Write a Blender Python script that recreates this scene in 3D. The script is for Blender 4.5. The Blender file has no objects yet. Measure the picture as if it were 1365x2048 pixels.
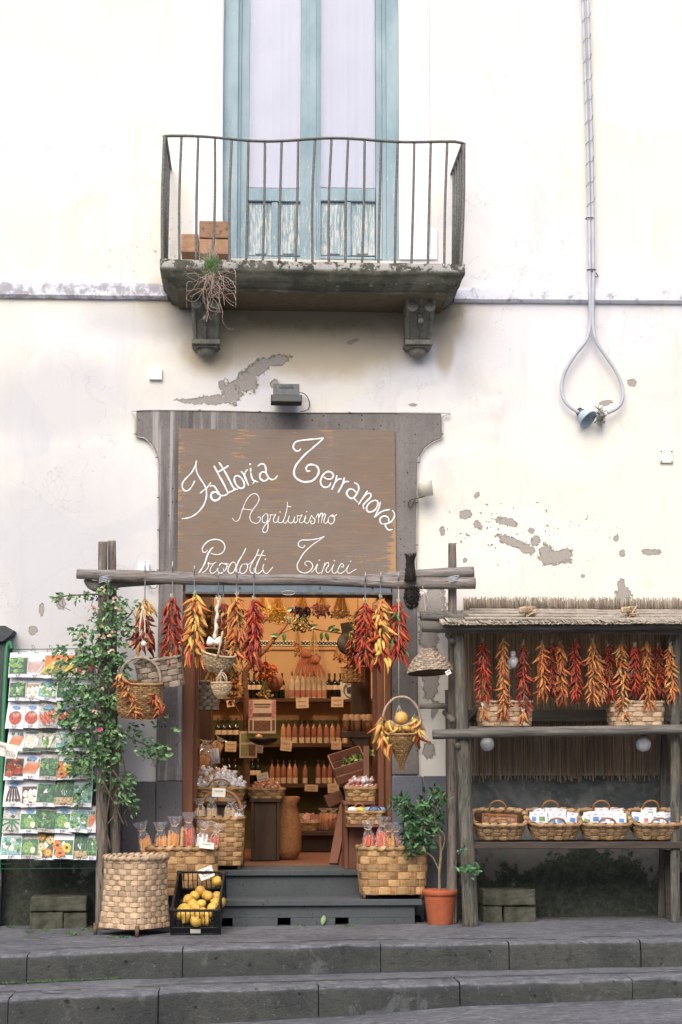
import bpy, math, random
from mathutils import Vector, Matrix, Euler, noise as mnoise
R = math.radians; PI = math.pi
rnd = random.Random(7)
S = bpy.context.scene
COL = S.collection
# ---------------------------------------------------------------- camera
F = 3390.0
CAM = Vector((0, -12.8, 1.2))
PITCH, YAW = R(8.5), R(-3.1)
cd = bpy.data.cameras.new('camera'); cam = bpy.data.objects.new('camera', cd); COL.objects.link(cam)
cam.location = CAM; cam.rotation_euler = (PI/2+PITCH, 0, YAW)
cd.sensor_fit = 'VERTICAL'; cd.sensor_height = 36; cd.lens = F/2048*36; cd.clip_start = .1; cd.clip_end = 500
S.camera = cam
# ---------------------------------------------------------------- light
W = bpy.data.worlds.new('World'); S.world = W; W.use_nodes = True
nt = W.node_tree; bg = nt.nodes['Background']
sky = nt.nodes.new('ShaderNodeTexSky'); sky.sky_type = 'NISHITA'; sky.sun_disc = False
SUN_EL, SUN_AZ = R(44), R(195)          # azimuth measured clockwise from +y: behind the camera, a little to its left
sky.sun_elevation = SUN_EL; sky.sun_rotation = SUN_AZ; sky.dust_density = 4.0; sky.air_density = 1.0
nt.links.new(sky.outputs[0], bg.inputs[0]); bg.inputs[1].default_value = 0.135
sl = bpy.data.lights.new('sun', 'SUN'); sl.energy = 1.35; sl.angle = R(60); sl.color = (1, .95, .88)
sun = bpy.data.objects.new('sun', sl); COL.objects.link(sun)
sd = Vector((math.sin(SUN_AZ)*math.cos(SUN_EL), math.cos(SUN_AZ)*math.cos(SUN_EL), math.sin(SUN_EL)))
sun.rotation_euler = sd.to_track_quat('Z', 'Y').to_euler(); sun.location = (0, -6, 9)
S.view_settings.view_transform = 'Standard'; S.view_settings.look = 'None'
S.view_settings.exposure = 0.68; S.view_settings.gamma = 1
S.render.engine = 'CYCLES'
S.cycles.max_bounces = 8

# ---------------------------------------------------------------- layout helpers
RM = Euler((PI/2+PITCH, 0, YAW)).to_matrix()
def at(px, py, Y=0.0):
    """world point on the vertical plane y = Y seen at photograph pixel (px, py)"""
    d = RM @ Vector((px-682.5, 1024-py, -F)); return CAM + d*((Y-CAM.y)/d.y)
def atz(px, py, Z):
    d = RM @ Vector((px-682.5, 1024-py, -F)); return CAM + d*((Z-CAM.z)/d.z)
def mpp(Y=0.0): return (12.9+Y)/F        # metres per photo pixel at depth Y
def lerp(a, b, t): return a+(b-a)*t
def table(x, tab):
    if x <= tab[0][0]: a, b = tab[0], tab[1]
    elif x >= tab[-1][0]: a, b = tab[-2], tab[-1]
    else:
        for a, b in zip(tab, tab[1:]):
            if a[0] <= x <= b[0]: break
    return lerp(a[1], b[1], (x-a[0])/(b[0]-a[0]))

# ---------------------------------------------------------------- mesh builder
class MB:
    def __init__(s): s.v = []; s.f = []; s.m = []; s.s = []
    def add(s, vs, fs, mi=0, sm=False):
        o = len(s.v); s.v += [Vector(v) for v in vs]
        for f in fs: s.f.append([i+o for i in f]); s.m.append(mi); s.s.append(sm)
    def box(s, c, sz, rot=None, mi=0, taper=1.0):
        x, y, z = sz[0]/2, sz[1]/2, sz[2]/2; t = taper
        vs = [Vector(p) for p in ((-x*t,-y*t,-z),(x*t,-y*t,-z),(x*t,y*t,-z),(-x*t,y*t,-z),(-x,-y,z),(x,-y,z),(x,y,z),(-x,y,z))]
        if rot is not None:
            m = rot if isinstance(rot, Matrix) else Euler(rot).to_matrix(); vs = [m @ v for v in vs]
        s.add([v+Vector(c) for v in vs], [(0,3,2,1),(4,5,6,7),(0,1,5,4),(1,2,6,5),(2,3,7,6),(3,0,4,7)], mi)
    def beam(s, a, b, w, d=None, mi=0, up=(0,0,1)):
        a, b = Vector(a), Vector(b); d = d or w; z = (b-a).normalized(); u = Vector(up)
        if abs(z.dot(u)) > .95: u = Vector((0,1,0))
        x = u.cross(z).normalized(); y = z.cross(x)
        m = Matrix((x, y, z)).transposed(); s.box((a+b)/2, (w, d, (b-a).length), m, mi)
    def tube(s, pts, r, n=6, mi=0, cap=True, sm=True, closed=False, mod=None):
        pts = [Vector(p) for p in pts]; N = len(pts)
        if not hasattr(r, '__len__'): r = [r]*N
        vs = []; fs = []; pu = None
        for i, p in enumerate(pts):
            if closed: t = pts[(i+1) % N]-pts[i-1]
            else: t = pts[min(i+1, N-1)]-pts[max(i-1, 0)]
            if t.length < 1e-9: t = Vector((0,0,1))
            t.normalize()
            if pu is None: pu = Vector((0,0,1)) if abs(t.z) < .9 else Vector((1,0,0))
            u = (pu - t*pu.dot(t))
            if u.length < 1e-6: u = t.orthogonal()
            u.normalize(); w = t.cross(u); pu = u
            for k in range(n):
                a = 2*PI*k/n; rr = r[i]*(mod(i, a) if mod else 1)
                vs.append(p+(u*math.cos(a)+w*math.sin(a))*rr)
        M = N if closed else N-1
        for i in range(M):
            for k in range(n):
                j = (i+1) % N
                fs.append((i*n+k, i*n+(k+1) % n, j*n+(k+1) % n, j*n+k))
        if cap and not closed: fs.append(tuple(range(n))[::-1]); fs.append(tuple((N-1)*n+k for k in range(n)))
        s.add(vs, fs, mi, sm)
    def lathe(s, prof, c=(0,0,0), n=20, mi=0, rot=None, sm=True, sq=(1,1)):
        vs = []; fs = []; c = Vector(c); m = Euler(rot).to_matrix() if rot is not None else None
        for r, z in prof:
            for k in range(n):
                a = 2*PI*k/n; p = Vector((r*math.cos(a)*sq[0], r*math.sin(a)*sq[1], z))
                vs.append((m @ p if m else p)+c)
        for i in range(len(prof)-1):
            for k in range(n): fs.append((i*n+k, i*n+(k+1) % n, (i+1)*n+(k+1) % n, (i+1)*n+k))
        fs.append(tuple(range(n))[::-1]); fs.append(tuple((len(prof)-1)*n+k for k in range(n)))
        s.add(vs, fs, mi, sm)
    def prism(s, poly, off, mi=0):
        """poly: list of 3-D points; extruded by vector off"""
        n = len(poly); P = [Vector(p) for p in poly]; off = Vector(off)
        s.add(P+[p+off for p in P], [tuple(range(n)), tuple(range(2*n-1, n-1, -1))]+[(i, n+i, n+(i+1) % n, (i+1) % n) for i in range(n)], mi)
    def grid(s, fn, nu, nv, mi=0, sm=True):
        vs = [fn(i/nu, j/nv) for j in range(nv+1) for i in range(nu+1)]; w = nu+1
        s.add(vs, [(j*w+i, j*w+i+1, (j+1)*w+i+1, (j+1)*w+i) for j in range(nv) for i in range(nu)], mi, sm)
    def build(s, name, mats, parent=None, loc=None, bevel=0, seg=1, subd=0):
        if not isinstance(mats, (list, tuple)): mats = [mats]
        if parent is not None: o0 = wloc(parent)
        else: o0 = Vector(loc) if loc is not None else s.base()
        me = bpy.data.meshes.new(name)
        me.from_pydata([v-o0 for v in s.v], [], s.f)
        for m in mats: me.materials.append(m)
        me.polygons.foreach_set('material_index', s.m); me.polygons.foreach_set('use_smooth', s.s)
        me.update()
        o = bpy.data.objects.new(name, me); COL.objects.link(o)
        if parent is not None: o.parent = parent
        else: o.location = o0
        if bevel:
            b = o.modifiers.new('bevel', 'BEVEL'); b.width = bevel; b.segments = seg; b.limit_method = 'ANGLE'; b.angle_limit = R(40)
        if subd:
            b = o.modifiers.new('subd', 'SUBSURF'); b.levels = subd; b.render_levels = subd
        return o
    def base(s):
        xs = [v.x for v in s.v]; ys = [v.y for v in s.v]; zs = [v.z for v in s.v]
        return Vector(((min(xs)+max(xs))/2, (min(ys)+max(ys))/2, min(zs)))
def wloc(o):
    l = Vector((0,0,0))
    while o is not None: l += o.location; o = o.parent
    return l
def tag(o, label=None, cat=None, group=None, kind=None):
    if label: o['label'] = label
    if cat: o['category'] = cat
    if group: o['group'] = group
    if kind: o['kind'] = kind
    return o
def thing(name, label, cat, loc=(0,0,0), group=None, rot=None):
    o = bpy.data.objects.new(name, None); COL.objects.link(o); o.location = loc; o.empty_display_size = .1
    if rot: o.rotation_euler = rot
    return tag(o, label, cat, group)
def dup(o, loc=None, rot=None, label=None, parent=None, scale=None):
    c = o.copy(); COL.objects.link(c)
    if parent is not None: c.parent = parent
    for ch in KIDS.get(o.name, None) or list(o.children): dup(ch, parent=c)
    if loc is not None: c.location = loc
    if rot is not None: c.rotation_euler = rot
    if label: c['label'] = label
    if scale: c.scale = scale
    return c
KIDS = {}
def catmull(pts, k=6, closed=False):
    pts = [Vector(p) for p in pts]; n = len(pts)
    if n < 3: return pts
    out = []
    for i in range(n if closed else n-1):
        if closed: p0, p1, p2, p3 = pts[i-1], pts[i], pts[(i+1) % n], pts[(i+2) % n]
        else: p0, p1, p2, p3 = pts[max(i-1,0)], pts[i], pts[i+1], pts[min(i+2,n-1)]
        for j in range(k):
            t = j/k
            out.append(.5*((2*p1)+(p2-p0)*t+(2*p0-5*p1+4*p2-p3)*t*t+(3*p1-p0-3*p2+p3)*t**3))
    if not closed: out.append(pts[-1])
    return out
ordn = ['first','second','third','fourth','fifth','sixth','seventh','eighth','ninth','tenth','eleventh','twelfth','thirteenth','fourteenth','fifteenth']
def jitter(p, a): return Vector(p)+Vector((rnd.uniform(-a,a), rnd.uniform(-a,a), rnd.uniform(-a,a)))
# ---------------------------------------------------------------- materials
def srgb(h):
    c = [int(h[i:i+2], 16)/255 for i in (0, 2, 4)]
    return tuple(x/12.92 if x <= .04045 else ((x+.055)/1.055)**2.4 for x in c)
class NT:
    def __init__(s, name):
        s.m = bpy.data.materials.new(name); s.m.use_nodes = True; s.t = s.m.node_tree
        s.b = s.t.nodes['Principled BSDF']
        s.tc = s.t.nodes.new('ShaderNodeTexCoord'); s.geo = s.t.nodes.new('ShaderNodeNewGeometry')
    def n(s, ty, **k):
        x = s.t.nodes.new('ShaderNode'+ty)
        for a, b in k.items(): setattr(x, a, b)
        return x
    def l(s, a, b): s.t.links.new(a, b)
    def mapping(s, scale=(1,1,1), loc=(0,0,0), rot=(0,0,0), src=None, ty='POINT'):
        m = s.n('Mapping', vector_type=ty); m.inputs['Scale'].default_value = scale; m.inputs['Location'].default_value = loc; m.inputs['Rotation'].default_value = rot
        s.l(src or s.tc.outputs['Object'], m.inputs['Vector']); return m.outputs[0]
    def noise(s, vec, scale=5, detail=5, rough=.6, dist=0):
        x = s.n('TexNoise'); x.inputs['Scale'].default_value = scale; x.inputs['Detail'].default_value = detail
        x.inputs['Roughness'].default_value = rough; x.inputs['Distortion'].default_value = dist
        s.l(vec, x.inputs['Vector']); return x.outputs[0]
    def ramp(s, fac, stops):
        x = s.n('ValToRGB'); e = x.color_ramp.elements
        while len(e) < len(stops): e.new(.5)
        for i, (p, c) in enumerate(stops):
            e[i].position = p; e[i].color = (*c, 1) if hasattr(c, '__len__') else (c, c, c, 1)
        s.l(fac, x.inputs[0]); return x.outputs[0]
    def mix(s, fac, a, b, bt='MIX'):
        x = s.n('MixRGB', blend_type=bt)
        for i, v in ((0, fac), (1, a), (2, b)):
            if hasattr(v, 'links'): s.l(v, x.inputs[i])
            elif i == 0: x.inputs[0].default_value = v
            else: x.inputs[i].default_value = (*v, 1)
        return x.outputs[0]
    def math(s, op, a, b=None, clamp=False):
        x = s.n('Math', operation=op, use_clamp=clamp)
        for i, v in ((0, a), (1, b)):
            if v is None: continue
            if hasattr(v, 'links'): s.l(v, x.inputs[i])
            else: x.inputs[i].default_value = v
        return x.outputs[0]
    def mrange(s, v, a, b, c=0, d=1):
        x = s.n('MapRange'); x.interpolation_type = 'SMOOTHSTEP'; s.l(v, x.inputs[0])
        for i, q in enumerate((a, b, c, d)): x.inputs[i+1].default_value = q
        return x.outputs[0]
    def bump(s, h, strength=.4, dist=.01, normal=None):
        x = s.n('Bump'); x.inputs['Strength'].default_value = strength; x.inputs['Distance'].default_value = dist
        s.l(h, x.inputs['Height'])
        if normal: s.l(normal, x.inputs['Normal'])
        return x.outputs[0]
    def out(s, col=None, rough=.7, nrm=None, metal=0, spec=.5, trans=0, alpha=None):
        b = s.b
        if col is not None:
            if hasattr(col, 'links'): s.l(col, b.inputs['Base Color'])
            else: b.inputs['Base Color'].default_value = (*col, 1)
        if hasattr(rough, 'links'): s.l(rough, b.inputs['Roughness'])
        else: b.inputs['Roughness'].default_value = rough
        b.inputs['Metallic'].default_value = metal; b.inputs['Specular IOR Level'].default_value = spec
        if trans: b.inputs['Transmission Weight'].default_value = trans
        if alpha is not None: b.inputs['Alpha'].default_value = alpha
        if nrm: s.l(nrm, b.inputs['Normal'])
        return s.m
MC = {}
def mat(name, c1, c2=None, c3=None, scale=20, st=(1,1,1), rough=.7, bump=.3, bd=.004, isl=0.0, obj=0.0, metal=0, spec=.4, dist=0, lo=.35, hi=.65, trans=0):
    """generic: two/three colour noise, island and object tint variation, bump"""
    if name in MC: return MC[name]
    N = NT(name); c1 = srgb(c1) if isinstance(c1, str) else c1; c2 = c2 or c1; c2 = srgb(c2) if isinstance(c2, str) else c2
    v = N.mapping(st); f = N.noise(v, scale, 6, .65, dist)
    stops = [(lo, c1), (hi, c2)]
    if c3: c3 = srgb(c3) if isinstance(c3, str) else c3; stops.append((min(hi+.12, 1), c3))
    col = N.ramp(f, stops)
    if isl or obj:
        h = N.n('HueSaturation'); N.l(col, h.inputs['Color'])
        val = 1.0
        if isl:
            x = N.n('MapRange'); N.l(N.geo.outputs['Random Per Island'], x.inputs[0]); x.inputs[3].default_value = 1-isl; x.inputs[4].default_value = 1+isl*.7; val = x.outputs[0]
        if obj:
            oi = N.n('ObjectInfo'); x = N.n('MapRange'); N.l(oi.outputs['Random'], x.inputs[0]); x.inputs[3].default_value = 1-obj; x.inputs[4].default_value = 1+obj
            val = N.math('MULTIPLY', val, x.outputs[0])
            x2 = N.n('MapRange'); N.l(oi.outputs['Random'], x2.inputs[0]); x2.inputs[3].default_value = .5-obj*.05; x2.inputs[4].default_value = .5+obj*.05; N.l(x2.outputs[0], h.inputs['Hue'])
        N.l(val, h.inputs['Value']); col = h.outputs[0]
    nr = N.bump(f, bump, bd) if bump else None
    MC[name] = N.out(col, rough, nr, metal, spec, trans); return MC[name]

FIELDS = {
 # soft dirt and damp, plus painted shade under the balcony, in photo pixels on the wall: x, y, rx, ry, rotation
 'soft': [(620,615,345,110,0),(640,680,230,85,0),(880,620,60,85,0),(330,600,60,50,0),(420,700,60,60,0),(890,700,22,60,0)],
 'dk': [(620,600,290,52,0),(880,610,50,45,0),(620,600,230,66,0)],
 'sp': [(290,500,110,70,0),(350,470,50,60,0),(255,550,110,40,0),(905,560,30,40,0),(445,440,40,40,0)],
 'gl': [(130,1130,300,330,0),(100,800,260,120,0),(60,1350,170,150,0),(290,640,160,50,0),(270,1480,50,120,0)],
 'ch': [(1080,1075,190,75,8),(960,1040,70,70,0)],
 'patch': [(548,722,34,12,-14),(515,735,26,15,-40),(492,765,26,22,-30),(462,785,18,26,-10),(445,772,9,9,0),(428,800,48,10,-4),(385,803,32,5,4),(551,768,9,10,0),(712,680,9,4,-20),(700,686,6,5,0),
         (932,1028,14,9,0),(1014,1044,23,9,14),(955,1050,10,8,30),(1018,1082,26,9,22),(1050,1096,24,9,22),(1072,1082,10,12,20),(1092,1110,16,20,0),(1118,1115,26,13,0),(1133,1110,12,16,20),(885,1062,6,9,10),(1233,1078,6,7,0),(1245,1106,6,9,30),
         (1303,1105,18,7,0),(1243,1172,8,14,0),(1246,1188,18,14,0),(1063,1062,7,6,0),(1212,806,13,6,-5),(1264,766,10,9,40),(955,990,5,7,40),(930,1120,5,5,0),(1166,1152,6,4,0),
         (84,1218,5,13,0),(122,1205,9,14,-15),(66,1262,8,9,0),
         (868,1205,26,32,0),(858,1262,22,44,0),(860,1330,22,42,0),(862,1375,16,30,0),(852,1215,18,26,0),(858,1500,12,18,0),(870,1420,6,20,20),(826,810,9,3,0)]}
def M_wall():
    N = NT('plaster'); W_ = N.tc.outputs['Object']     # the wall's origin is the world origin
    big = N.noise(N.mapping((1,1,1)), .55, 4, .6, .4)
    mid = N.noise(N.mapping((1,1,.6), (3,0,7)), 2.2, 6, .65, .5)
    fine = N.noise(N.mapping((1,1,1)), 60, 5, .7)
    cream, cool, grey = srgb('E4E0D5'), srgb('DCDBDE'), srgb('C4C2C1')
    def attr(n):
        x = N.n('Attribute', attribute_name=n); return x.outputs['Fac']
    col = N.mix(N.mrange(big, .42, .6), cream, cool)
    col = N.mix(N.math('MULTIPLY', N.mrange(mid, .5, .72), .5), col, grey); rs = N.noise(N.mapping((6,6,.5), (4,1,0)), 1.5, 6, .7); col = N.mix(N.math('MULTIPLY', N.mrange(rs, .54, .74), .22), col, srgb('B5AFA6')); rp = N.noise(N.mapping((1,1,1.6), (8,3,5)), 1.1, 2, .4, .2); col = N.mix(N.math('MULTIPLY', N.mrange(rp, .555, .57), .35), col, srgb('ECE9E1'))
    wob = N.noise(N.mapping((1,1,1)), 9, 6, .7)
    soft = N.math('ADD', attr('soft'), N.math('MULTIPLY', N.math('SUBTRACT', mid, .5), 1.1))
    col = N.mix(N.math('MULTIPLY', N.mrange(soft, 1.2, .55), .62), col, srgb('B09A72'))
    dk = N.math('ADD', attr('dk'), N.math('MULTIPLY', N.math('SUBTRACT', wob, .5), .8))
    col = N.mix(N.math('MULTIPLY', N.mrange(dk, 1.25, .7), .5), col, srgb('66614E'))  # dark band under the slab: stain and painted shade together
    spot = N.mrange(N.noise(N.mapping((1,1,1), (2,0,5)), 22, 7, .75), .56, .64)
    col = N.mix(N.math('MULTIPLY', N.math('MULTIPLY', spot, N.mrange(attr('sp'), 1.2, .3)), .7), col, srgb('8F8B86'))
    gl = N.math('ADD', attr('gl'), N.math('MULTIPLY', N.math('SUBTRACT', mid, .5), 1.4))
    col = N.mix(N.math('MULTIPLY', N.mrange(gl, 1.2, .3), .5), col, srgb('B1B2B6'))
    vv = N.n('VectorMath', operation='ADD'); N.l(W_, vv.inputs[0])
    nz = N.n('TexNoise'); nz.inputs['Scale'].default_value = 4; nz.inputs['Detail'].default_value = 5; N.l(W_, nz.inputs['Vector'])
    N.l(nz.outputs['Color'], vv.inputs[1])
    vo = N.n('TexVoronoi', feature='DISTANCE_TO_EDGE'); vo.inputs['Scale'].default_value = 1.1; N.l(vv.outputs[0], vo.inputs['Vector'])
    crack = N.math('MULTIPLY', N.mrange(vo.outputs['Distance'], .006, .002), N.mrange(big, .5, .56))
    col = N.mix(N.math('MULTIPLY', crack, .3), col, srgb('9A958E'))
    # fallen plaster: bare grey mortar
    wb3 = N.noise(N.mapping((1,1,1), (7,7,7)), 16, 7, .8, .6)
    f = N.math('ADD', attr('patch'), N.math('MULTIPLY', N.math('SUBTRACT', wb3, .47), 3.0))
    pk = N.mrange(f, 1.06, 1.0)
    v2 = N.n('TexVoronoi'); v2.inputs['Scale'].default_value = 13; N.l(vv.outputs[0], v2.inputs['Vector'])
    sc = N.n('SeparateColor'); N.l(v2.outputs['Color'], sc.inputs[0])
    rr = N.math('SUBTRACT', N.math('MULTIPLY', sc.outputs[0], .42), .2)
    chips = N.math('MULTIPLY', N.mrange(N.math('SUBTRACT', rr, v2.outputs['Distance']), -.01, .01), N.mrange(attr('ch'), 1.05, .95))
    pk = N.math('MAXIMUM', pk, chips)
    mort = N.mix(fine, srgb('86807B'), srgb('BAB4AE'))
    col = N.mix(N.math('MULTIPLY', N.mrange(f, 1.30, 1.06), .45), col, srgb('CFC2AA')); col = N.mix(pk, col, mort); col = N.mix(N.math('MULTIPLY', N.math('MULTIPLY', N.mrange(f, .9, 1.02), pk), .55), col, srgb('6E6862'))  # dark line inside the patch edge is painted recess shade
    h = N.math('ADD', N.math('MULTIPLY', fine, .06), N.math('MULTIPLY', mid, .5))
    h = N.math('SUBTRACT', h, N.math('MULTIPLY', pk, .6))
    return N.out(col, .9, N.bump(h, 1.0, .02), spec=.2)
def M_plinth(name='plinth_render', lite=False):
    N = NT(name)
    a = N.noise(N.mapping((1,1,1)), 2.2, 6, .7, .6); b = N.noise(N.mapping((1,1,1), (5,2,1)), 14, 6, .7); c = N.noise(N.mapping((1,1,1), (1,2,9)), 24, 7, .75, .5)
    col = N.mix(N.mrange(a, .4, .65), srgb('505656'), srgb('747675'))
    col = N.mix(N.math('MULTIPLY', N.mrange(b, .5, .7), .6), col, srgb('8A8781'))
    sep = N.n('SeparateXYZ'); N.l(N.tc.outputs['Object'], sep.inputs[0])
    z = sep.outputs[2]
    low = N.mrange(N.math('ADD', N.math('ADD', z, N.math('MULTIPLY', N.math('SUBTRACT', a, .5), 1.3)), N.math('MULTIPLY', N.math('SUBTRACT', b, .5), .7)), .53, .46)
    col = N.mix(N.math('MULTIPLY', low, .82), col, N.mix(N.mrange(c, .35, .7), srgb('272D23'), srgb('4E5446')))
    # bare pale band above the moss
    band = N.math('MULTIPLY', N.mrange(N.math('ADD', z, N.math('MULTIPLY', N.math('SUBTRACT', a, .5), 1.1)), .78, .64), N.math('SUBTRACT', 1, low))
    col = N.mix(N.math('MULTIPLY', N.math('MULTIPLY', band, N.mrange(b, .38, .62)), N.mrange(sep.outputs[0], .5, 1.6, .25, .9)), col, srgb('75706B'))
    h = N.math('ADD', N.math('MULTIPLY', b, .5), N.math('MULTIPLY', c, .2))
    return N.out(col, .92, N.bump(h, .7, .012), spec=.2)
def M_lava(name, c1, c2, streak=False):
    N = NT(name)
    a = N.noise(N.mapping((1,1,1)), 1.8, 6, .6); b = N.noise(N.mapping((1,1,1)), 55, 5, .75)
    v = N.n('TexVoronoi'); v.inputs['Scale'].default_value = 34; N.l(N.mapping((1,1,1)), v.inputs['Vector'])
    sc = N.n('SeparateColor'); N.l(v.outputs['Color'], sc.inputs[0])
    pits = N.mrange(N.math('SUBTRACT', N.math('MULTIPLY', sc.outputs[0], .5), N.math('ADD', v.outputs['Distance'], .28)), -.01, .03)
    col = N.mix(N.mrange(a, .35, .65), srgb(c1), srgb(c2))
    col = N.mix(N.math('MULTIPLY', N.mrange(b, .4, .75), .35), col, srgb('3A3636'))
    if streak:
        s = N.noise(N.mapping((9,9,.35)), 1.6, 5, .6); sp = N.n('SeparateXYZ'); N.l(N.tc.outputs['Object'], sp.inputs[0]); lf = N.mrange(sp.outputs[0], .05, -.45, .12, 1.0)
        col = N.mix(N.math('MULTIPLY', N.math('MULTIPLY', N.mrange(s, .52, .64), .7), lf), col, srgb('B4B0B2'))
        col = N.mix(N.math('MULTIPLY', N.math('MULTIPLY', N.mrange(s, .47, .36), .6), lf), col, srgb('4C484B')); fx = N.math('ABSOLUTE', N.math('SUBTRACT', sp.outputs[0], .33)); col = N.mix(N.math('MULTIPLY', N.mrange(fx, .16, .0), .6), col, srgb('403C3E'))
    col = N.mix(pits, col, srgb('2A2626'))
    return N.out(col, .85, N.bump(N.math('SUBTRACT', b, pits), .5, .006), spec=.25)
def M_paving(name='lava_paving', wet=False):
    N = NT(name)
    a = N.noise(N.mapping((1,1,1)), 1.3, 6, .65, .4); b = N.noise(N.mapping((1,2.5,1)), 12, 7, .75, .8); c = N.noise(N.mapping((1,1,1)), 90, 3, .7)
    col = N.mix(N.mrange(a, .35, .68), srgb('5C5E64'), srgb('76787E'))
    col = N.mix(N.math('MULTIPLY', N.mrange(b, .52, .62), .75), col, srgb('96989A'))
    col = N.mix(N.math('MULTIPLY', N.mrange(b, .48, .36), .75), col, srgb('383B3E'))
    col = N.mix(N.math('MULTIPLY', c, .3), col, srgb('3E3E42'))
    w2 = N.noise(N.mapping((1,1,1), (1,9,3)), 34, 5, .8); col = N.mix(N.math('MULTIPLY', N.mrange(w2, .58, .68), .5), col, srgb('A2A2A2')); col = N.mix(N.math('MULTIPLY', N.mrange(w2, .42, .34), .5), col, srgb('303236'))
    h = N.math('ADD', b, N.math('MULTIPLY', c, .25))
    return N.out(col, .8, N.bump(h, .8, .014), spec=.3)
def M_riser():
    N = NT('kerb_stone')
    a = N.noise(N.mapping((1,1,1)), 2.0, 6, .65, .4); b = N.noise(N.mapping((1,1,1.5)), 16, 7, .75); c = N.noise(N.mapping((1,1,1)), 110, 3, .7)
    top = N.n('SeparateXYZ'); N.l(N.geo.outputs['Normal'], top.inputs[0])
    col = N.mix(N.mrange(a, .35, .68), srgb('424545'), srgb('535552'))
    col = N.mix(N.math('MULTIPLY', N.mrange(b, .56, .7), .4), col, srgb('66665F'))
    col = N.mix(N.math('MULTIPLY', N.mrange(b, .45, .3), .6), col, srgb('202222'))
    col = N.mix(N.mrange(top.outputs[2], .3, .85), col, N.mix(N.mrange(b, .4, .7), srgb('5E6066'), srgb('86888C')))   # upward faces paler
    h = N.math('ADD', b, N.math('MULTIPLY', c, .3))
    v = N.n('TexVoronoi'); v.inputs['Scale'].default_value = 9; N.l(N.mapping((1,1,1)), v.inputs['Vector']); pit = N.mrange(N.math('ADD', v.outputs['Distance'], N.math('MULTIPLY', b, .5)), .36, .26)
    col = N.mix(N.math('MULTIPLY', pit, .6), col, srgb('1E2020')); w1 = N.noise(N.mapping((1,1,.6), (6,2,3)), 3.4, 6, .7, .8); col = N.mix(N.math('MULTIPLY', N.mrange(w1, .55, .68), .5), col, srgb('2C2F31')); col = N.mix(N.math('MULTIPLY', N.mrange(w1, .42, .32), .4), col, srgb('7F8284')); w2 = N.noise(N.mapping((1,1,1), (1,9,3)), 40, 5, .8); col = N.mix(N.math('MULTIPLY', N.mrange(w2, .6, .68), .45), col, srgb('9A9A94'))
    return N.out(col, .85, N.bump(N.math('SUBTRACT', h, N.math('MULTIPLY', pit, .6)), .9, .018), spec=.3)
def M_bluepaint(name='weathered_blue_paint', flake=.64):
    N = NT(name)
    a = N.noise(N.mapping((1,1,.5)), 3, 5, .6); b = N.noise(N.mapping((3,3,.35)), 22, 7, .8, .3)
    sep = N.n('SeparateXYZ'); N.l(N.tc.outputs['Object'], sep.inputs[0])
    col = N.mix(N.mrange(a, .35, .65), srgb('8199A3'), srgb('9CAFB8'))
    wear = N.math('ADD', b, N.math('MULTIPLY', N.mrange(sep.outputs[2], 1.6, .0), .09))
    col = N.mix(N.math('MULTIPLY', N.mrange(wear, flake, flake+.05), .8), col, srgb('D5D3CC'))
    col = N.mix(N.math('MULTIPLY', N.mrange(b, .4, .3), .6), col, srgb('6C8590'))
    return N.out(col, .6, N.bump(b, .5, .004), spec=.3)
def M_slab():
    N = NT('lichened_stone')
    b = N.noise(N.mapping((1,1,1)), 17, 7, .7, .4); a = N.noise(N.mapping((1,1,1)), 3, 5, .6); c = N.noise(N.mapping((1,1,1)), 80, 4, .7)
    nz = N.n('SeparateXYZ'); N.l(N.geo.outputs['Normal'], nz.inputs[0]); z = N.n('SeparateXYZ'); N.l(N.tc.outputs['Object'], z.inputs[0])
    col = N.mix(N.mrange(a, .35, .65), srgb('45483F'), srgb('62625A'))
    col = N.mix(N.math('MULTIPLY', N.mrange(b, .5, .7), .5), col, srgb('7A786C'))
    lich = N.math('MULTIPLY', N.mrange(N.noise(N.mapping((1,1,1), (3,3,3)), 11, 7, .75, .5), .47, .52), N.mrange(z.outputs[2], -.075, -.045))
    col = N.mix(N.math('MULTIPLY', lich, .9), col, N.mix(c, srgb('A5A3A0'), srgb('D2D0CC')))
    dots = N.n('TexVoronoi'); dots.inputs['Scale'].default_value = 16; N.l(N.mapping((1,1,1)), dots.inputs['Vector'])
    sc = N.n('SeparateColor'); N.l(dots.outputs['Color'], sc.inputs[0])
    d = N.mrange(N.math('SUBTRACT', N.math('MULTIPLY', sc.outputs[0], .5), N.math('ADD', dots.outputs['Distance'], .24)), -.01, .04)
    col = N.mix(N.math('MULTIPLY', d, .5), col, srgb('8E8D88'))
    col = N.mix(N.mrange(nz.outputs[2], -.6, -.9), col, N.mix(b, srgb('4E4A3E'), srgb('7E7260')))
    return N.out(col, .9, N.bump(N.math('ADD', b, N.math('MULTIPLY', c, .3)), .8, .012), spec=.2)
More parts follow.
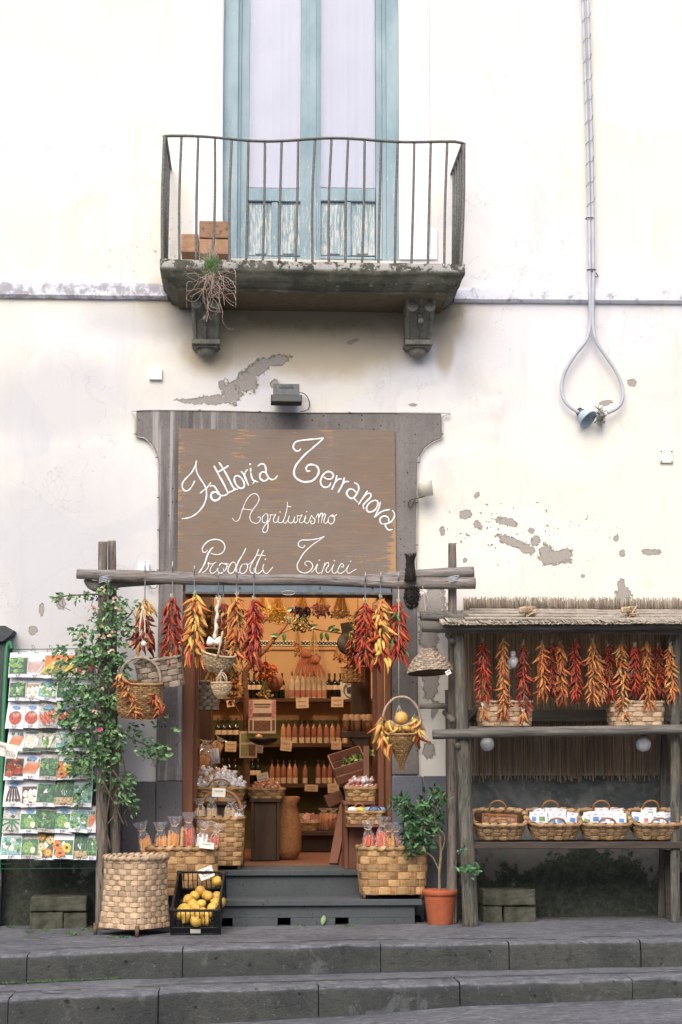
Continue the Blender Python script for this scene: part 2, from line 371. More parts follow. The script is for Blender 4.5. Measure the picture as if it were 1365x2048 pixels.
def M_sign():
    N = NT('painted_plywood')
    g = N.noise(N.mapping((1.2,1,16)), 3.5, 7, .7, .5); g2 = N.noise(N.mapping((.8,1,9), (4,0,2)), 5, 7, .8, .8); a = N.noise(N.mapping((1,1,1)), 2, 5, .6)
    c = N.noise(N.mapping((1,1,1)), 120, 3, .7)
    col = N.mix(N.mrange(a, .35, .65), srgb('7F6F62'), srgb('81766F'))
    col = N.mix(N.math('MULTIPLY', N.mrange(g, .5, .7), .6), col, srgb('9A7C5A'))
    col = N.mix(N.math('MULTIPLY', N.mrange(g, .45, .3), .5), col, srgb('6E5D52'))
    sep = N.n('SeparateXYZ'); N.l(N.tc.outputs['Object'], sep.inputs[0])
    # flaked veneer: near the edges and in a few places
    ed = N.math('MAXIMUM', N.math('ABSOLUTE', N.math('DIVIDE', sep.outputs[0], .82)), N.math('ABSOLUTE', N.math('DIVIDE', N.math('SUBTRACT', sep.outputs[2], .55), .62)))
    fl = N.math('ADD', g2, N.math('MULTIPLY', N.math('MULTIPLY', N.mrange(ed, .90, 1.02), N.mrange(a, .42, .62, .3, 1)), .19))
    fl = N.math('ADD', fl, N.math('MULTIPLY', N.mrange(a, .5, .62), .11))
    m = N.math('MULTIPLY', N.mrange(fl, .635, .67), .9)
    col = N.mix(m, col, N.mix(c, srgb('A87E50'), srgb('C0A078')))
    sc9 = N.noise(N.mapping((1,1,14), (2,7,1)), 5, 6, .8, .6); col = N.mix(N.math('MULTIPLY', N.mrange(sc9, .6, .68), .5), col, srgb('A5784C')); col = N.mix(N.math('MULTIPLY', N.mrange(c, .45, .7), .18), col, srgb('55483E'))
    return N.out(col, .75, N.bump(N.math('SUBTRACT', g, N.math('MULTIPLY', m, .5)), .5, .004), spec=.25)
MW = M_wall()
white_trim = mat('bluish_trim_plaster', 'E3E6EF', 'F0F1F4', scale=3, rough=.9, bump=.2)
black_iron = mat('dull_iron', '4A4E50', '6E6A66', scale=30, rough=.6, bump=.3, metal=.3)
rail_iron = mat('weathered_rail_iron', '4C504F', '7D7973', scale=60, rough=.6, bump=.4)
dark = mat('dark_void', '0A0A0A', '121212', scale=5, rough=.9, bump=0)
lava = M_lava('lava_stone', '736F6D', '827D7B', streak=True)
lava2 = M_lava('blue_lava_stone', '686C74', '797D86', streak=True)
step_m = M_lava('step_stone', '4A5053', '565B5E')
plm = M_plinth()
pav = M_paving()
rism = M_riser()
blue = M_bluepaint(); blue2 = M_bluepaint('flaking_blue_paint', .57)
slabm = M_slab()

# ---- building: everything below belongs to the one facade
bld = thing('building', 'old cream plastered house front with a shop doorway below a balcony', 'building', (0,0,0))
# wall with openings
xl, xr = -7.0, 9.0; zb, zt = -.8, 9.5
dL, dR = at(362,1500).x, at(787,1500).x; dT = at(570,1168).z
wL, wR = at(446,250).x, at(799,250).x; wB = at(620,519).z
xs = sorted([xl, xr, dL, dR, wL, wR]); zs_ = sorted([zb, zt, dT, wB])
mb = MB()
import numpy as np
gx0, gx1 = -2.6, 4.0; gz0, gz1 = 1.0, 7.4
XS = sorted(set(list(np.arange(gx0, gx1, .016))+xs)); ZS = sorted(set(list(np.arange(gz0, gz1, .016))+zs_))
XS = [x for i, x in enumerate(XS) if i == 0 or x-XS[i-1] > .002 or x in xs]; ZS = [z for i, z in enumerate(ZS) if i == 0 or z-ZS[i-1] > .002 or z in zs_]
nx = len(XS); GV = np.array([(x, 0, z) for z in ZS for x in XS])
mb.v = [Vector(v) for v in GV]
for j in range(len(ZS)-1):
    for i in range(nx-1):
        cx, cz = (XS[i]+XS[i+1])/2, (ZS[j]+ZS[j+1])/2
        if (dL < cx < dR and cz < dT) or (wL < cx < wR and cz > wB): continue
        mb.f.append([j*nx+i, j*nx+i+1, (j+1)*nx+i+1, (j+1)*nx+i]); mb.m.append(0); mb.s.append(False)
T = .55   # wall thickness
for (x, z0, z1) in ((dL, zb, dT), (dR, zb, dT), (wL, wB, zt), (wR, wB, zt)):
    mb.add([(x,0,z0),(x,T,z0),(x,T,z1),(x,0,z1)], [(0,1,2,3)])
mb.add([(dL,0,dT),(dR,0,dT),(dR,T,dT),(dL,T,dT)], [(0,1,2,3)])
mb.add([(wL,0,wB),(wR,0,wB),(wR,T,wB),(wL,T,wB)], [(0,1,2,3)])
mb.add([(xl,0,zt),(xr,0,zt),(xr,T,zt),(xl,T,zt)], [(0,1,2,3)])
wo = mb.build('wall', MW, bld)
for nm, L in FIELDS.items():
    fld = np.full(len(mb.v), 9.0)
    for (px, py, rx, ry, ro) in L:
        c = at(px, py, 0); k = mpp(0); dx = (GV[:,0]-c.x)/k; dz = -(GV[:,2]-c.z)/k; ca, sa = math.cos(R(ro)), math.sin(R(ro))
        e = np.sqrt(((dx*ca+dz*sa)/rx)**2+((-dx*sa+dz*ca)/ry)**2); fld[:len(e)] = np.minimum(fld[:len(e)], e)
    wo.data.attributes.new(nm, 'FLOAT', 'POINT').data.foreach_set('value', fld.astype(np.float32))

def slab(mb, pl, y0, y1, mi=0):
    """pl: photo-pixel outline on the wall -> prism between depths y0 (front) and y1 (back)"""
    P = [at(x, y, y0) for x, y in pl]
    mb.prism([Vector((p.x, y0, p.z)) for p in P], (0, y1-y0, 0), mi)

# lighter plaster strips beside the balcony window
mb = MB(); slab(mb, [(387,-40),(446,-40),(446,519),(387,519)][::-1], -.018, .01); 
mb.build('window_surround', white_trim, bld, bevel=.004); mb = MB()
slab(mb, [(799,-40),(858,-40),(862,519),(799,519)][::-1], -.018, .01)
slab(mb, [(862.5,458),(876,458),(876,519),(862,519)][::-1], -.014, .01)
mb.build('window_surround', white_trim, bld, bevel=.004)
# string course
mb = MB()
def course(xa, xb, ya, yb, ha, hb):
    n = 24
    prof = [(-.0, 1), (-.045, .98), (-.05, .8), (-.05, .15), (-.03, .0), (0, -.02)]
    vs = []; fs = []
    for i in range(n+1):
        t = i/n; px = lerp(xa, xb, t); top = at(px, lerp(ya, yb, t)).z; bot = at(px, lerp(ya, yb, t)+lerp(ha, hb, t)).z; X = at(px, 600).x
        for (y, f) in prof: vs.append(Vector((X, y+mnoise.noise((X*6, f*3, 0))*.003, lerp(bot, top, f)+mnoise.noise((X*3, f, 5))*.004)))
    m = len(prof)
    for i in range(n):
        for j in range(m-1): fs.append((i*m+j, i*m+j+1, (i+1)*m+j+1, (i+1)*m+j))
    mb.add(vs, fs)
course(-160, 350, 563, 570, 32, 30); mb0 = mb; mb = MB(); course(908, 1560, 578, 582, 27, 28)
NC = NT('dirty_trim_plaster'); q = NC.noise(NC.mapping((1,1,1)), 13, 7, .75); q2 = NC.noise(NC.mapping((1,1,1), (3,0,0)), 1.2, 4, .6)
sx = NC.n('SeparateXYZ'); NC.l(NC.tc.outputs['Object'], sx.inputs[0])
dm = NC.math('MULTIPLY', NC.mrange(NC.math('ADD', q, NC.math('MULTIPLY', NC.mrange(sx.outputs[0], 1.8, 0), .1)), .52, .66), .75)
trimd = NC.out(NC.mix(dm, srgb('D9DBE6'), srgb('8E8B90')), .9, NC.bump(q, .5, .008), spec=.2)
mb.build('string_course', trimd, bld); mb0.build('string_course', trimd, bld)

# stone surround: shouldered frame round the sign and door
P = [(273,820),(883,827),(884,876),(868,882),(852,893),(841,908),(835,928),(834,1165),(787,1165),(370,1165),(318,1165),(319,928),(314,905),(303,887),(290,877),(273,873)]
mb = MB(); slab(mb, P[::-1], -.03, .02)
slab(mb, [(318,1166),(365,1166),(365,1562),(312,1562)][::-1], -.03, .02)
slab(mb, [(785,1166),(834,1166),(838,1549),(785,1549)][::-1], -.03, .02)
mb.build('door_surround', lava, bld, bevel=.006)
mb = MB()
for y in (873, 1000): pass
slab(mb, [(785,1552),(846,1552),(848,1850),(785,1850)][::-1], -.045, .02)
slab(mb, [(848.5,1552),(897,1552),(899,1850),(850,1850)][::-1], -.04, .02)
mb.build('plinth_block', lava2, bld, bevel=.006)
mb = MB(); slab(mb, [(245,1563),(312,1563),(310,1850),(243,1850)][::-1], -.034, .02); slab(mb, [(313,1563),(365,1563),(365,1850),(311,1850)][::-1], -.04, .02)
mb.build('plinth_block', M_lava('dark_lava_stone', '5B5A5A', '68666A', streak=False), bld, bevel=.006)
# plinths
mb = MB(); slab(mb, [(-500,1548),(244,1560),(242,1900),(-500,1900)][::-1], -.02, .02); mb.build('plinth', plm, bld); mb = MB(); slab(mb, [(900,1551),(1700,1551),(1700,1900),(900,1900)][::-1], -.02, .02)
po = mb.build('plinth', plm, bld)
# shutter roll edge above the door
mb = MB(); a = at(371,1168,-.02); b = at(783,1190,-.02)
mb.box(((a.x+b.x)/2, .02, (a.z+b.z)/2+.02), (b.x-a.x, .08, abs(a.z-b.z)+.02)); mb.box(((a.x+b.x)/2, .0, b.z+.005), (b.x-a.x, .12, .02), mi=1)
for x in (480, 640, 745): p = at(x, 1175, -.03); mb.lathe([(.0,-.004),(.008,-.004),(.008,.004),(.002,.006)], p, 8, rot=(PI/2,0,0), mi=1)
shut = mb.build('rolling_shutter', [mat('blue_grey_steel', '5E6A70', '73808A', scale=14, rough=.5, bump=.1, metal=.4), black_iron], bld, bevel=.003)
mb = MB(); c = at(577,1186,-.05); mb.tube([c+Vector((math.cos(t/16*2*PI)*.05, -.01, math.sin(t/16*2*PI)*.016)) for t in range(16)], .003, 6, closed=True)
mb.build('handle', mat('bare_steel', '9C9C98', 'B8B8B4', scale=30, rough=.35, metal=.8, bump=0), shut)

# ---- door joinery (orange varnished wood)
varn = mat('varnished_wood', '704530', '855840', '503424', scale=5, st=(6,6,.5), rough=.45, bump=.25, bd=.003)
jm = thing('glazed_door', 'orange brown wooden shop door frame with leaves folded back', 'door', (at(575,1740,.1)))
mb = MB()
def vbar(mb, px0, px1, py0, py1, Y, d, mi=0):
    a, b = at(px0, py0, Y), at(px1, py1, Y); mb.box(((a.x+b.x)/2, Y+d/2, (a.z+b.z)/2), (b.x-a.x, d, abs(a.z-b.z)), mi=mi)
vbar(mb, 365, 384, 1188, 1742, .02, .12); vbar(mb, 772, 785, 1188, 1742, .02, .12); vbar(mb, 384, 772, 1188, 1194, .05, .10)
mb.build('frame', varn, jm, bevel=.005)
for sgn, xs2 in ((1, (735, 770)), (-1, (386, 402))):
    mb = MB(); a = at(xs2[0], 1194, .25); b = at(xs2[1], 1742, .25)
    xj = b.x if sgn > 0 else a.x
    # leaf folded inward along y
    w = .62; z0, z1 = b.z, a.z; t_ = .045
    for y in (.16, .16+w-.09): mb.box((xj-sgn*.03, y+.045, (z0+z1)/2), (t_, .09, z1-z0))
    mb.box((xj-sgn*.03, .16+w/2, z0+.25), (t_, w-.18, .5)); mb.box((xj-sgn*.03, .16+w/2, z1-.05), (t_, w-.18, .1)); mb.box((xj-sgn*.03, .16+w/2, z0+.95), (t_, w-.18, .07))
    lf = mb.build('door_leaf', varn, jm, bevel=.004)
    mb = MB(); mb.box((xj-sgn*.03, .16+w/2, (z0+z1)/2+.4), (.006, w-.18, z1-z0-1.0)); mb.build('pane', mat('door_glass', 'C8D0CC', rough=.03, bump=0, trans=.9), lf)

# ---- doorsteps
def step(px0, px1, ytop, yf, h, back, lip=.03):
    a, b = at(px0, ytop, yf), at(px1, ytop, yf); m = MB(); z = a.z
    m.box(((a.x+b.x)/2, (yf+back)/2-.0, z-.02), (b.x-a.x, back-yf, .04)); m.box(((a.x+b.x)/2, (yf+back)/2+lip/2, z-.04-h/2), (b.x-a.x-.02, back-yf-lip, h)); return m, z
m, zsill = step(366, 784, 1741, -.04, .25, .58); m.build('door_sill', step_m, bld, bevel=.004)
m, zst = step(430, 845, 1801, -.42, .0, -.01)
a, b = at(430,1801,-.42), at(845,1801,-.42); holes = [(430,466),(556,582),(671,698)]
# riser with three drain holes
yf = -.39; xcur = at(350,1801,yf).x; zt_ = zst-.04; zh = at(569,1836,yf).z; zb_ = -.12
m.box(((at(350,1801,-.42).x+a.x)/2, -.215, zst-.02), (a.x-at(350,1801,-.42).x-.002, .41, .04))
m.box(((at(350,1801,yf).x+at(830,1801,yf).x)/2, -.2, (zh+zt_)/2), (at(830,1801,yf).x-xcur, .38, zt_-zh))
zk = at(569,1852,yf).z
segs = [350]+[q for h_ in holes for q in h_]+[830]
for i in range(0, len(segs), 2):
    xa, xb = at(segs[i],1801,yf).x, at(segs[i+1],1801,yf).x; m.box(((xa+xb)/2, -.2, (zb_+zh)/2), (xb-xa, .38, zh-zb_))
m.build('doorstep', step_m, bld, bevel=.003)
mb = MB(); mb.box((at(590,1801,yf).x, -.12, .0), (1.85, .2, .22)); mb.build('drain_void', dark, bld)

# ---- shop interior room
iw = mat('ochre_interior_plaster', 'B89468', 'C4A37A', scale=2, rough=.9, bump=.2); ig = mat('dim_light_interior_plaster', '5A5834', '66633C', scale=2, rough=.9, bump=.2)  # lower wall: its dimmer light is painted in as olive
YB = 3.3; rx0, rx1 = -2.3, 3.2; rz1 = 3.05
mb = MB(); zm = 1.62
mb.add([(rx0,YB,zm),(rx1,YB,zm),(rx1,YB,rz1),(rx0,YB,rz1)], [(0,1,2,3)]); mb.add([(rx0,T,zm),(rx0,YB,zm),(rx0,YB,rz1),(rx0,T,rz1)], [(0,1,2,3)]); mb.add([(rx1,T,zm),(rx1,YB,zm),(rx1,YB,rz1),(rx1,T,rz1)], [(0,1,2,3)])
mb.add([(rx0,T,rz1),(rx1,T,rz1),(rx1,YB,rz1),(rx0,YB,rz1)], [(0,1,2,3)])
mb.add([(rx0,T,zsill-.1),(dL,T,zsill-.1),(dL,T,rz1),(rx0,T,rz1)], [(0,1,2,3)]); mb.add([(dR,T,zsill-.1),(rx1,T,zsill-.1),(rx1,T,rz1),(dR,T,rz1)], [(0,1,2,3)]); mb.add([(dL,T,dT),(dR,T,dT),(dR,T,rz1),(dL,T,rz1)], [(0,1,2,3)])
mb.build('interior_wall', iw, bld)
mb = MB(); mb.add([(rx0,YB,0),(rx1,YB,0),(rx1,YB,zm),(rx0,YB,zm)], [(0,1,2,3)]); mb.add([(rx0,T,0),(rx0,YB,0),(rx0,YB,zm),(rx0,T,zm)], [(0,1,2,3)]); mb.add([(rx1,T,0),(rx1,YB,0),(rx1,YB,zm),(rx1,T,zm)], [(0,1,2,3)])
mb.build('interior_wall', ig, bld)
mb = MB(); mb.add([(rx0,.0,zsill-.006),(rx1,.0,zsill-.006),(rx1,YB,zsill-.006),(rx0,YB,zsill-.006)], [(0,1,2,3)])
tag(mb.build('shop_floor', mat('terracotta_floor', '7A5544', '8C6551', scale=6, rough=.55, bump=.2)), kind='structure')

# ---- pavement, kerbs, street from the slopes read off the photo
foot = [(-400,1857),(60,1850),(575,1842),(1330,1831),(1800,1824)]
e1 = [(-400,1922),(0,1913),(368,1899),(680,1891),(1365,1880),(1800,1874)]
b1 = [(-400,1984),(0,1969),(250,1958),(680,1947),(1365,1932),(1800,1923)]
e2 = [(-400,2012),(0,2000),(318,1985),(680,1975),(1365,1958),(1800,1948)]
b2 = [(-400,2095),(0,2068),(413,2048),(680,2032),(930,2011),(1365,1993),(1800,1976)]
cols = list(range(-400, 1801, 20))
prof = []
for px in cols:
    w = at(px, table(px, foot), 0); z = w.z
    p1 = atz(px, table(px, e1), z); q1 = at(px, table(px, b1), p1.y)
    p2 = atz(px, table(px, e2), q1.z); q2 = at(px, table(px, b2), p2.y)
    prof.append((w, p1, q1, p2, q2))
def interp(i, x):
    """profile curve i as (y, z) at world x"""
    P_ = [p[i] for p in prof]
    for a, b in zip(P_, P_[1:]):
        if x <= b.x: break
    t = (x-a.x)/(b.x-a.x); return lerp(a.y, b.y, t), lerp(a.z, b.z, t)
def ground_z(x, y=-.3):
    return interp(0, x)[1]
def nz(x, y, s, a): return mnoise.noise((x*s, y*s, 3.1))*a
mb = MB(); X0, X1 = prof[0][0].x, prof[-1][0].x
def pave(u, v):
    x = lerp(X0+.3, X1-.5, u); y1, z1 = interp(1, x); _, z0 = interp(0, x); y = lerp(.05, y1+.16, v)
    return Vector((x, y, lerp(z0, z1, v)+nz(x, y, 3, .005)+nz(x, y, 11, .002)))
mb.grid(pave, 160, 30)
tag(mb.build('pavement', pav, loc=(0,0,0)), kind='structure')
def kerb_row(i_edge, i_bot, joints, depth, name, back_from=None):
    mb = MB(); js = [at(j, table(j, e1 if i_edge == 1 else e2), interp(i_edge, 0)[0]).x for j in joints]
    js = [X0+.3]+js+[X1-.5]
    for xa, xb in zip(js, js[1:]):
        n = max(4, int((xb-xa)/.025)); dz = rnd.uniform(-.004, .004); dy = rnd.uniform(-.008, .008)
        def fn(u, v):
            x = lerp(xa+.0035, xb-.0035, u); y, z = interp(i_edge, x); _, zb2 = interp(i_bot, x); zb2 -= .03
            e = min(u*(xb-xa), (1-u)*(xb-xa)); rr = .026+.02*mnoise.noise((x*2.3, i_edge, 0))+.016*max(0, mnoise.noise((x*11, i_edge*3, 4))-.25)*2+.005*max(0, 1-e/.02)
            k = [(depth, .0, -.05), (depth, .0, 0), (depth*.6, 0, 0), (rr*1.2, 0, 0), (rr*.45, 0, -rr*.18), (rr*.12, 0, -rr*.55), (0, 0, -rr*1.2), (0, .3, 0), (0, .6, 0), (0, 1, 0)][round(v*9)]
            yy = y+k[0]+dy; zz = (z+k[2]) if k[1] == 0 else lerp(z-rr*1.2, zb2, k[1])
            if e < .001: pass
            j = mnoise.noise((x*9, zz*9, yy*9))*.009+mnoise.noise((x*30, zz*30, yy*30))*.004
            return Vector((x, yy+j, zz+dz*(0 if k[1] else 1)+j*.6+.003))
        mb.grid(fn, n, 9)
        for xe in (xa+.003, xb-.003):   # block ends
            y, z = interp(i_edge, xe); _, zb2 = interp(i_bot, xe)
            mb.add([(xe, y+.008, zb2-.03), (xe, y+depth, zb2-.03), (xe, y+depth, z), (xe, y+.02, z-.02)], [(0,1,2,3)])
    return tag(mb.build(name, rism, loc=(0,0,0)), kind='structure')
kerb_row(1, 2, [63,366,763,1020,1283], .32, 'kerb')
kerb_row(3, 4, [28,318,638,922,1268], .34, 'kerb')
mb = MB()
def tread(u, v):
    x = lerp(X0+.3, X1-.5, u); ya, za = interp(2, x); yb, zb3 = interp(3, x); y = lerp(ya+.03, yb+.2, v)
    return Vector((x, y, lerp(za, zb3, v)-.001+nz(x, y, 3, .005)))
mb.grid(tread, 160, 12); tag(mb.build('step_tread', pav, loc=(0,0,0)), kind='structure')
mb = MB()
def street(u, v):
    x = lerp(X0+.3, X1-.5, u); ya, za = interp(4, x); y = lerp(ya+.03, -60, v**2)
    return Vector((x*(1+v*v*6), y, za*(1-v)+(-.42)*v+nz(x, y, 2, .006)))
mb.grid(street, 160, 60); tag(mb.build('street', pav, loc=(0,0,0)), kind='structure')
mb = MB(); mb.box((0, -20, -1.4), (300, 200, .2)); tag(mb.build('ground', pav, loc=(0,0,0)), kind='structure')

# ---- balcony
bal = bpy.data.objects.new('balcony', None); COL.objects.link(bal); bal.parent = bld
DEP = -.66
fl, fr = at(320,521,DEP), at(931,528,DEP); zt0 = at(620,523,DEP).z
bal.location = ((fl.x+fr.x)/2, 0, zt0)
mb = MB(); hw = (fr.x-fl.x)/2; cx = (fl.x+fr.x)/2
prf = [(0,0),(0,-.07),(.012,-.085),(.03,-.10),(.03,-.125),(.06,-.14),(.06,-.155),(.11,-.175),(.12,-.20)]   # (inset, z)
def slabfn(u, v):
    i = round(v*(len(prf)-1)); ins, z = prf[i]; L = 2*hw+2*abs(DEP); s_ = u*L
    a = abs(DEP)
    if s_ < a: x, y = cx-hw+ins, -s_
    elif s_ < a+2*hw: x, y = cx-hw+(s_-a), DEP+ins
    else: x, y = cx+hw-ins, DEP+(s_-a-2*hw)
    x = min(max(x, cx-hw+ins), cx+hw-ins); y = max(y, DEP+ins); y = min(y, 0)
    j = mnoise.noise((x*7, y*7, z*9))*.012+mnoise.noise((x*25, y*25, z*25))*.004
    return Vector((x, y, zt0+z+j*.8-.035*math.exp(-((x-cx-.35)/.5)**2)*(.25 if i else .15)))+Vector((0, j*.5, 0))
nseg = 140
mb.grid(slabfn, nseg, len(prf)-1)
ins, z = prf[-1]; mb.add([(cx-hw+ins,DEP+ins,zt0+z),(cx+hw-ins,DEP+ins,zt0+z),(cx+hw-ins,0,zt0+z),(cx-hw+ins,0,zt0+z)], [(0,1,2,3)])
mb.add([(cx-hw,DEP,zt0-.006),(cx+hw,DEP,zt0-.006),(cx+hw,0,zt0-.006),(cx-hw,0,zt0-.006)], [(3,2,1,0)])
mb.build('slab', slabm, bal)
corb_m = mat('carved_dark_stone', '66665E', '8A887E', 'A4A298', scale=14, rough=.9, bump=.6, bd=.01)
for px in (413, 838):
    # scroll bracket: S profile in (y,z), width in x, with a drop below and carved panel on the front
    mb = MB(); c = at(px, 600, -.2); w = .222; zt1 = zt0+prf[-1][1]+.004
    zb1 = at(px, 706, -.08).z
    H = zt1-zb1; xs_ = c.x
    pf = []
    for i in range(25):
        t = i/24; z = zt1-H*.86*t
        y = -(.40-.06*math.sin(t*PI*.9)-.24*t**1.3) if t < .93 else -.15
        pf.append((y, z))
    vs = []; fs = []
    for (y, z) in pf:
        t = (zt1-z)/H; ww = w*(1-.13*t)
        for dx, dy in ((-.5,.012),(-.44,0),(-.36,0),(-.33,.018),(-.06,.018),(0,0),(.06,.018),(.33,.018),(.36,0),(.44,0),(.5,.012)): vs.append(Vector((xs_+dx*ww, y+dy, z)))
    m = 11
    for i in range(len(pf)-1):
        for j in range(m-1): fs.append((i*m+j, i*m+j+1, (i+1)*m+j+1, (i+1)*m+j))
    mb.add(vs, fs, sm=False)
    for s_ in (-1, 1):
        n_ = len(pf); side = [Vector((xs_+s_*w*(1-.13*(zt1-z)/H)/2, y+.012, z)) for y, z in pf]
        mb.add(side+[Vector((p.x, 0, p.z)) for p in side], [(i, i+1, n_+i+1, n_+i) for i in range(n_-1)])
        # scroll eye
        mb.lathe([(.0,0),(.038,0),(.042,.012),(.03,.02),(.02,.012),(.012,.022),(0,.024)], (xs_+s_*w*.30, pf[2][0]-.002, zt1-.06), 14, rot=(PI/2,0,0))
    mb.lathe([(0,0),(.022,0),(.02,.012),(.0,.02)], (xs_, pf[5][0]-.006, zt1-.16), 10, rot=(PI/2,0,0))
    for k in range(9):   # bellflower drop on the panel
        t = k/9; i = 5+int(t*14); mb.lathe([(0,0),(.02*(1-t*.6),0),(.012*(1-t*.6),.012),(0,.016)], (xs_+.004*math.sin(k*2), pf[i][0]-.0, pf[i][1]), 8, rot=(PI/2,0,0))
    zl = pf[-1][1]
    mb.box((xs_, -.1, zl+.01), (w*.96, .2, .035)); mb.box((xs_, -.085, zl-.012), (w*.84, .17, .02))
    mb.lathe([(.0,-.055),(.03,-.052),(.055,-.035),(.068,-.01),(.07,.02)], (xs_, -.075, zl-.035), 16, sq=(1,1.1))
    mb.build('corbel', corb_m, bal, bevel=.004)
# railing
mb = MB()
tl, tr = at(330,272,DEP+.03), at(928,287,DEP+.03); wl_, wr_ = at(340,338,0), at(905,348,0)
def rail_top(t): p = tl.lerp(tr, t); return p+Vector((0, 0, .012*math.sin(t*14)*(1 if t < .98 else 0)-.012*math.sin(t*PI*2)))
N_ = 19
top = [rail_top(i/36) for i in range(37)]
hand = [wl_]+[wl_.lerp(tl, .5)+Vector((0,0,.004))]+top+[tr.lerp(wr_, .5)]+[wr_]
hm = MB()
for a, b in zip(hand, hand[1:]): hm.beam(a, b+(b-a).normalized()*.004, .034, .012)
rl = hm.build('railing', rail_iron, bal, bevel=.002)
rl['label'] = 'slender wavy iron balcony railing'
for i in range(N_):
    t = i/(N_-1); a = rail_top(t); b = at(lerp(332, 926, t)-6*(t < .02), 526, DEP+.04); b.z = zt0-.02
    b.x = lerp(fl.x+.02, fr.x-.03, t)
    r_ = .0095 if 0 < i < N_-1 else .014
    m2 = MB(); mid = a.lerp(b, .5)+Vector((rnd.uniform(-.012,.012), 0, 0)); m2.tube(catmull([a, mid, b], 6), r_, 6)
    m2.build('baluster', rail_iron, rl)
for (c0, c1, bx) in ((tl, wl_, fl.x+.02), (tr, wr_, fr.x-.03)):
    for k in range(1, 5):
        t = k/4.6; a = c0.lerp(c1, t); b = Vector((lerp(bx, a.x, .15), a.y, zt0-.02)); m2 = MB(); m2.tube([a, b], .0095, 6); m2.build('baluster', rail_iron, rl)

# ---- french window
fw = bpy.data.objects.new('french_window', None); COL.objects.link(fw); fw.parent = bld; yw = .10
c = at(620,519,yw); fw.location = c
mb = MB()
def wb(px0, px1, py0, py1, Y, d, mi=0, m=None): vbar(m or mb, px0, px1, py0, py1, Y, d, mi)
wb(441, 474, -60, 522, yw-.05, .14); wb(772, 806, -60, 522, yw-.05, .14)
wb(468, 480, -60, 522, yw-.02, .10); wb(764, 776, -60, 522, yw-.02, .10)
mb.build('frame', blue, fw, bevel=.006, seg=2)
glass = NT('window_glass'); lg = glass.noise(glass.mapping((1,1,.2)), 1.1, 3, .5)
glassm0 = glass.out(glass.mix(glass.mrange(lg, .4, .6), srgb('B4B5C6'), srgb('C6C7D6')), .06, None, spec=.5)
gN = NT('reflecting_pane'); gg = gN.n('BsdfGlossy'); gg.inputs['Roughness'].default_value = .04; gg.inputs[0].default_value = (.40,.40,.47,1); gt = gN.n('BsdfTransparent'); gt.inputs[0].default_value = (.95,.96,.97,1)
gl_ = gN.noise(gN.mapping((1,1,1)), 2.2, 2, .4); gN.l(gN.bump(gl_, .12, .02), gg.inputs['Normal']); gm = gN.n('MixShader'); gm.inputs[0].default_value = .16; gN.l(gt.outputs[0], gm.inputs[1]); gN.l(gg.outputs[0], gm.inputs[2]); gN.l(gm.outputs[0], gN.t.nodes['Material Output'].inputs[0]); glassm = gN.m
for k, (a0, a1, g0, g1) in enumerate(((480, 619, 497, 603), (633, 766, 642, 751))):
    mb = MB()
    wb(a0, g0, -60, 519, yw, .05); wb(g1, a1, -60, 519, yw, .05)
    wb(g0, g1, 376, 403, yw, .05); wb(g0, g1, 512, 519, yw, .05)
    mid = (g0+g1)/2; wb(mid-6, mid+6, 404, 512, yw+.002, .045)
    leaf = mb.build('sash', blue, fw, bevel=.005, seg=2)
    mb = MB(); wb(g0, g1, -60, 376, yw+.03, .006); mb.build('pane', glassm, leaf)
    mb = MB(); wb(g0, mid-6, 404, 512, yw+.03, .01); wb(mid+6, g1, 404, 512, yw+.03, .01)
    wb(g0+14, mid-16, 410, 508, yw+.014, .02); wb(mid+16, g1-14, 410, 508, yw+.014, .02)
    mb.build('panel', blue2, leaf, bevel=.006)
mb = MB(); wb(619, 633, -60, 519, yw-.018, .05); wb(614, 620, -60, 519, yw-.008, .04); wb(632, 638, -60, 519, yw-.008, .04)
mb.build('meeting_stile', blue, fw, bevel=.004, seg=2)
mb = MB(); mb.grid(lambda u, v: Vector((lerp(wL, wR, u), .19+.006*math.sin(u*40+math.sin(v*3+u*9)*1.5)+.002*math.sin(u*131), lerp(wB-.05, zt, v))), 260, 12); mb.build('reflection_sheet', mat('reflection_grey','969AA6','A2A6B0',scale=3,bump=.1), fw)  # folded sheet added behind the panes, its pale tone imitating their reflection
# ---------------------------------------------------------------- sign board
sgy = -.055
sb = thing('sign_board', 'brown painted plywood board with white hand lettering above the shop door', 'sign', at(575, 1150, sgy))
mb = MB(); slab(mb, [(358,857),(790,861),(793,1158),(355,1158)][::-1], sgy, sgy+.022)
mb.build('board', M_sign(), sb, bevel=.002)
white_paint = mat('white_sign_paint', 'F4F4F4', 'E2E0DE', 'B4AAA0', scale=26, rough=.7, bump=.1, lo=.4, hi=.58)
def stroke(mb, pts, w, org, sc, closed=False, y=sgy-.001, flat=.12, dot=False):
    P = [at(org[0]+x/sc, org[1]+y_/sc, y) for x, y_ in pts]; k = mpp(0)/sc*w/2*1.17
    tmp = MB()
    if dot: tmp.lathe([(0,-k),(k*.7,-k*.7),(k,0),(k*.7,k*.7),(0,k)], P[0], 10)
    else:
        C = catmull(P, 5); n = len(C)-1
        tmp.tube(C, [k*(.72+.42*math.sin(PI*i/n)**.7+.12*math.sin(i*.9)) for i in range(n+1)], 6)
    for v in tmp.v: v.y = y+(v.y-y)*flat
    mb.add(tmp.v, tmp.f, 0, True)
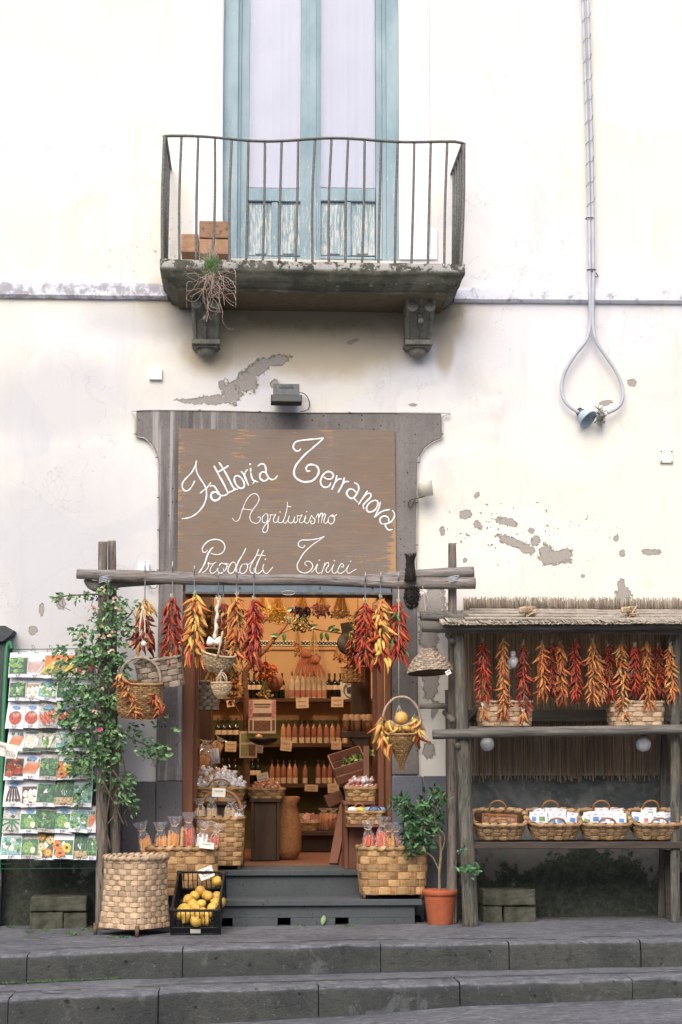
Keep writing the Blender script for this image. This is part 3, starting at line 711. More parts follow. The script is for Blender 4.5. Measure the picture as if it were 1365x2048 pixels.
words = {
 'F': ((350,860), 5.935, [
  ([(240,600),(205,670),(165,715),(120,722),(90,680),(100,620),(150,560),(205,500),(245,420),(258,365)],15),
  ([(258,365),(252,430),(265,510),(310,590),(350,650),(375,710),(375,800),(345,890),(285,970),(220,1020),(160,1045),(82,1055)],15),
  ([(300,752),(340,720),(380,690),(430,622)],14),
  ([(415,675),(445,660),(480,680),(510,730),(540,775),(580,780),(620,765),(650,735)],17),
  ([(530,770),(490,740),(445,750),(430,790),(450,830),(490,840),(530,815),(545,780)],22),
  ([(465,425),(520,530),(580,640),(640,760)],19), ([(525,385),(580,470),(640,580),(700,690),(750,705)],19),
  ([(640,745),(680,728),(720,705)],17), ([(515,500),(570,470),(640,425)],18),
  ([(745,540),(790,570),(825,630),(820,680),(780,695),(735,660),(710,600),(715,555),(750,541)],19),
  ([(785,490),(820,530),(850,600),(880,665)],20), ([(825,545),(840,500),(865,470)],17),
  ([(900,450),(905,520),(925,590),(950,605),(990,622)],18), ([(950,600),(925,650)],17),
  ([(985,435),(1020,405),(1060,410),(1080,450),(1085,510),(1110,560),(1150,590),(1190,580),(1220,540)],18),
  ([(1085,510),(1040,500),(1010,540),(1025,590),(1075,605),(1115,570)],20), ([(895,407)],22)]),
 'T': ((560,860), 5.6875, [
  ([(240,215),(215,240),(180,235),(155,200),(170,150),(220,125),(340,110),(440,100),(500,92)],18),
  ([(500,92),(440,150),(370,210),(290,280),(210,370),(170,440),(165,510),(200,560),(260,590),(320,592),(380,575),(430,520),(445,460),(420,415),(370,395),(320,405),(300,440),(315,470),(350,465)],20),
  ([(500,535),(540,560),(590,555),(610,515),(580,480),(530,480),(490,520),(465,580),(480,635),(520,655),(560,640),(583,600)],18),
  ([(650,515),(635,590),(590,685)],18), ([(640,590),(670,560),(705,560)],16), ([(735,540),(715,620),(660,718)],18), ([(715,620),(745,590),(790,590)],16),
  ([(845,600),(885,620),(900,670),(875,730),(850,780),(890,825)],16), ([(870,715),(830,675),(785,680),(762,720),(785,765),(825,780),(860,750)],18),
  ([(1000,690),(950,770),(895,850)],16), ([(950,770),(1000,725),(1035,730),(1030,770),(970,830),(950,860),(958,900)],16),
  ([(1075,800),(1110,810),(1115,850),(1085,910),(1030,935),(995,920),(990,880),(1020,830),(1078,800)],17),
  ([(1145,820),(1125,900),(1075,998)],16), ([(1075,998),(1160,930),(1255,905)],16),
  ([(1280,915),(1305,950),(1300,1000),(1260,1050),(1210,1070),(1205,1100),(1240,1140),(1285,1130)],15),
  ([(1240,1050),(1235,1000),(1190,980),(1150,1000),(1140,1040),(1165,1070),(1205,1065)],15)]),
 'A': ((450,980), 5.6875, [
  ([(85,320),(110,350),(140,355),(165,330),(185,270),(210,200),(240,130),(280,70),(330,42),(370,55),(390,100),(375,150),(330,210),(300,260),(285,310),(300,355),(345,380),(385,370),(405,335),(400,305),(370,315)],8),
  ([(205,215),(260,222),(310,230)],7),
  ([(490,280),(465,270),(430,310),(430,360),(460,375),(490,340),(490,280),(492,380),(490,440),(470,480),(440,480),(432,450),(460,400),(500,360),(520,310),(515,280)],9),
  ([(515,280),(560,285),(580,280),(555,330),(565,370),(600,360),(617,300)],8), ([(617,300),(605,350),(625,375),(660,360),(690,290),(712,190),(712,135)],8),
  ([(690,290),(672,340),(675,375),(700,370),(725,330),(735,290)],8), ([(705,180),(730,190),(755,190)],8),
  ([(735,290),(722,345),(740,375),(775,365),(798,300)],8), ([(798,300),(788,350),(805,375),(830,340),(822,285)],8),
  ([(822,285),(850,295),(880,285),(855,330),(852,365),(880,375),(910,340),(925,290)],8), ([(925,290),(905,345),(925,378),(955,365),(985,290)],8),
  ([(985,285),(1000,310),(1025,340),(1020,375),(990,385),(975,360),(995,350)],9),
  ([(1035,320),(1060,275),(1070,290),(1065,385)],9), ([(1070,320),(1095,265),(1110,280),(1100,385)],9), ([(1105,320),(1130,270),(1145,290),(1130,340),(1130,370),(1155,380),(1180,340)],9),
  ([(1225,285),(1185,310),(1178,360),(1205,388),(1240,365),(1248,310),(1225,285),(1215,300),(1250,300),(1275,275)],9), ([(630,250)],13), ([(932,246)],13)]),
 'P': ((370,1060), 6.825, [
  ([(310,275),(285,305),(250,300),(240,255),(270,200),(330,150),(410,130),(490,145),(540,195),(545,260),(510,315),(450,338),(390,330),(355,315)],14),
  ([(388,235),(340,290),(305,360),(280,440),(240,520),(180,610)],18),
  ([(240,585),(290,550),(325,490),(320,450),(360,465),(400,455),(432,437)],11), ([(400,455),(360,510),(345,560),(370,590),(420,570),(460,510)],10),
  ([(540,470),(500,450),(465,500),(450,550),(480,590),(530,575),(570,520),(575,470),(545,455),(560,470),(600,460)],12),
  ([(690,450),(650,440),(610,490),(590,550),(610,590),(660,580),(700,500),(690,450)],13), ([(835,250),(790,340),(730,440),(705,520),(700,570),(730,585),(760,570)],13),
  ([(830,470),(790,470),(755,530),(760,585),(810,590),(850,540),(855,480),(830,455),(870,470),(930,420)],11),
  ([(1010,262),(975,350),(920,450),(890,520),(900,575),(940,590),(975,560)],13), ([(1078,275),(1040,350),(990,460),(965,540),(975,590),(1020,585),(1060,550)],13), ([(975,348),(1040,345),(1105,350)],10),
  ([(1080,465),(1065,520),(1080,575),(1120,595),(1160,555),(1205,503)],11), ([(1100,400)],16)]),
 'Ti': ((570,1060), 7.583, [
  ([(305,230),(285,265),(250,268),(210,240),(210,190),(260,155),(340,155),(440,145),(530,125),(600,97)],14),
  ([(600,97),(530,150),(450,205),(370,270),(290,350),(240,430),(195,510),(190,570),(220,625),(280,652),(340,648),(395,610),(425,550),(405,500),(360,475),(315,485),(305,520),(340,545)],14),
  ([(400,645),(450,600),(500,515),(480,580),(480,630),(510,658),(545,640)],11), ([(610,495),(590,570),(552,675)],12),
  ([(595,560),(630,505),(660,500),(665,540),(630,590),(630,635),(665,640),(700,600),(745,520)],11), ([(745,520),(720,590),(725,645),(765,655),(800,620)],11),
  ([(850,555),(885,565),(890,530),(865,510),(830,550),(805,610),(815,650),(860,655),(920,610),(975,525)],11), ([(975,525),(945,590),(945,640),(975,658),(1030,625),(1090,593)],11),
  ([(527,458)],18), ([(752,465)],18), ([(1000,475)],18)])}
for k_, (org, sc_, L) in words.items():
    mb = MB()
    for pts, w in L: stroke(mb, pts, w, org, sc_, dot=len(pts) == 1)
    mb.build('lettering', white_paint, sb)

# ---------------------------------------------------------------- flood lamp above the sign
grey_al = mat('painted_aluminium', '44484C', '565A5E', scale=30, rough=.5, bump=.15, metal=.2); dk_al = mat('dark_lamp_rim', '2C2E30', '3C3E40', scale=30, rough=.45, bump=.1)
c = at(573, 790, -.15); fl_ = thing('flood_lamp', 'grey flood lamp bolted to the wall above the sign', 'lamp', c); fl_z = c
mb = MB(); k = mpp()
mb.box(c+Vector((0,.02,.012)), (52*k,.16,26*k), (R(-12),0,0), taper=1.0); mb.box(c+Vector((0,.04,.055)), (36*k,.12,9*k), (R(-12),0,0))
for i in range(9): mb.box(c+Vector((lerp(-.05,.05,i/8),-.055,.048)), (.004,.02,.022), (R(-12),0,0), mi=1)
mb.build('housing', [grey_al, dk_al], fl_, bevel=.008, seg=2)
mb = MB(); mb.box(c+Vector((0,-.045,-.05)), (62*k,.08,16*k), (R(-12),0,0)); mb.box(c+Vector((0,-.02,-.075)), (30*k,.03,6*k)); mb.build('rim', dk_al, fl_, bevel=.006, seg=2)
mb = MB(); mb.box((c.x, -.04, c.z-.02), (.03,.1,.03)); mb.build('bracket', grey_al, fl_)
mb = MB(); mb.tube(catmull([at(597,785,-.06), at(610,788,-.04), at(619,802,-.03), at(617,818,-.02), at(600,824,-.03)], 6), .0035, 5); mb.build('cable', dk_al, fl_)

# white edge cable clipped round the stone surround
wc = mat('white_cable', 'A8A49C', 'C4C0B8', scale=20, rough=.5, bump=0)
mb = MB()
pathc = [(318,1160),(317,1000),(317,930),(312,905),(301,887),(288,876),(272,870),(271,835),(275,821),(420,821),(600,825),(880,826),(885,835),(885,870),(882,878),(868,884),(852,896),(842,912),(836,930),(834,1060),(833,1165),(850,1185),(857,1205),(845,1225)]
mb.tube(catmull([at(x, y, -.036) for x, y in pathc], 5), .004, 6)
for x, y in ((317,1140),(317,1060),(317,995),(314,915),(271,868),(400,820),(520,823),(700,825),(885,868),(838,925),(834,1005),(834,1090)): mb.box(at(x, y, -.036), (.02,.014,.006), mi=1)
tag(mb.build('edge_cable', [wc, black_iron]), 'thin white cable clipped round the edge of the grey stone surround', 'cable')
mb = MB()
for q in range(3): mb.tube(catmull([at(290+q*2,1160,-.04), at(300,1172+q*2,-.05), at(312+q,1176-q,-.05), at(317,1160,-.04)], 6), .004, 5)
tag(mb.build('loose_cable', mat('grey_cable','8C8E90','9C9EA0',rough=.5,bump=0)), 'loop of grey cable hanging behind the log left of the door', 'cable')

# junction boxes
def plate(name, label, px0, py0, px1, py1, m, d=.03, screws=False):
    a, b = at(px0, py0, 0), at(px1, py1, 0); t_ = thing(name, label, 'box', ((a.x+b.x)/2, -d/2, b.z))
    mb = MB(); mb.box(((a.x+b.x)/2, -d/2, (a.z+b.z)/2), (b.x-a.x, d, a.z-b.z)); mb.build('cover', m, t_, bevel=.006, seg=3)
    if screws:
        for sx in (.1, .9):
            for sz in (.1, .9): mb = MB(); mb.lathe([(0,-.002),(.006,-.002),(.006,.002),(0,.003)], (lerp(a.x,b.x,sx), -d-.001, lerp(a.z,b.z,sz)), 8, rot=(PI/2,0,0)); mb.build('screw', black_iron, t_)
pw = mat('white_plastic', 'E9E9EC', 'F2F2F2', scale=8, rough=.4, bump=0)
plate('junction_box', 'small white square box on the wall left of the flood lamp', 299, 738, 325, 761, pw)
plate('junction_box', 'white square cover plate with four screws under the broken lamp', 1319, 901, 1346, 927, mat('cream_plate','E2DED4','EAE6DE',rough=.6,bump=.05), .02, True)
plate('junction_box', 'white box half hidden behind the log left of the door', 277, 1128, 299, 1158, pw, .04)

# white cylindrical lamp on the surround
c = at(851, 977, -.12); t_ = thing('wall_lamp', 'cream cylinder spotlight on the right edge of the stone surround', 'lamp', c)
mb = MB(); ck = mpp()*15
mb.lathe([(ck*.9,-.058),(ck,-.058),(ck,.056),(ck*.96,.06),(0,.06)], c, 20, rot=(R(8), R(-6), 0)); mb.build('shade', mat('cream_lamp_paint','CFCBBD','DAD6C8',rough=.5,bump=.05), t_)
mb = MB(); mb.box((c.x, -.06, c.z+.02), (.02,.12,.02)); mb.build('bracket', black_iron, t_)
mb = MB(); mb.tube(catmull([at(851,992,-.12), at(838,996,-.08), at(822,1000,-.05), at(817,1008,-.045), at(822,1014,-.05), at(830,1000,-.06)], 6), .004, 5); mb.build('cable', dk_al, t_)

# ---------------------------------------------------------------- conduit with the broken lamp
cond = mat('grey_conduit', 'ACAFB8', 'C0C3CB', scale=6, rough=.6, bump=.1)
cn = thing('cable_conduit', 'two grey conduits running down the wall and parting into a teardrop loop', 'conduit', at(1185, 660, -.02))
def pxpts(L, Y): return [at(x, y, Y) for x, y in L]
mb = MB(); mb.tube(catmull(pxpts([(1165,-60),(1166,0),(1171,150),(1176,300),(1179,450),(1180,560),(1181,640),(1173,680),(1150,710),(1131,742),(1124,770),(1127,795),(1140,813),(1158,825)], -.07), 6), .0145, 8); mb.build('pipe', cond, cn)
mb = MB(); mb.tube(catmull(pxpts([(1175,-60),(1176,0),(1180,150),(1184,300),(1186,450),(1187,560),(1186,640),(1192,680),(1212,712),(1232,742),(1244,770),(1246,795),(1237,814),(1216,826)], -.072), 6), .0145, 8); mb.build('pipe', cond, cn)
mb = MB(); wires = []
for i in range(11):
    y = -10+i*41; x = 1170+y*.024; wires.append([at(x-6, y+14, -.085), at(x, y+6, -.092), at(x+9, y+3, -.09), at(x+11, y-6, -.08)])
for w_ in wires: mb.tube(w_, .002, 4)
mb.build('binding_wire', black_iron, cn)
for y in (437, 540):
    mb = MB(); c = at(1180+(y-437)*.03, y, -.07); mb.tube([c+Vector((math.cos(a/12*2*PI)*.034, math.sin(a/12*2*PI)*.024, 0)) for a in range(12)], .004, 5, closed=True)
    if y == 540: mb.tube(catmull([c+Vector((0,-.02,-.01)), at(1190,552,-.06), at(1197,553,-.05), at(1192,545,-.03)], 4), .004, 5)
    mb.build('clamp', dk_al, cn)
bl = thing('broken_lamp', 'broken street lamp with a pale blue shade at the end of the conduit loop', 'lamp', at(1185, 835, -.08))
mb = MB(); A = [at(1152,824,-.03), at(1193,824,-.16), at(1165,857,-.14)]
apex = at(1156,820,-.04); ring = [at(1194,822,-.10)+Vector((0,.0,0))]
ctr = at(1180,842,-.10); ax = (ctr-apex).normalized(); u = ax.orthogonal().normalized(); w_ = ax.cross(u)
prof_ = [(.018,0),(.022,.02),(.05,.07),(.08,.125),(.084,.125),(.052,.068)]
vs = []; n = 20
for r_, h_ in prof_:
    for k2 in range(n): a = 2*PI*k2/n; vs.append(apex+ax*h_+(u*math.cos(a)+w_*math.sin(a))*r_)
mb.add(vs, [(i*n+k2, i*n+(k2+1)%n, (i+1)*n+(k2+1)%n, (i+1)*n+k2) for i in range(len(prof_)-1) for k2 in range(n)], 0, True)
mb.build('shade', mat('pale_blue_enamel', '9FB4C6', 'B8CAD8', scale=9, rough=.4, bump=.1), bl)
mb = MB()
for i in range(4): c = apex.lerp(ctr, .05+i*.09); mb.tube([c+(u*math.cos(a/12*2*PI)+w_*math.sin(a/12*2*PI))*(.026+i*.003) for a in range(12)], .004, 5, closed=True)
mb.build('collar', black_iron, bl)
mb = MB()
for i in range(16):
    a = jitter(at(1205,833,-.07), .035); b = jitter(a, .05); c3 = jitter(a, .05); off = Vector((0,-.004,0)); mb.prism([a, b, c3], off)
for i in range(10): a = jitter(at(1200,828,-.07), .03); mb.tube([a, jitter(a,.03), jitter(a,.05)], .003, 4)
mb.prism([at(1192,832,-.08), at(1208,836,-.08), at(1204,857,-.08), at(1196,850,-.08)], (0,-.004,0))
mb.build('torn_metal', mat('torn_green_metal', '4A5450', '7C857E', scale=22, rough=.6, bump=.3), bl)

# ---------------------------------------------------------------- neighbouring door frame at the left edge
mb = MB()
mb.box((at(0,1500,-.06).x-.12, -.05, at(0,1500).z), (.26, .1, .01))
a = at(0,1254,-.2); capP = [at(-60,1252,-.12), at(12,1252,-.12), at(30,1262,-.12), at(26,1270,-.12), at(8,1284,-.12), at(-60,1284,-.12)]
mb.prism([Vector((p.x, -.16, p.z)) for p in capP[::-1]], (0,.18,0))
vbar(mb, 2, 9, 1284, 1850, -.03, .05); vbar(mb, -20, 0, 1284, 1850, -.12, .1)
o_ = mb.build('doorway_frame', M_lava('dark_frame_stone', '3C4144', '565B5E'), bevel=.006); tag(o_, 'dark moulded door frame of the neighbouring house at the left edge', 'door frame')

# ---------------------------------------------------------------- rustic timber
def M_log(name, a, b, c, st):
    N = NT(name); m1 = N.noise(N.mapping(st), 9, 7, .75, .6); m2 = N.noise(N.mapping(tuple(q*2.2 for q in st), (3,1,2)), 8, 5, .7, .8); m3 = N.noise(N.mapping((1,1,1)), 5, 4, .6)
    oi = N.n('ObjectInfo'); col = N.ramp(m1, [(.3, srgb(a)), (.52, srgb(b)), (.72, srgb(c))]); col = N.mix(N.math('MULTIPLY', N.mrange(m3, .5, .7), .35), col, srgb('8A7560'))
    cr = N.mrange(m2, .40, .33); col = N.mix(N.math('MULTIPLY', cr, .85), col, srgb('221E1B'))
    return N.out(col, .9, N.bump(N.math('SUBTRACT', m1, N.math('MULTIPLY', cr, .9)), 1.0, .018), spec=.2)
logv = M_log('weathered_log_upright', '5A524C', '867C74', 'AAA098', (5,5,.45))
logh = M_log('weathered_log_level', '665F5A', '96908C', 'B8B2AE', (.45,6,6))
logd = M_log('dark_mossy_log', '42443E', '6A6860', '98938A', (5,5,.5))
logdh = mat('dark_level_log', '504C46', '7E7A74', '9A968E', scale=7, st=(.6,6,6), rough=.95, bump=1, bd=.012, dist=.6)
def log(mb, pts, r, n=12, wob=.10, seg=.05, mi=0):
    pts = [Vector(p) for p in pts]; L = sum((b-a).length for a, b in zip(pts, pts[1:])); C = catmull(pts, max(3, int(L/seg/(len(pts)-1))))
    N = len(C); sd_ = rnd.uniform(0, 99)
    rr = r if hasattr(r, '__len__') else [r, r]
    rad = [table(i/(N-1), [(j/(len(rr)-1), q) for j, q in enumerate(rr)]) for i in range(N)]
    mb.tube(C, rad, n, mi, mod=lambda i, a: 1+wob*mnoise.noise((math.cos(a)*.9+sd_, math.sin(a)*.9, i*seg*1.3))*1.6+wob*.6*mnoise.noise((math.cos(a)*3+sd_, math.sin(a)*3, i*seg*6)))
pg = thing('log_pergola', 'rustic weathered log frame standing in front of the shop door', 'frame', at(575, 1845, -.45))
yp = -.5
mb = MB(); log(mb, [at(154,1148,yp), at(300,1154,yp), at(480,1160,yp), at(640,1160,yp), at(800,1166,yp), at(951,1166,yp)], [.034,.046,.044,.040,.042,.044]); mb.build('crossbeam', logh, pg)
mb = MB(); log(mb, [at(730,1158,yp+.085), at(840,1150,yp+.085), at(948,1144,yp+.085)], [.035,.045,.04]); mb.build('crossbeam', logh, pg)
mb = MB(); log(mb, [at(172,1158,yp+.07), at(190,1172,yp+.07), at(240,1165,yp+.08), at(330,1160,yp+.09)], [.02,.04,.035,.03]); mb.build('crossbeam', logh, pg)
gy = lambda px, Y: atz(px, 1700, 0)
def post(px_t, py_t, px_b, Y, r, m=logv, parent=pg, name='post', Yb=None, mid=None):
    a = at(px_t, py_t, Y); Yb = Y if Yb is None else Yb; b = at(px_b, 1800, Yb); gz = interp(0, b.x)[1]-.01
    b = Vector((b.x, Yb, gz)); mb = MB(); P_ = [a]+([at(mid[0], mid[1], (Y+Yb)/2)] if mid else [a.lerp(b, .45)+Vector((rnd.uniform(-.01,.01),0,0))])+[b]
    log(mb, P_, r); return mb.build(name, m, parent)
post(206, 1084, 206, yp+.09, [.034,.036,.052]); post(224, 1082, 233, yp+.17, [.030,.033,.04])
post(905, 1087, 903, yp+.10, [.030,.034,.036])
for x in (905, 212):
    mb = MB(); c = at(x, 1160, yp+.03)
    for q in range(4): mb.tube([c+Vector((math.cos(a/10*2*PI)*.05, math.sin(a/10*2*PI)*.09, (q-1.5)*.012+.01*math.cos(a/10*2*PI))) for a in range(10)], .004, 5, closed=True)
    mb.build('binding_wire', cond, pg)

# unseen opposite house added behind the camera, walls whitened for fill light: shades the foot of the facade and shows in the glass
ob = thing('opposite_house', 'ochre house across the street with green shutters', 'building', (0,-20,-.6))
mb = MB(); mb.box((2, -22, 3.9), (30, 4, 9.0)); mb.build('wall', mat('whitened_facade','E6DEC8','EFE8D6',scale=2,rough=.9,bump=.2), ob)
mb = MB(); mb.box((2,-21.9,8.55), (30.6,4.6,.3)); mb.build('roof', mat('tile_roof','9A6248','7E4E3A',scale=12,bump=.4), ob)
for i in range(6):
    for z in (1.2, 5.0):
        mb = MB(); mb.box((-9+i*4.2, -19.97, z+.9), (1.3, .1, 2.1)); w_ = mb.build('window', mat('green_shutter','3F5A48','4C6A56',rough=.6), ob)
# ---------------------------------------------------------------- basket weaving
chip = mat('split_chestnut_strip', '9A7448', 'C29E70', 'D8BC92', scale=14, st=(1,1,9), rough=.6, bump=.6, bd=.003, isl=.38, lo=.32, hi=.6)
chip_old = mat('pale_chestnut_strip', 'B5977A', 'CDB396', 'DCC7AC', scale=13, st=(1,1,9), rough=.7, bump=.6, bd=.003, isl=.3, lo=.32, hi=.6)
chip_grey = mat('grey_old_strip', '87796A', 'A89A89', '6F6154', scale=14, st=(1,1,5), rough=.85, bump=.4, bd=.002, isl=.3)
wick = mat('brown_wicker', '8E6B45', 'B08C5E', '6A4A2C', scale=30, rough=.7, bump=.4, bd=.002, isl=.35)
wick_pale = mat('pale_wicker', 'B79C78', 'D0B894', 'A08058', scale=30, rough=.7, bump=.4, bd=.002, isl=.25)
wick_grey = mat('grey_wicker', '8B7A68', 'B3A290', '5E5044', scale=30, rough=.8, bump=.4, bd=.002, isl=.35)
cane = mat('bent_cane', '8F6338', 'AA7C4C', scale=20, rough=.5, bump=.2)
rootwood = mat('brown_stick', '5A4334', '77604E', scale=20, rough=.8, bump=.4)
inner = mat('basket_inside', '4A3826', '5E4A34', scale=20, rough=.9, bump=.3)
STAKE = {'split_chestnut_strip': mat('darker_chestnut_stake','8A6440','AE8A5E','C09E72',scale=14,st=(5,5,1),rough=.65,bump=.5,bd=.003,isl=.3), 'pale_chestnut_strip': mat('darker_pale_stake','A58A6C','BFA384','CCB294',scale=14,st=(5,5,1),rough=.7,bump=.5,bd=.003,isl=.3), 'grey_old_strip': mat('dark_old_stake','6A5C4E','857564','5A4E44',scale=14,st=(5,5,1),rough=.85,bump=.5,isl=.3)}
def outline(a, b, p, n=256):
    """superellipse perimeter resampled by arc length -> function u -> (x, y, nx, ny) at unit scale"""
    P_ = []
    for i in range(n):
        t = 2*PI*i/n; c, s_ = math.cos(t), math.sin(t)
        P_.append(Vector((a*abs(c)**(2/p)*(1 if c > 0 else -1), b*abs(s_)**(2/p)*(1 if s_ > 0 else -1), 0)))
    L = [0]
    for i in range(n): L.append(L[-1]+(P_[(i+1) % n]-P_[i]).length)
    T_ = L[-1]
    import bisect
    def f(u):
        u = (u % 1)*T_; i = min(bisect.bisect_right(L, u)-1, n-1); t = (u-L[i])/max(1e-9, L[i+1]-L[i])
        q0, q1 = P_[i], P_[(i+1) % n]; q = q0.lerp(q1, t); d = (P_[(i+2) % n]-P_[i-1]).normalized(); return q.x, q.y, d.y, -d.x
    return f, T_
def weave(mb, a, b, p, H, prof, nst, rows, amp, stw=.5, gap=.06, wild=.3, mi=0, mi_in=1, inner_on=True, z0=0.0, axis_warp=None, p_top=None, stakes=True):
    """woven side wall. prof: table of (0..1 height, scale of outline)"""
    f, per = outline(a, b, p)
    ft = outline(a, b, p_top)[0] if p_top else None
    def pos(u, zf, off):
        x, y, nx_, ny_ = f(u); s_ = table(zf, prof)
        if ft: x2, y2, nx2, ny2 = ft(u); x, y = lerp(x, x2, zf), lerp(y, y2, zf); nx_, ny_ = lerp(nx_, nx2, zf), lerp(ny_, ny2, zf)
        v = Vector((x*s_+nx_*off, y*s_+ny_*off, z0+zf*H)); return axis_warp(v) if axis_warp else v
    nst += nst % 2; jz = [rnd.uniform(-.08, .08)/rows for _ in range(rows+1)]; jz[0] = jz[-1] = 0
    ph = [rnd.uniform(-.15, .15) for _ in range(nst)]
    for j in range(rows):
        za, zb_ = j/rows+jz[j]+gap/rows/2, (j+1)/rows+jz[j+1]-gap/rows/2
        for i in range(nst):
            if (i+j) % 2: continue
            uc = (i+ph[i]*wild)/nst; vs = []; K = 8; dz_ = rnd.uniform(-wild, wild)*.12/rows; dd = rnd.uniform(0, wild)*amp*.6
            for k in range(K+1):
                u = uc+(k/K-.5)*2/nst*.98; off = amp*max(-1, min(.8, 1.7*math.cos(PI*(k/K-.5)*2)))+dd*math.cos(PI*(k/K-.5)); tz = dz_*(k/K-.5)*2
                e = (zb_-za)*.07
                for zf, o in ((za, -amp*.45), (za+e, 0), ((za+zb_)/2, amp*.07), (zb_-e, 0), (zb_, -amp*.45)): vs.append(pos(u, min(max(zf+tz, 0), 1.02), off+o))
            mb.add(vs, [(k*5+q, (k+1)*5+q, (k+1)*5+q+1, k*5+q+1) for k in range(K) for q in range(4)], mi, False)
    for i in range(nst):
        for j in range(rows):
            if (i+j) % 2 == 0: continue
            vs = []; K = 4; uc = (i+ph[i]*wild)/nst; w_ = stw/nst*rnd.uniform(.85, 1.1)
            for k in range(K+1):
                zf = (j+.5+(k/K-.5)*1.9)/rows; zf = min(max(zf, 0), 1); off = amp*max(-.8, min(.75, 1.5*math.cos(PI*(k/K-.5)*1.9)))
                for du, o in ((-.5, -amp*.5), (-.35, 0), (.35, 0), (.5, -amp*.5)): vs.append(pos(uc+du*w_, zf, off+o))
            mb.add(vs, [(k*4+q, k*4+q+1, (k+1)*4+q+1, (k+1)*4+q) for k in range(K) for q in range(3)], 2 if stakes else mi, False)
    if inner_on:
        n = 40; vs = [pos(k/n, zf, -amp*1.6) for zf in (0, .25, .5, .75, 1) for k in range(n)]
        mb.add(vs, [(q*n+k, q*n+(k+1) % n, (q+1)*n+(k+1) % n, (q+1)*n+k) for q in range(4) for k in range(n)]+[tuple(range(n))], mi_in, True)
    return pos
def rope_ring(mb, pos, zf, r, off=0, lobes=3, twist=40, n=120, k=10, mi=0, dz=0, wild=.0):
    pts = [pos(i/n, zf, off)+Vector((0,0,dz+wild*mnoise.noise((i*.3,1,1)))) for i in range(n)]
    mb.tube(pts, r, k, mi, closed=True, mod=lambda i, a: 1+.22*math.cos(lobes*a-2*PI*twist*i/n))
def wrap_rim(mb, pos, zf, r, nw, mi=0, off=0, w=.62, tall=1.3):
    """flat strips wound slantwise over the rim, each its own island"""
    for i in range(nw):
        vs = []; K = 8; u0 = i/nw+rnd.uniform(-.1,.1)/nw
        for k in range(K+1):
            a = -PI*.75+2*PI*1.0*k/K; u = u0+(k/K-.5)*1.5/nw; rr = r*rnd.uniform(.95,1.08)
            base = pos(u, zf, off); base2 = pos(u+w/nw, zf, off)
            nrm = (pos(u, zf, off+1)-base).normalized()
            d = nrm*math.cos(a)*rr+Vector((0,0,1))*math.sin(a)*rr*tall
            vs += [base+d, base2+d]
        mb.add(vs, [(2*k, 2*k+1, 2*k+3, 2*k+2) for k in range(K)], mi, True)
def arc_handle(mb, p0, p1, h, r, n=24, mi=0, twist=0, lean=(0,0,0), flat=1.0):
    p0, p1 = Vector(p0), Vector(p1); L = Vector(lean); pts = []
    for i in range(n+1):
        t = i/n; a = PI*t; pts.append(p0.lerp(p1, (1-math.cos(a))/2)+Vector((0,0,h*math.sin(a)**.8))+L*math.sin(a))
    mb.tube(pts, r, 8, mi, mod=(lambda i, a: 1+.2*math.cos(2*a-i*twist)) if twist else None)
def basket(name, label, loc, a, b, p, H, prof, nst, rows, amp, m=None, rim='wrap', rimr=.014, nw=None, legs=None, handle=None, rot=None, group=None, p_top=None, stw=.5, gap=.06, wild=.3, legh=.03, bodyname='woven_side', rim_m=None, cat='basket', warp=None):
    m = m or chip; t_ = thing(name, label, cat, (0,0,0), group)
    mb = MB(); z0 = legh if legs else 0
    pos = weave(mb, a, b, p, H, prof, nst, rows, amp, stw, gap, wild, z0=z0, p_top=p_top, axis_warp=warp); mb.build(bodyname, [m, inner, STAKE.get(m.name, m)], t_)
    mb = MB()
    if rim == 'wrap': wrap_rim(mb, pos, 1.0, rimr, nw or nst*1, 0); rope_ring(mb, pos, 1.0, rimr*.8, n=80)
    elif rim == 'rope': rope_ring(mb, pos, 1.0, rimr, twist=nst*1.5)
    mb.build('rim', rim_m or m, t_)
    if legs:
        for (x, y) in legs: mb = MB(); mb.tube([(x, y, -.002), (x, y, legh+.03)], [.013,.015], 8); mb.build('leg', rootwood, t_)
    if handle:
        for h_ in handle:
            mb = MB(); arc_handle(mb, *h_['a'], mi=0, twist=h_.get('tw', 0), lean=h_.get('lean', (0,0,0))); mb.build('handle', h_.get('m', cane), t_)
    t_.location = loc
    if rot: t_.rotation_euler = rot
    return t_, pos
# ---------------------------------------------------------------- things standing on the pavement and steps
def gl(px, py):
    z = 0.0
    for _ in range(6): p = atz(px, py, z); z = interp(0, p.x)[1]
    return atz(px, py, z)
# tall square-footed basket
p = gl(265, 1874); c = Vector((p.x+.0, p.y+.25, p.z))
sc_ = (at(330,1800,c.y).x-at(193,1800,c.y).x)/2
basket('tall_basket', 'tall empty woven basket on stick feet left of the lemon crate', c, sc_*.80, sc_*.80, 4.2, at(265,1716,c.y-.2).z-c.z-.05, [(0,1.08),(.25,1.04),(.6,1.03),(1,1.10)], 26, 13, .005,
       m=chip_old, p_top=2.3, rimr=.017, nw=26, legs=[(-.19,-.19),(.19,-.19),(-.19,.19),(.19,.19)], rot=(0,0,R(52)), legh=.045, stw=.6, wild=.6)
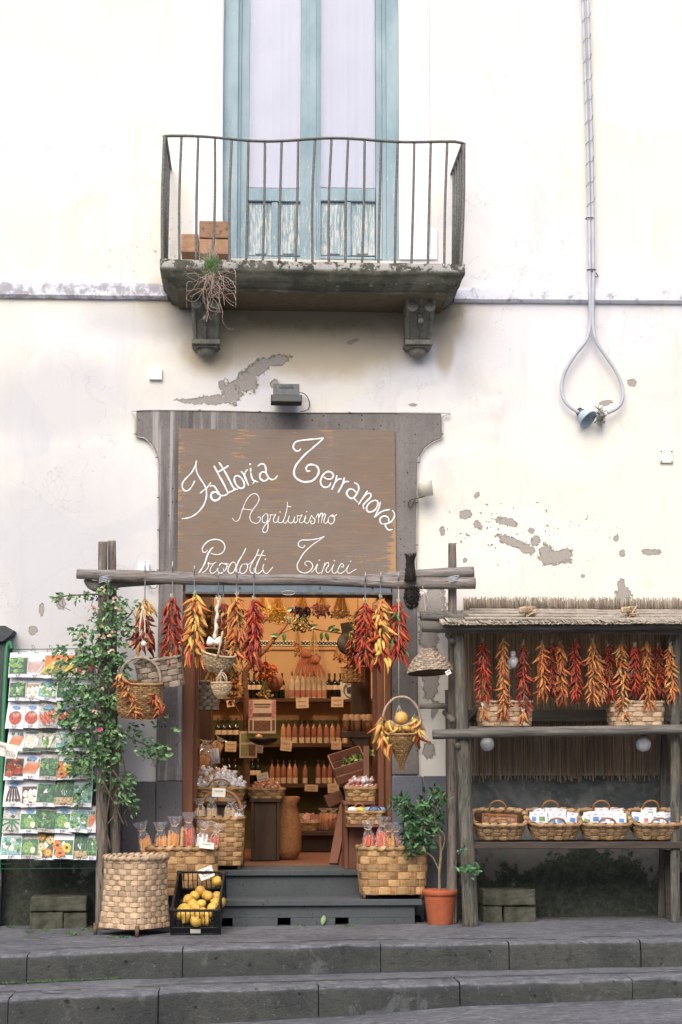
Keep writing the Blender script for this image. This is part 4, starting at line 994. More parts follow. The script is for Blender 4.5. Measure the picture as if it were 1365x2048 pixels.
# wide basket on the lower step
hw2 = (at(437,1750,-.30).x-at(292,1750,-.30).x)/2
wb1, _ = basket('handled_basket', 'wide woven basket of orange pasta bags behind the lemon crate', (at(364,1750,-.30).x, -.24, zst), hw2*.98, .15, 4, at(364,1700,-.35).z-zst-.02, [(0,.92),(.5,1.0),(1,1.0)], 20, 6, .0055,
       rimr=.017, nw=22, legs=[(-.2,-.1),(.2,-.1),(-.2,.1),(.2,.1)], handle=[dict(a=((.0,-.145,.30),(.0,.145,.30),.20,.012), tw=2.0, m=chip)], stw=.8)
hw3 = (at(488,1690,.06).x-at(392,1690,.06).x)/2
wb2, _ = basket('handled_basket', 'tall woven basket of breadsticks with a hooped handle on the door sill', (at(441,1690,.14).x, .14, zsill), hw3, .15, 5, at(440,1640,.0).z-zsill-.02, [(0,.92),(.5,.98),(1,1.0)], 16, 10, .006,
       rimr=.015, nw=18, legs=[(-.14,-.1),(.14,-.1)], handle=[dict(a=((-hw3+.01,0,.34),(hw3-.01,0,.34),.24,.012))], stw=.8)
hwr = (at(855,1750,-.30).x-at(716,1750,-.30).x)/2
wb3, _ = basket('handled_basket', 'wide woven basket of wrapped packets on the lower step right of the doorway', (at(786,1750,-.30).x, -.24, zst), hwr*.98, .15, 5, at(786,1700,-.38).z-zst-.02, [(0,.93),(.5,1.0),(1,1.02)], 20, 6, .0055,
       rimr=.016, nw=22, legs=[(-.21,-.11),(.21,-.11),(-.2,.1),(.2,.1)], handle=[dict(a=((.0,-.15,.29),(.0,.15,.29),.17,.012), tw=2.0, m=chip)], stw=.8)
chestnut = mat('dark_stained_wood', '3A2C24', '54402F', scale=8, st=(1,1,.3), rough=.6, bump=.3)
redwood = mat('reddish_plank', '6A4232', '80543F', scale=8, st=(1,1,.3), rough=.6, bump=.3)
# left: stand + garlic basket
def stand(name, label, px0, px1, Y, d, ytop, m, zb=None):
    a, b = at(px0, ytop, Y), at(px1, ytop, Y); zb = zsill if zb is None else zb; t_ = thing(name, label, 'stand', ((a.x+b.x)/2, Y+d/2, zb)); z = a.z
    mb = MB(); mb.box(((a.x+b.x)/2, Y+d/2, z-.012), (b.x-a.x+.02, d+.02, .024)); mb.build('top', m, t_, bevel=.002)
    for nm, cx_, cy_, w_, dd in (('side_panel', a.x+.012, Y+d/2, .024, d), ('side_panel', b.x-.012, Y+d/2, .024, d), ('back_panel', (a.x+b.x)/2, Y+d-.012, b.x-a.x-.05, .02), ('front_panel', (a.x+b.x)/2, Y+.03, b.x-a.x-.05, .02)):
        mb = MB(); mb.box((cx_, cy_, (z-.024+zb)/2), (w_, dd, z-.024-zb)); mb.build(nm, m, t_, bevel=.002)
    return z
z1_ = stand('display_stand', 'dark wooden stand under the basket of garlic packs', 392, 490, .34, .35, 1604, chestnut)
hw4 = (at(489,1600,.38).x-at(390,1600,.38).x)/2
basket('low_basket', 'low woven basket heaped with white packs left inside the doorway', (at(440,1600,.5).x, .5, z1_+.001), hw4, .16, 5, .10, [(0,.9),(1,1.02)], 18, 3, .008, rimr=.015, nw=16, handle=[dict(a=((-.09,-.12,.08),(.09,-.12,.08),.09,.007))])
z2_ = stand('display_stand', 'reddish wooden stand right inside the doorway under two small baskets', 690, 748, .10, .4, 1603, redwood)
hw5 = (at(752,1590,.1).x-at(690,1590,.1).x)/2
basket('low_basket', 'small woven basket of red wrapped sweets on top of the reddish stand', (at(722,1600,.25).x, .25, z2_+.001), hw5, .12, 5, .095, [(0,.92),(1,1.02)], 14, 3, .007, rimr=.013, nw=12, handle=[dict(a=((-.05,.08,.08),(.05,.08,.08),.10,.006))])
zsh = at(720,1648,-.02).z
ms = MB(); a = at(692,1648,-.02); ms.box(((a.x+at(768,1648,-.02).x)/2, .02, zsh-.012), (at(768,1648,-.02).x-a.x, .16, .02)); o_ = ms.build('shelf_board', redwood, bevel=.002); tag(o_, 'short wooden board carrying the basket of yellow and blue wraps', 'shelf')
basket('low_basket', 'small woven basket of yellow and blue wraps on the short board', (at(731,1640,.02).x, .02, zsh), hw5*1.18, .085, 5, .085, [(0,.92),(1,1.02)], 16, 3, .007, rimr=.012, nw=14, handle=[dict(a=((-.09,.0,.07),(.0,.0,.07),.08,.005)), dict(a=((.02,-.05,.07),(.12,-.05,.07),.06,.005), m=chestnut)])

# ---- cellophane bags
def M_cello():
    N = NT('cellophane'); n_ = N.noise(N.mapping((1,1,.5)), 45, 4, .7); t = N.n('BsdfTransparent'); t.inputs[0].default_value = (.97,.97,1,1)
    g = N.n('BsdfGlossy'); g.inputs['Roughness'].default_value = .12; g.inputs[0].default_value = (1,1,1,1); bp = N.bump(n_, 1.0, .02); N.l(bp, g.inputs['Normal'])
    df = N.n('BsdfDiffuse'); df.inputs[0].default_value = (.85,.87,.92,1)
    m0 = N.n('MixShader'); m0.inputs[0].default_value = .25; N.l(g.outputs[0], m0.inputs[1]); N.l(df.outputs[0], m0.inputs[2])
    lw = N.n('LayerWeight'); lw.inputs[0].default_value = .35; N.l(bp, lw.inputs[1]); fc = N.math('ADD', N.math('MULTIPLY', lw.outputs['Facing'], .55), N.mrange(n_, .5, .68, .04, .34))
    m1 = N.n('MixShader'); N.l(fc, m1.inputs[0]); N.l(t.outputs[0], m1.inputs[1]); N.l(m0.outputs[0], m1.inputs[2]); N.l(m1.outputs[0], N.t.nodes['Material Output'].inputs[0]); return N.m
cello = M_cello()
food = {'orange': mat('orange_pasta','D98A2B','E8A84E',scale=30,rough=.5,bump=.1,isl=.2), 'red': mat('red_pasta','C2502E','D96B42',scale=30,rough=.5,bump=.1,isl=.2),
        'straw': mat('straw_breadstick','CDAE7C','DFC79C',scale=30,rough=.7,bump=.3,isl=.2), 'blue': mat('blue_wrap','4A6FA8','8EA6CC',scale=20,rough=.4,bump=.1,isl=.2),
        'white': mat('white_wrap','D8D6D2','ECEAE6',scale=30,rough=.5,bump=.2,isl=.15), 'tan': mat('tan_biscuit','B88A58','C99E6C',scale=30,rough=.8,bump=.3,isl=.2),
        'yellow': mat('yellow_wrap','D9B84A','E8CC6A',scale=20,rough=.4,bump=.1,isl=.2), 'lblue': mat('pale_blue_wrap','6F9CC8','A0BEDC',scale=20,rough=.4,bump=.1,isl=.2), 'pink': mat('pink_wrap','C9807A','DDA09A',scale=20,rough=.4,bump=.1,isl=.2)}
def bag(label, base, h, w, kind, lean=0, tilt=0, group=None, ends=True, n=9, name='pasta_bag', cat='bag', sticks=None):
    t_ = thing(name, label, cat, (0,0,0), group)
    mb = MB()
    for i in range(n):
        x = lerp(-w*.36, w*.36, (i+.5)/n)+rnd.uniform(-.003,.003); y = rnd.uniform(-w*.16, w*.16); r_ = w*.42/n*1.5
        mb.tube([(x, y, .004), (x*.9+rnd.uniform(-.004,.004), y, h*rnd.uniform(.70,.78))], r_, 6)
    mb.build('contents', food[kind], t_)
    mb = MB(); prof_ = [(0,.86),(.08,1),(.4,1.02),(.7,.95),(.8,.55),(.85,.34),(.9,.55),(1,.95)]
    ph = rnd.uniform(0,9)
    def fn(u, v):
        zf = v; s_ = table(zf, prof_); a_ = 2*PI*u; rr = 1+.12*mnoise.noise((math.cos(a_)*2+ph, math.sin(a_)*2, zf*5))+(.25*math.sin(a_*7+ph) if zf > .78 else .04*math.sin(a_*5+ph))
        return Vector((math.cos(a_)*w*.5*s_*rr, math.sin(a_)*w*.27*s_*rr, zf*h))
    mb.grid(fn, 28, 14); mb.build('wrapper', cello, t_)
    if ends: mb = MB(); c_ = Vector((0,0,h*.85)); mb.tube([c_+Vector((math.cos(a/10*2*PI)*w*.19, math.sin(a/10*2*PI)*w*.11, 0)) for a in range(10)], .003, 5, closed=True); mb.tube([c_, c_+Vector((.03,-.02,.02))], .002, 4); mb.tube([c_, c_+Vector((-.03,-.02,.012))], .002, 4); mb.build('tie', food['straw'], t_)
    t_.location = base; t_.rotation_euler = (R(lean), R(tilt), rnd.uniform(-.3,.3)); return t_
zb_ = zst+.12
for (px, ytop, kind, tl, lab) in ((303,1640,'orange',-14,'cellophane bag of orange pasta leaning leftmost in the wide basket'), (326,1643,'orange',-3,'second orange pasta bag from the left in the wide basket'), (345,1632,'orange',2,'tallest orange pasta bag, just left of the basket handle'),
        (378,1624,'red',1,'bag of red pasta right of the handle in the wide basket'), (400,1640,'white',6,'silvery bag of white pasta near the right end of the wide basket'), (420,1645,'red',10,'bag of red and yellow pasta rightmost in the wide basket')):
    Y = -.27; c = at(px, 1700, Y); ht = at(px, ytop, Y).z-zb_; bag(lab, (c.x-math.sin(R(tl))*.1, Y, zb_), ht, .105, kind, 4, tl)
for (px, ytop, kind, tl, lab) in ((405,1596,'straw',-4,'bag of breadsticks leftmost in the hooped basket'),(425,1590,'straw',0,'bag of breadsticks left of the price card in the hooped basket'),(455,1594,'straw',5,'bag of breadsticks right of the price card in the hooped basket'),(470,1608,'white',9,'short white bag at the right end of the hooped basket')):
    Y = .14; zz = zsill+.2; bag(lab, (at(px,1640,Y).x, Y, zz), at(px, ytop, Y).z-zz, .095, kind, 3, tl)
for (px, ytop, kind, tl, lab) in ((741,1640,'red',-3,'bag of red pasta leftmost in the basket right of the doorway'),(760,1632,'red',3,'bag of red pasta second from the left in the basket right of the doorway'),(777,1645,'orange',1,'bag of orange pasta left of the handle in the basket right of the doorway'),
        (797,1645,'pink',-3,'bag with pink contents right of the handle in the basket right of the doorway'),(812,1648,'blue',3,'blue bag beside the potted tree in the basket right of the doorway'),(832,1650,'blue',6,'blue bag rightmost in the basket right of the doorway')):
    Y = -.27; c = at(px, 1700, Y); bag(lab, (c.x-math.sin(R(tl))*.1, Y, zb_), at(px, ytop, Y).z-zb_, .105, kind, 4, tl)
# heaps of small wrapped packs, each its own thing
def sweet(label, c, s_, kind, group, name='sweet_pack'):
    t_ = thing(name, label, 'pack', c, group); mb = MB()
    mb.lathe([(0,-.5*s_),(.32*s_,-.42*s_),(.5*s_,-.1*s_),(.46*s_,.25*s_),(.2*s_,.45*s_),(.1*s_,.5*s_),(.3*s_,.75*s_),(0,.6*s_)], c, 9, sq=(1,.8)); mb.build('filling', food[kind], t_)
    mb = MB(); ph = rnd.uniform(0, 9)
    mb.grid(lambda u, v: Vector(c)+Vector((math.cos(2*PI*u)*s_*.62*math.sin(PI*min(v*1.15,1)*.9+.15)*(1+.2*math.sin(u*40+ph)*(v)), math.sin(2*PI*u)*s_*.5*math.sin(PI*min(v*1.15,1)*.9+.15), (v-.45)*1.7*s_)), 14, 8); mb.build('wrapper', cello, t_)
    for ch in t_.children: pass
    t_.rotation_euler = (rnd.uniform(-.7,.7), rnd.uniform(-.7,.7), 0); return t_
def rows(specs, what, where, place):
    """specs: (photo row, x from, x to, count, row name); yields a place for each piece and its own label"""
    for (py, xa, xb, n, rn) in specs:
        for i in range(n): place(lerp(xa, xb, i/max(1, n-1))+rnd.uniform(-1.5,1.5), py+rnd.uniform(-2,2), f'{what}, {ordn[i]} from left, {rn} {where}')
rows([(1570,398,486,9,'bottom row'),(1560,400,480,8,'second lowest row'),(1550,402,468,7,'third lowest row'),(1541,408,448,4,'top row')], 'white pack', 'of the heap left inside the doorway',
     lambda px, py, l: sweet(l, at(px, py, lerp(.62, .40, (py-1535)/40)), rnd.uniform(.045,.06), rnd.choice(['white','white','tan']), 'white packs heaped in the low basket'))
rows([(1575,697,750,7,'front row'),(1562,702,744,6,'back row')], 'small sweet pack', 'of the basket on the reddish stand',
     lambda px, py, l: sweet(l, at(px, py, lerp(.32,.18,(py-1556)/20)), rnd.uniform(.035,.048), rnd.choice(['pink','red','white','blue']), 'sweet packs in the small basket'))
for i, (px, kind, l) in enumerate(((706,'white','white round wrap at the left end of the small basket'),(722,'yellow','yellow round wrap in the small basket'),(738,'lblue','pale blue round wrap left of its neighbour in the small basket'),(750,'blue','deep blue round wrap in the small basket'),(762,'lblue','pale blue wrap at the right end of the small basket'))):
    c = at(px, 1621, .03); mb = MB(); mb.lathe([(0,-.03),(.03,-.026),(.042,0),(.03,.022),(0,.028)], c, 14); o_ = mb.build('round_wrap', food[kind]); tag(o_, l, 'wrap')
paper = mat('cream_card', 'E6E0D0', 'EFEAE0', scale=8, rough=.8, bump=.05); pen = mat('pen_ink', '4A4A52', rough=.7, bump=0)
def card(label, px, py, w, h, Y, rz=0, tilt=0, draw=None, m=None, name='price_card', cat='card', lines=2):
    c = at(px, py, Y); k = mpp(Y); t_ = thing(name, label, cat, (0,0,0)); mb = MB()
    mb.grid(lambda u, v: Vector(((u-.5)*w*k, .006*math.sin(PI*u)-.004, (v-.5)*h*k)), 6, 3, sm=False); mb.grid(lambda u, v: Vector(((.5-u)*w*k, .006*math.sin(PI*u)-.003, (v-.5)*h*k)), 6, 3, sm=False); mb.build('sheet', m or paper, t_)
    mb = MB()
    if draw: draw(mb, w*k, h*k)
    else:
        for j in range(lines):
            z = lerp(.18, -.25, j/max(1, lines-1))*h*k; P_ = [Vector((lerp(-.32,.32,i/12)*w*k, -.0075, z+.06*h*k*math.sin(i*2.3+j)*rnd.uniform(.4,1))) for i in range(13)]; mb.tube(P_, .0016, 4)
    if mb.v: mb.build('writing', pen, t_)
    t_.location = c; t_.rotation_euler = (R(tilt), R(rz), 0); return t_
card('blank white card hung on the hooped basket handle', 438, 1585, 26, 17, -.01, 3, lines=1)
card('blank white card leaning on the orange pasta bags of the wide basket', 414, 1691, 28, 12, -.43, 6, -10, lines=1)
# hat-like white garlic heads beside
# ---- lemon crate
blackp = mat('black_plastic', '17181A', '222326', scale=30, rough=.42, bump=.1)
pf = gl(392, 1870); LY = pf.y; ang = R(27)
cr = thing('plastic_crate', 'black plastic crate of lemons propped on the bottom step', 'crate', (pf.x, LY, pf.z))
w_, l_, h_ = (at(440,1840,LY).x-at(346,1840,LY).x), .50, .20
mb = MB()
def rail(a, b, t=.012, d=.012): mb.beam(a, b, t, d)
hwc = w_/2
for y in (0, l_):
    for z in (.006, .055, h_-.01): rail((-hwc, y, z), (hwc, y, z), .013, .014)
    for x in [lerp(-hwc, hwc, i/10) for i in range(11)]: rail((x, y, 0), (x, y, h_), .006 if 0 < x+hwc < w_-.001 else .02, .008)
    mb.box((0, y, .035), (w_*.96, .006, .045))
for x in (-hwc, hwc):
    for z in (.006, .055, h_-.01): rail((x, 0, z), (x, l_, z), .013, .014)
    for y in [lerp(0, l_, i/13) for i in range(14)]: rail((x, y, 0), (x, y, h_), .008, .006)
for y in (0, l_):
    for x in (-hwc, hwc): mb.box((x*.97, y+(.012 if y == 0 else -.012), h_/2), (.035, .035, h_))
for i in range(9): rail((lerp(-hwc,hwc,i/8), 0, .004), (lerp(-hwc,hwc,i/8), l_, .004), .014, .006)
for i in range(12): rail((-hwc, lerp(0,l_,i/11), .0), (hwc, lerp(0,l_,i/11), .0), .012, .006)
for v in mb.v: v.x += pf.x; v.y += LY; v.z += pf.z
mb.build('body', blackp, cr, bevel=.001)
mb = MB(); mb.box((pf.x, LY-.009, pf.z+.035), (.07, .003, .03)); mb.build('label', paper, cr)
tiltm = Euler((ang, 0, R(-4))).to_matrix(); cr.rotation_euler = (ang, 0, R(-4))
lem = mat('lemon_skin', 'C79A3C', 'D9B458', 'D2A848', scale=60, rough=.4, bump=.35, bd=.002, obj=.16)
def lemon_mesh(mb, r, sq=1.0):
    mb.lathe([(0,-1.32*r),(.16*r,-1.27*r),(.26*r,-1.12*r),(.6*r,-.86*r),(.9*r,-.45*r),(r,0),(.92*r,.42*r),(.65*r,.82*r),(.3*r,1.08*r),(.12*r,1.16*r),(0,1.17*r)], (0,0,0), 16)
PL = [(435,1760),(389,1780),(401,1775),(411,1777),(417,1785),(434,1781),(377,1791),(402,1796),(431,1798),(368,1805),(391,1808),(364,1818),(380,1822),(414,1816),(398,1826),(440,1793),(425,1808),(385,1797),(374,1812),(405,1812),(372,1829),(412,1830),(392,1835)]
n_ = tiltm @ Vector((0,0,1)); p0 = Vector((pf.x, LY, pf.z))+n_*.135
protoL = None
for i, (px, py) in enumerate(PL):
    d = RM @ Vector((px-682.5, 1024-py, -F)); t = (p0-CAM).dot(n_)/d.dot(n_); c = CAM+d*t-n_*(.03+.02*(i%2))
    if i == 0: c = c+n_*.02
    if protoL is None:
        mb = MB(); lemon_mesh(mb, .036); protoL = mb.build('lemon', lem, loc=(0,0,0)); o_ = protoL
    else: o_ = protoL.copy(); COL.objects.link(o_)
    o_.location = c; o_.rotation_euler = (rnd.uniform(0,6), rnd.uniform(0,6), rnd.uniform(0,6)); s_ = rnd.uniform(.9,1.12); o_.scale = (s_, s_, s_)
    row = next(k for k, lim in enumerate((1770,1788,1800,1811,1820,9999)) if py < lim); rk_ = sorted(q[0] for q in PL if next(k for k, lim in enumerate((1770,1788,1800,1811,1820,9999)) if q[1] < lim) == row).index(px)
    tag(o_, 'lone ripe lemon highest at the back right of the black crate' if i == 0 else f'yellow lemon, {ordn[rk_]} from the left in the {["","back","second","third","fourth","front"][row]} row of the black crate', 'lemon', 'lemons in the black crate')
card('handwritten price card clipped to the back of the lemon crate', 413, 1746, 28, 22, LY+.36, -22, -20, lines=3)

# ---- rough tuff blocks
tuff = M_lava('mossy_block', '4A4B42', '62615A'); tuffg = mat('mossy_block_side', '35392C', '5A5A50', '7A786E', scale=9, rough=.95, bump=.8, bd=.01)
def block(label, px0, px1, py0, py1, Y, m=tuffg):
    a, b = at(px0, py0, Y), at(px1, py1, Y); mb = MB()
    nx_, nz_ = 10, 4; w_, h_ = b.x-a.x, a.z-b.z; d = .22
    mb.box(((a.x+b.x)/2, Y+d/2, (a.z+b.z)/2), (w_, d, h_))
    o_ = mb.build('stone_block', m, bevel=.012, seg=3); tag(o_, label, 'block'); dm_ = o_.modifiers.new('sub','SUBSURF'); dm_.subdivision_type = 'SIMPLE'; dm_.levels = dm_.render_levels = 3
    tx = bpy.data.textures.get('rough') or bpy.data.textures.new('rough', 'CLOUDS'); tx.noise_scale = .06; dd = o_.modifiers.new('disp','DISPLACE'); dd.texture = tx; dd.strength = .02; dd.texture_coords = 'GLOBAL'; dd.mid_level = .5
YB_ = gl(117, 1857).y
block('long mossy stone block lying across two others at the left wall foot', 61, 174, 1793, 1823, YB_); block('mossy stone block at the bottom left under the long left one', 60, 126, 1824, 1862, YB_+.01); block('mossy stone block at the bottom right under the long left one', 128, 173, 1825, 1862, YB_+.015)
YB_ = gl(1020, 1845).y
block('long pale stone block lying across two others under the stall', 966, 1072, 1779, 1811, YB_); block('squat stone block next to the log post under the long stall block', 967, 1006, 1813, 1850, YB_+.01); block('wider stone block under the right end of the long stall block', 1008, 1073, 1813, 1850, YB_+.015)

# ---- balcony bricks
brick_m = mat('terracotta_brick', 'A07C60', 'B59478', '84644C', scale=18, rough=.9, bump=.5); brick_s = mat('sooty_brick', '8A6A52', 'A5846A', '3E3028', scale=9, rough=.9, bump=.5, lo=.3, hi=.55)
def brick(label, px0, px1, py0, py1, m, rz=0):
    Y = -.36; a, b = at(px0, py0, Y), at(px1, py1, Y); w_, h_ = b.x-a.x, a.z-b.z; cx_, cz_ = (a.x+b.x)/2, (a.z+b.z)/2; mb = MB()
    t = .009; d = .2
    mb.box((cx_, Y, cz_+h_/2-t/2), (w_, d, t)); mb.box((cx_, Y, cz_-h_/2+t/2), (w_, d, t)); mb.box((cx_, Y, cz_), (w_, d-.001, t*.8))
    for i in range(4): mb.box((lerp(cx_-w_/2+t/2, cx_+w_/2-t/2, i/3), Y, cz_), (t, d-.002, h_-2*t))
    mb.box((cx_, Y-d/2+.001, cz_), (w_-.002, .006, h_-.002))
    for k in range(6): mb.box((cx_, Y-d/2-.001, lerp(cz_-h_*.38, cz_+h_*.38, k/5)), (w_, .004, h_*.09))
    o_ = mb.build('hollow_brick', m, bevel=.001); tag(o_, label, 'brick')
brick('small orange hollow brick lying at the left on the balcony', 364, 398, 476, 512, brick_m); brick('hollow brick on the bottom of the balcony pair behind the weed', 400, 459, 486, 516, brick_m); brick('soot stained hollow brick on top of the balcony pair', 400, 460, 450, 484, brick_s)

mb = MB(); g_ = gl(646, 1853); g_.y = -.405
mb.grid(lambda u, v: g_+Vector(((v*(1-v)*4)*(u-.5)*.035+.012*v, -.006-.004*math.sin(PI*u), .002+v*.075)), 4, 6); tag(mb.build('fallen_leaf', mat('pale_green_leaf','7FA06A','A0BC88',scale=20,rough=.5,bump=.1)), 'pale green leaf leaning against the bottom step', 'leaf')
# ---------------------------------------------------------------- chillies
def chm(name, a, b, c=None, rough=.42, bump=.3): return mat(name, a, b, c, scale=22, rough=rough, bump=bump, bd=.003, obj=.22)
CH = {'red': chm('red_chilli','982F1E','B0462C'), 'dark': chm('dark_red_chilli','6A2218','86301F'), 'orange': chm('orange_chilli','BC6836','CA7E48'), 'yellow': chm('yellow_chilli','CB9C4A','D8B262'),
      'rust': chm('dried_rust_chilli','94502E','B4703F',None,.55,.5), 'wine': chm('dried_wine_chilli','64261A','843522',None,.5,.5), 'tan': chm('dried_tan_chilli','A87648','C79A66',None,.7,.5), 'green': chm('green_chilli','2F6A3A','4C8A4A')}
stalk = mat('chilli_stalk', '7C7A4A', 'A89A66', scale=20, rough=.8, bump=.2, obj=.2); twine = mat('twine', 'B8AD94', 'D0C8B4', scale=60, rough=.9, bump=.3)
steel = mat('galvanised_hook', '8C9096', 'B0B4B8', scale=20, rough=.35, metal=.7, bump=0)
CHM = {}
def chilli_mesh(kind, k, L=.088, r=.0112, wr=0):
    key = (kind, k)
    if key in CHM: return CHM[key]
    rg = random.Random(k*17+sum(map(ord, kind)) % 7); mb = MB(); bend = rg.uniform(-.35, .5); n = 8; pts = []; rad = []
    L *= rg.uniform(.7, 1.25); r *= rg.uniform(.8, 1.2)
    for i in range(n+1):
        t = i/n; pts.append(Vector((bend*L*t*t, .1*L*math.sin(t*3+k), -L*t))); rad.append(r*[.55,.95,1,.97,.88,.74,.56,.34,.06][i]*(1+rg.uniform(-.12,.12)*(1 if kind in ('rust','wine','tan') else .3)))
    mb.tube(pts, rad, 7, 0, mod=(lambda i, a: 1+.18*math.sin(3*a+i)) if kind in ('rust','wine','tan') else None)
    mb.lathe([(0,.004),(r*.5,.003),(r*.62,-.004),(r*.5,-.008)], (0,0,0), 7, 1)
    mb.tube([(0,0,.002),(.002,.003,.014),(-.003,.006,.026)], [.0022,.002,.0016], 5, 1)
    o = mb.build('chilli', [CH[kind], stalk], loc=(0,0,0)); me = o.data; bpy.data.objects.remove(o); CHM[key] = me; return me
def put_chilli(parent, kind, loc, out_a, droop, sc=1.0, k=None):
    o = bpy.data.objects.new('chilli', chilli_mesh(kind, rnd.randrange(7) if k is None else k)); COL.objects.link(o); o.parent = parent
    d = Vector((math.cos(out_a)*math.sin(droop), math.sin(out_a)*math.sin(droop), -math.cos(droop)))
    q = (-d).to_track_quat('Z', 'Y'); o.rotation_mode = 'QUATERNION'; o.rotation_quaternion = q @ Euler((0,0,rnd.uniform(0,6.28))).to_quaternion()
    o.location = loc; o.scale = (sc, sc, sc); return o
def ristra(label, px, y0, y1, wpx, kinds, Y, n=70, group='chilli strings on the door frame', hook=None, sc=1.0, cat='chilli string', shape=None):
    """string of chillies from photo rows y0 to y1, tips included"""
    top, bot = at(px, y0, Y), at(px, y1, Y); H = top.z-bot.z; w = wpx*mpp(Y)/2
    t_ = thing('chilli_string', label, cat, top, group)
    cl = H-.07*sc
    mb = MB(); mb.tube([top+Vector((0,0,.02))]+[top+Vector((rnd.uniform(-.005,.005),0,-cl*i/5)) for i in range(6)], .003, 5)
    for i in range(10): a = rnd.uniform(0, 6.28); mb.tube([top+Vector((0,0,-.01)), top+Vector((math.cos(a)*.014, math.sin(a)*.01, rnd.uniform(.01,.035)))], .0015, 4)
    mb.build('cord', twine, t_)
    if hook is not None:
        ht = at(px, hook, Y).z; mb = MB(); m_ = stl = steel
        P_ = [top+Vector((0,0,.0)), Vector((top.x, top.y, ht-.02)), Vector((top.x, top.y-.03, ht+.01)), Vector((top.x, top.y-.02, ht+.055)), Vector((top.x, top.y+.03, ht+.062))]
        mb.tube(catmull(P_, 5), .0045, 6); mb.build('hook', steel, t_)
    n = int(n*1.22)
    for i in range(n):
        t = (i+rnd.uniform(0,.8))/n; a = i*2.4+rnd.uniform(-.3,.3); ww = table(t, shape or [(0,.35),(.12,.8),(.4,.9),(.8,1),(1,.75)])
        z = -cl*t*.98; dr = rnd.uniform(.35, .95) if t < .9 else rnd.uniform(.05,.5); L = .085*sc
        rr = max(.004, w*ww-L*math.sin(dr)*.75)*rnd.uniform(.5,1.1)
        kd = kinds(t) if callable(kinds) else rnd.choice(kinds)
        put_chilli(t_, kd, Vector((math.cos(a)*rr, math.sin(a)*rr*.8, z)), a, dr, sc*rnd.uniform(.65,1.15))
    return t_
yf_ = yp-.03
ristra('string of dark red chillies left of the doorway in front of the grey stone', 345, 1196, 1336, 52, ['dark','dark','red'], yf_, 80, hook=1140)
ristra('long string of yellow and orange peppers at the left door jamb', 389, 1190, 1342, 50, lambda t: rnd.choice(['yellow','yellow','orange']) if t < .75 else rnd.choice(['yellow','orange','red']), yf_-.01, 62, hook=1146, sc=1.25)
ristra('maroon chilli string hanging behind the white garlic braid', 447, 1206, 1330, 54, ['dark','wine','dark','tan'], yf_+.10, 70, hook=1152)
ristra('orange chilli string between the garlic braid and the red string', 474, 1192, 1340, 44, ['orange','orange','rust','yellow'], yf_, 62, hook=1152, sc=1.15)
ristra('bright red chilli string right of the orange one left in the doorway', 508, 1200, 1340, 40, ['red','red','dark'], yf_-.01, 74, hook=1152)
ristra('red chilli string leftmost of the three at the right door jamb', 731, 1204, 1346, 42, ['red','dark','red'], yf_-.01, 78, hook=1160)
ristra('yellow and orange pepper string between two red ones at the right door jamb', 762, 1197, 1346, 44, ['yellow','orange','yellow','red'], yf_-.02, 62, hook=1160, sc=1.2)
ristra('red chilli string rightmost over the grey stone with a few green peppers', 797, 1205, 1336, 40, ['red','red','dark','red','red','red','green'], yf_, 74, hook=1160)
ristra('short yellow pepper bunch low behind the pale wicker bowl', 424, 1325, 1372, 38, ['yellow','yellow','orange'], yf_+.16, 16, sc=1.0)
ristra('tan husks and dark red chillies with white ties above the brown basket', 290, 1198, 1318, 50, lambda t: 'tan' if t < .3 else rnd.choice(['wine','dark','rust','wine']), yf_, 60, hook=1140)
# garlic braid with two white heads
gar = mat('garlic_skin', 'D9D2C8', 'EEE9E2', 'B8A79A', scale=18, rough=.6, bump=.3); braidm = mat('garlic_straw', 'CFC6B4', 'E4DDCE', scale=40, rough=.9, bump=.5, bd=.004)
c = at(437, 1200, yf_-.05); gb = thing('garlic_braid', 'white garlic braid with two fat heads over the wicker bowl', 'garlic', c)
mb = MB(); e_ = at(430, 1278, yf_-.05); mb.tube([c.lerp(e_, i/20)+Vector((.004*math.sin(i),0,0)) for i in range(21)], [.008]*3+[.012+.003*math.sin(i*1.3) for i in range(18)], 8, mod=lambda i, a: 1+.2*math.sin(3*a+i*.9))
for i in range(12): a = rnd.uniform(0,6.28); mb.tube([c+Vector((0,0,-.01)), c+Vector((math.cos(a)*.02,math.sin(a)*.012,rnd.uniform(.01,.04)))], .0016, 4)
mb.build('stem', braidm, gb)
for dx, dz in ((-.030,-.02),(.026,-.018)):
    mb = MB(); mb.lathe([(0,.04),(.008,.035),(.02,.02),(.032,0),(.03,-.018),(.016,-.03),(0,-.031)], e_+Vector((dx,0,dz)), 16, rot=(0,R(-18 if dx<0 else 18),0)); mb.build('garlic_head', gar, gb)
mb = MB(); mb.tube(catmull([c, c+Vector((0,0,.06)), Vector((c.x, c.y-.03, at(437,1150,yf_).z)), Vector((c.x, c.y+.03, at(437,1146,yf_).z+.05))], 5), .004, 6); mb.build('hook', steel, gb)
c = at(287, 1205, yf_-.04); gb2 = thing('garlic_bunch', 'white strap with a single garlic head above the wicker basket at the left', 'garlic', c)
mb = MB()
for dx in (-.012,.008): mb.tube(catmull([c, c+Vector((dx,0,-.1)), c+Vector((dx*1.8,0,-.2)), at(288,1284,yf_-.04)], 6), .007, 6)
mb.build('strap', braidm, gb2); mb = MB(); mb.lathe([(0,.03),(.01,.02),(.022,.005),(.022,-.012),(0,-.026)], at(288,1287,yf_-.04), 14); mb.build('garlic_head', gar, gb2)

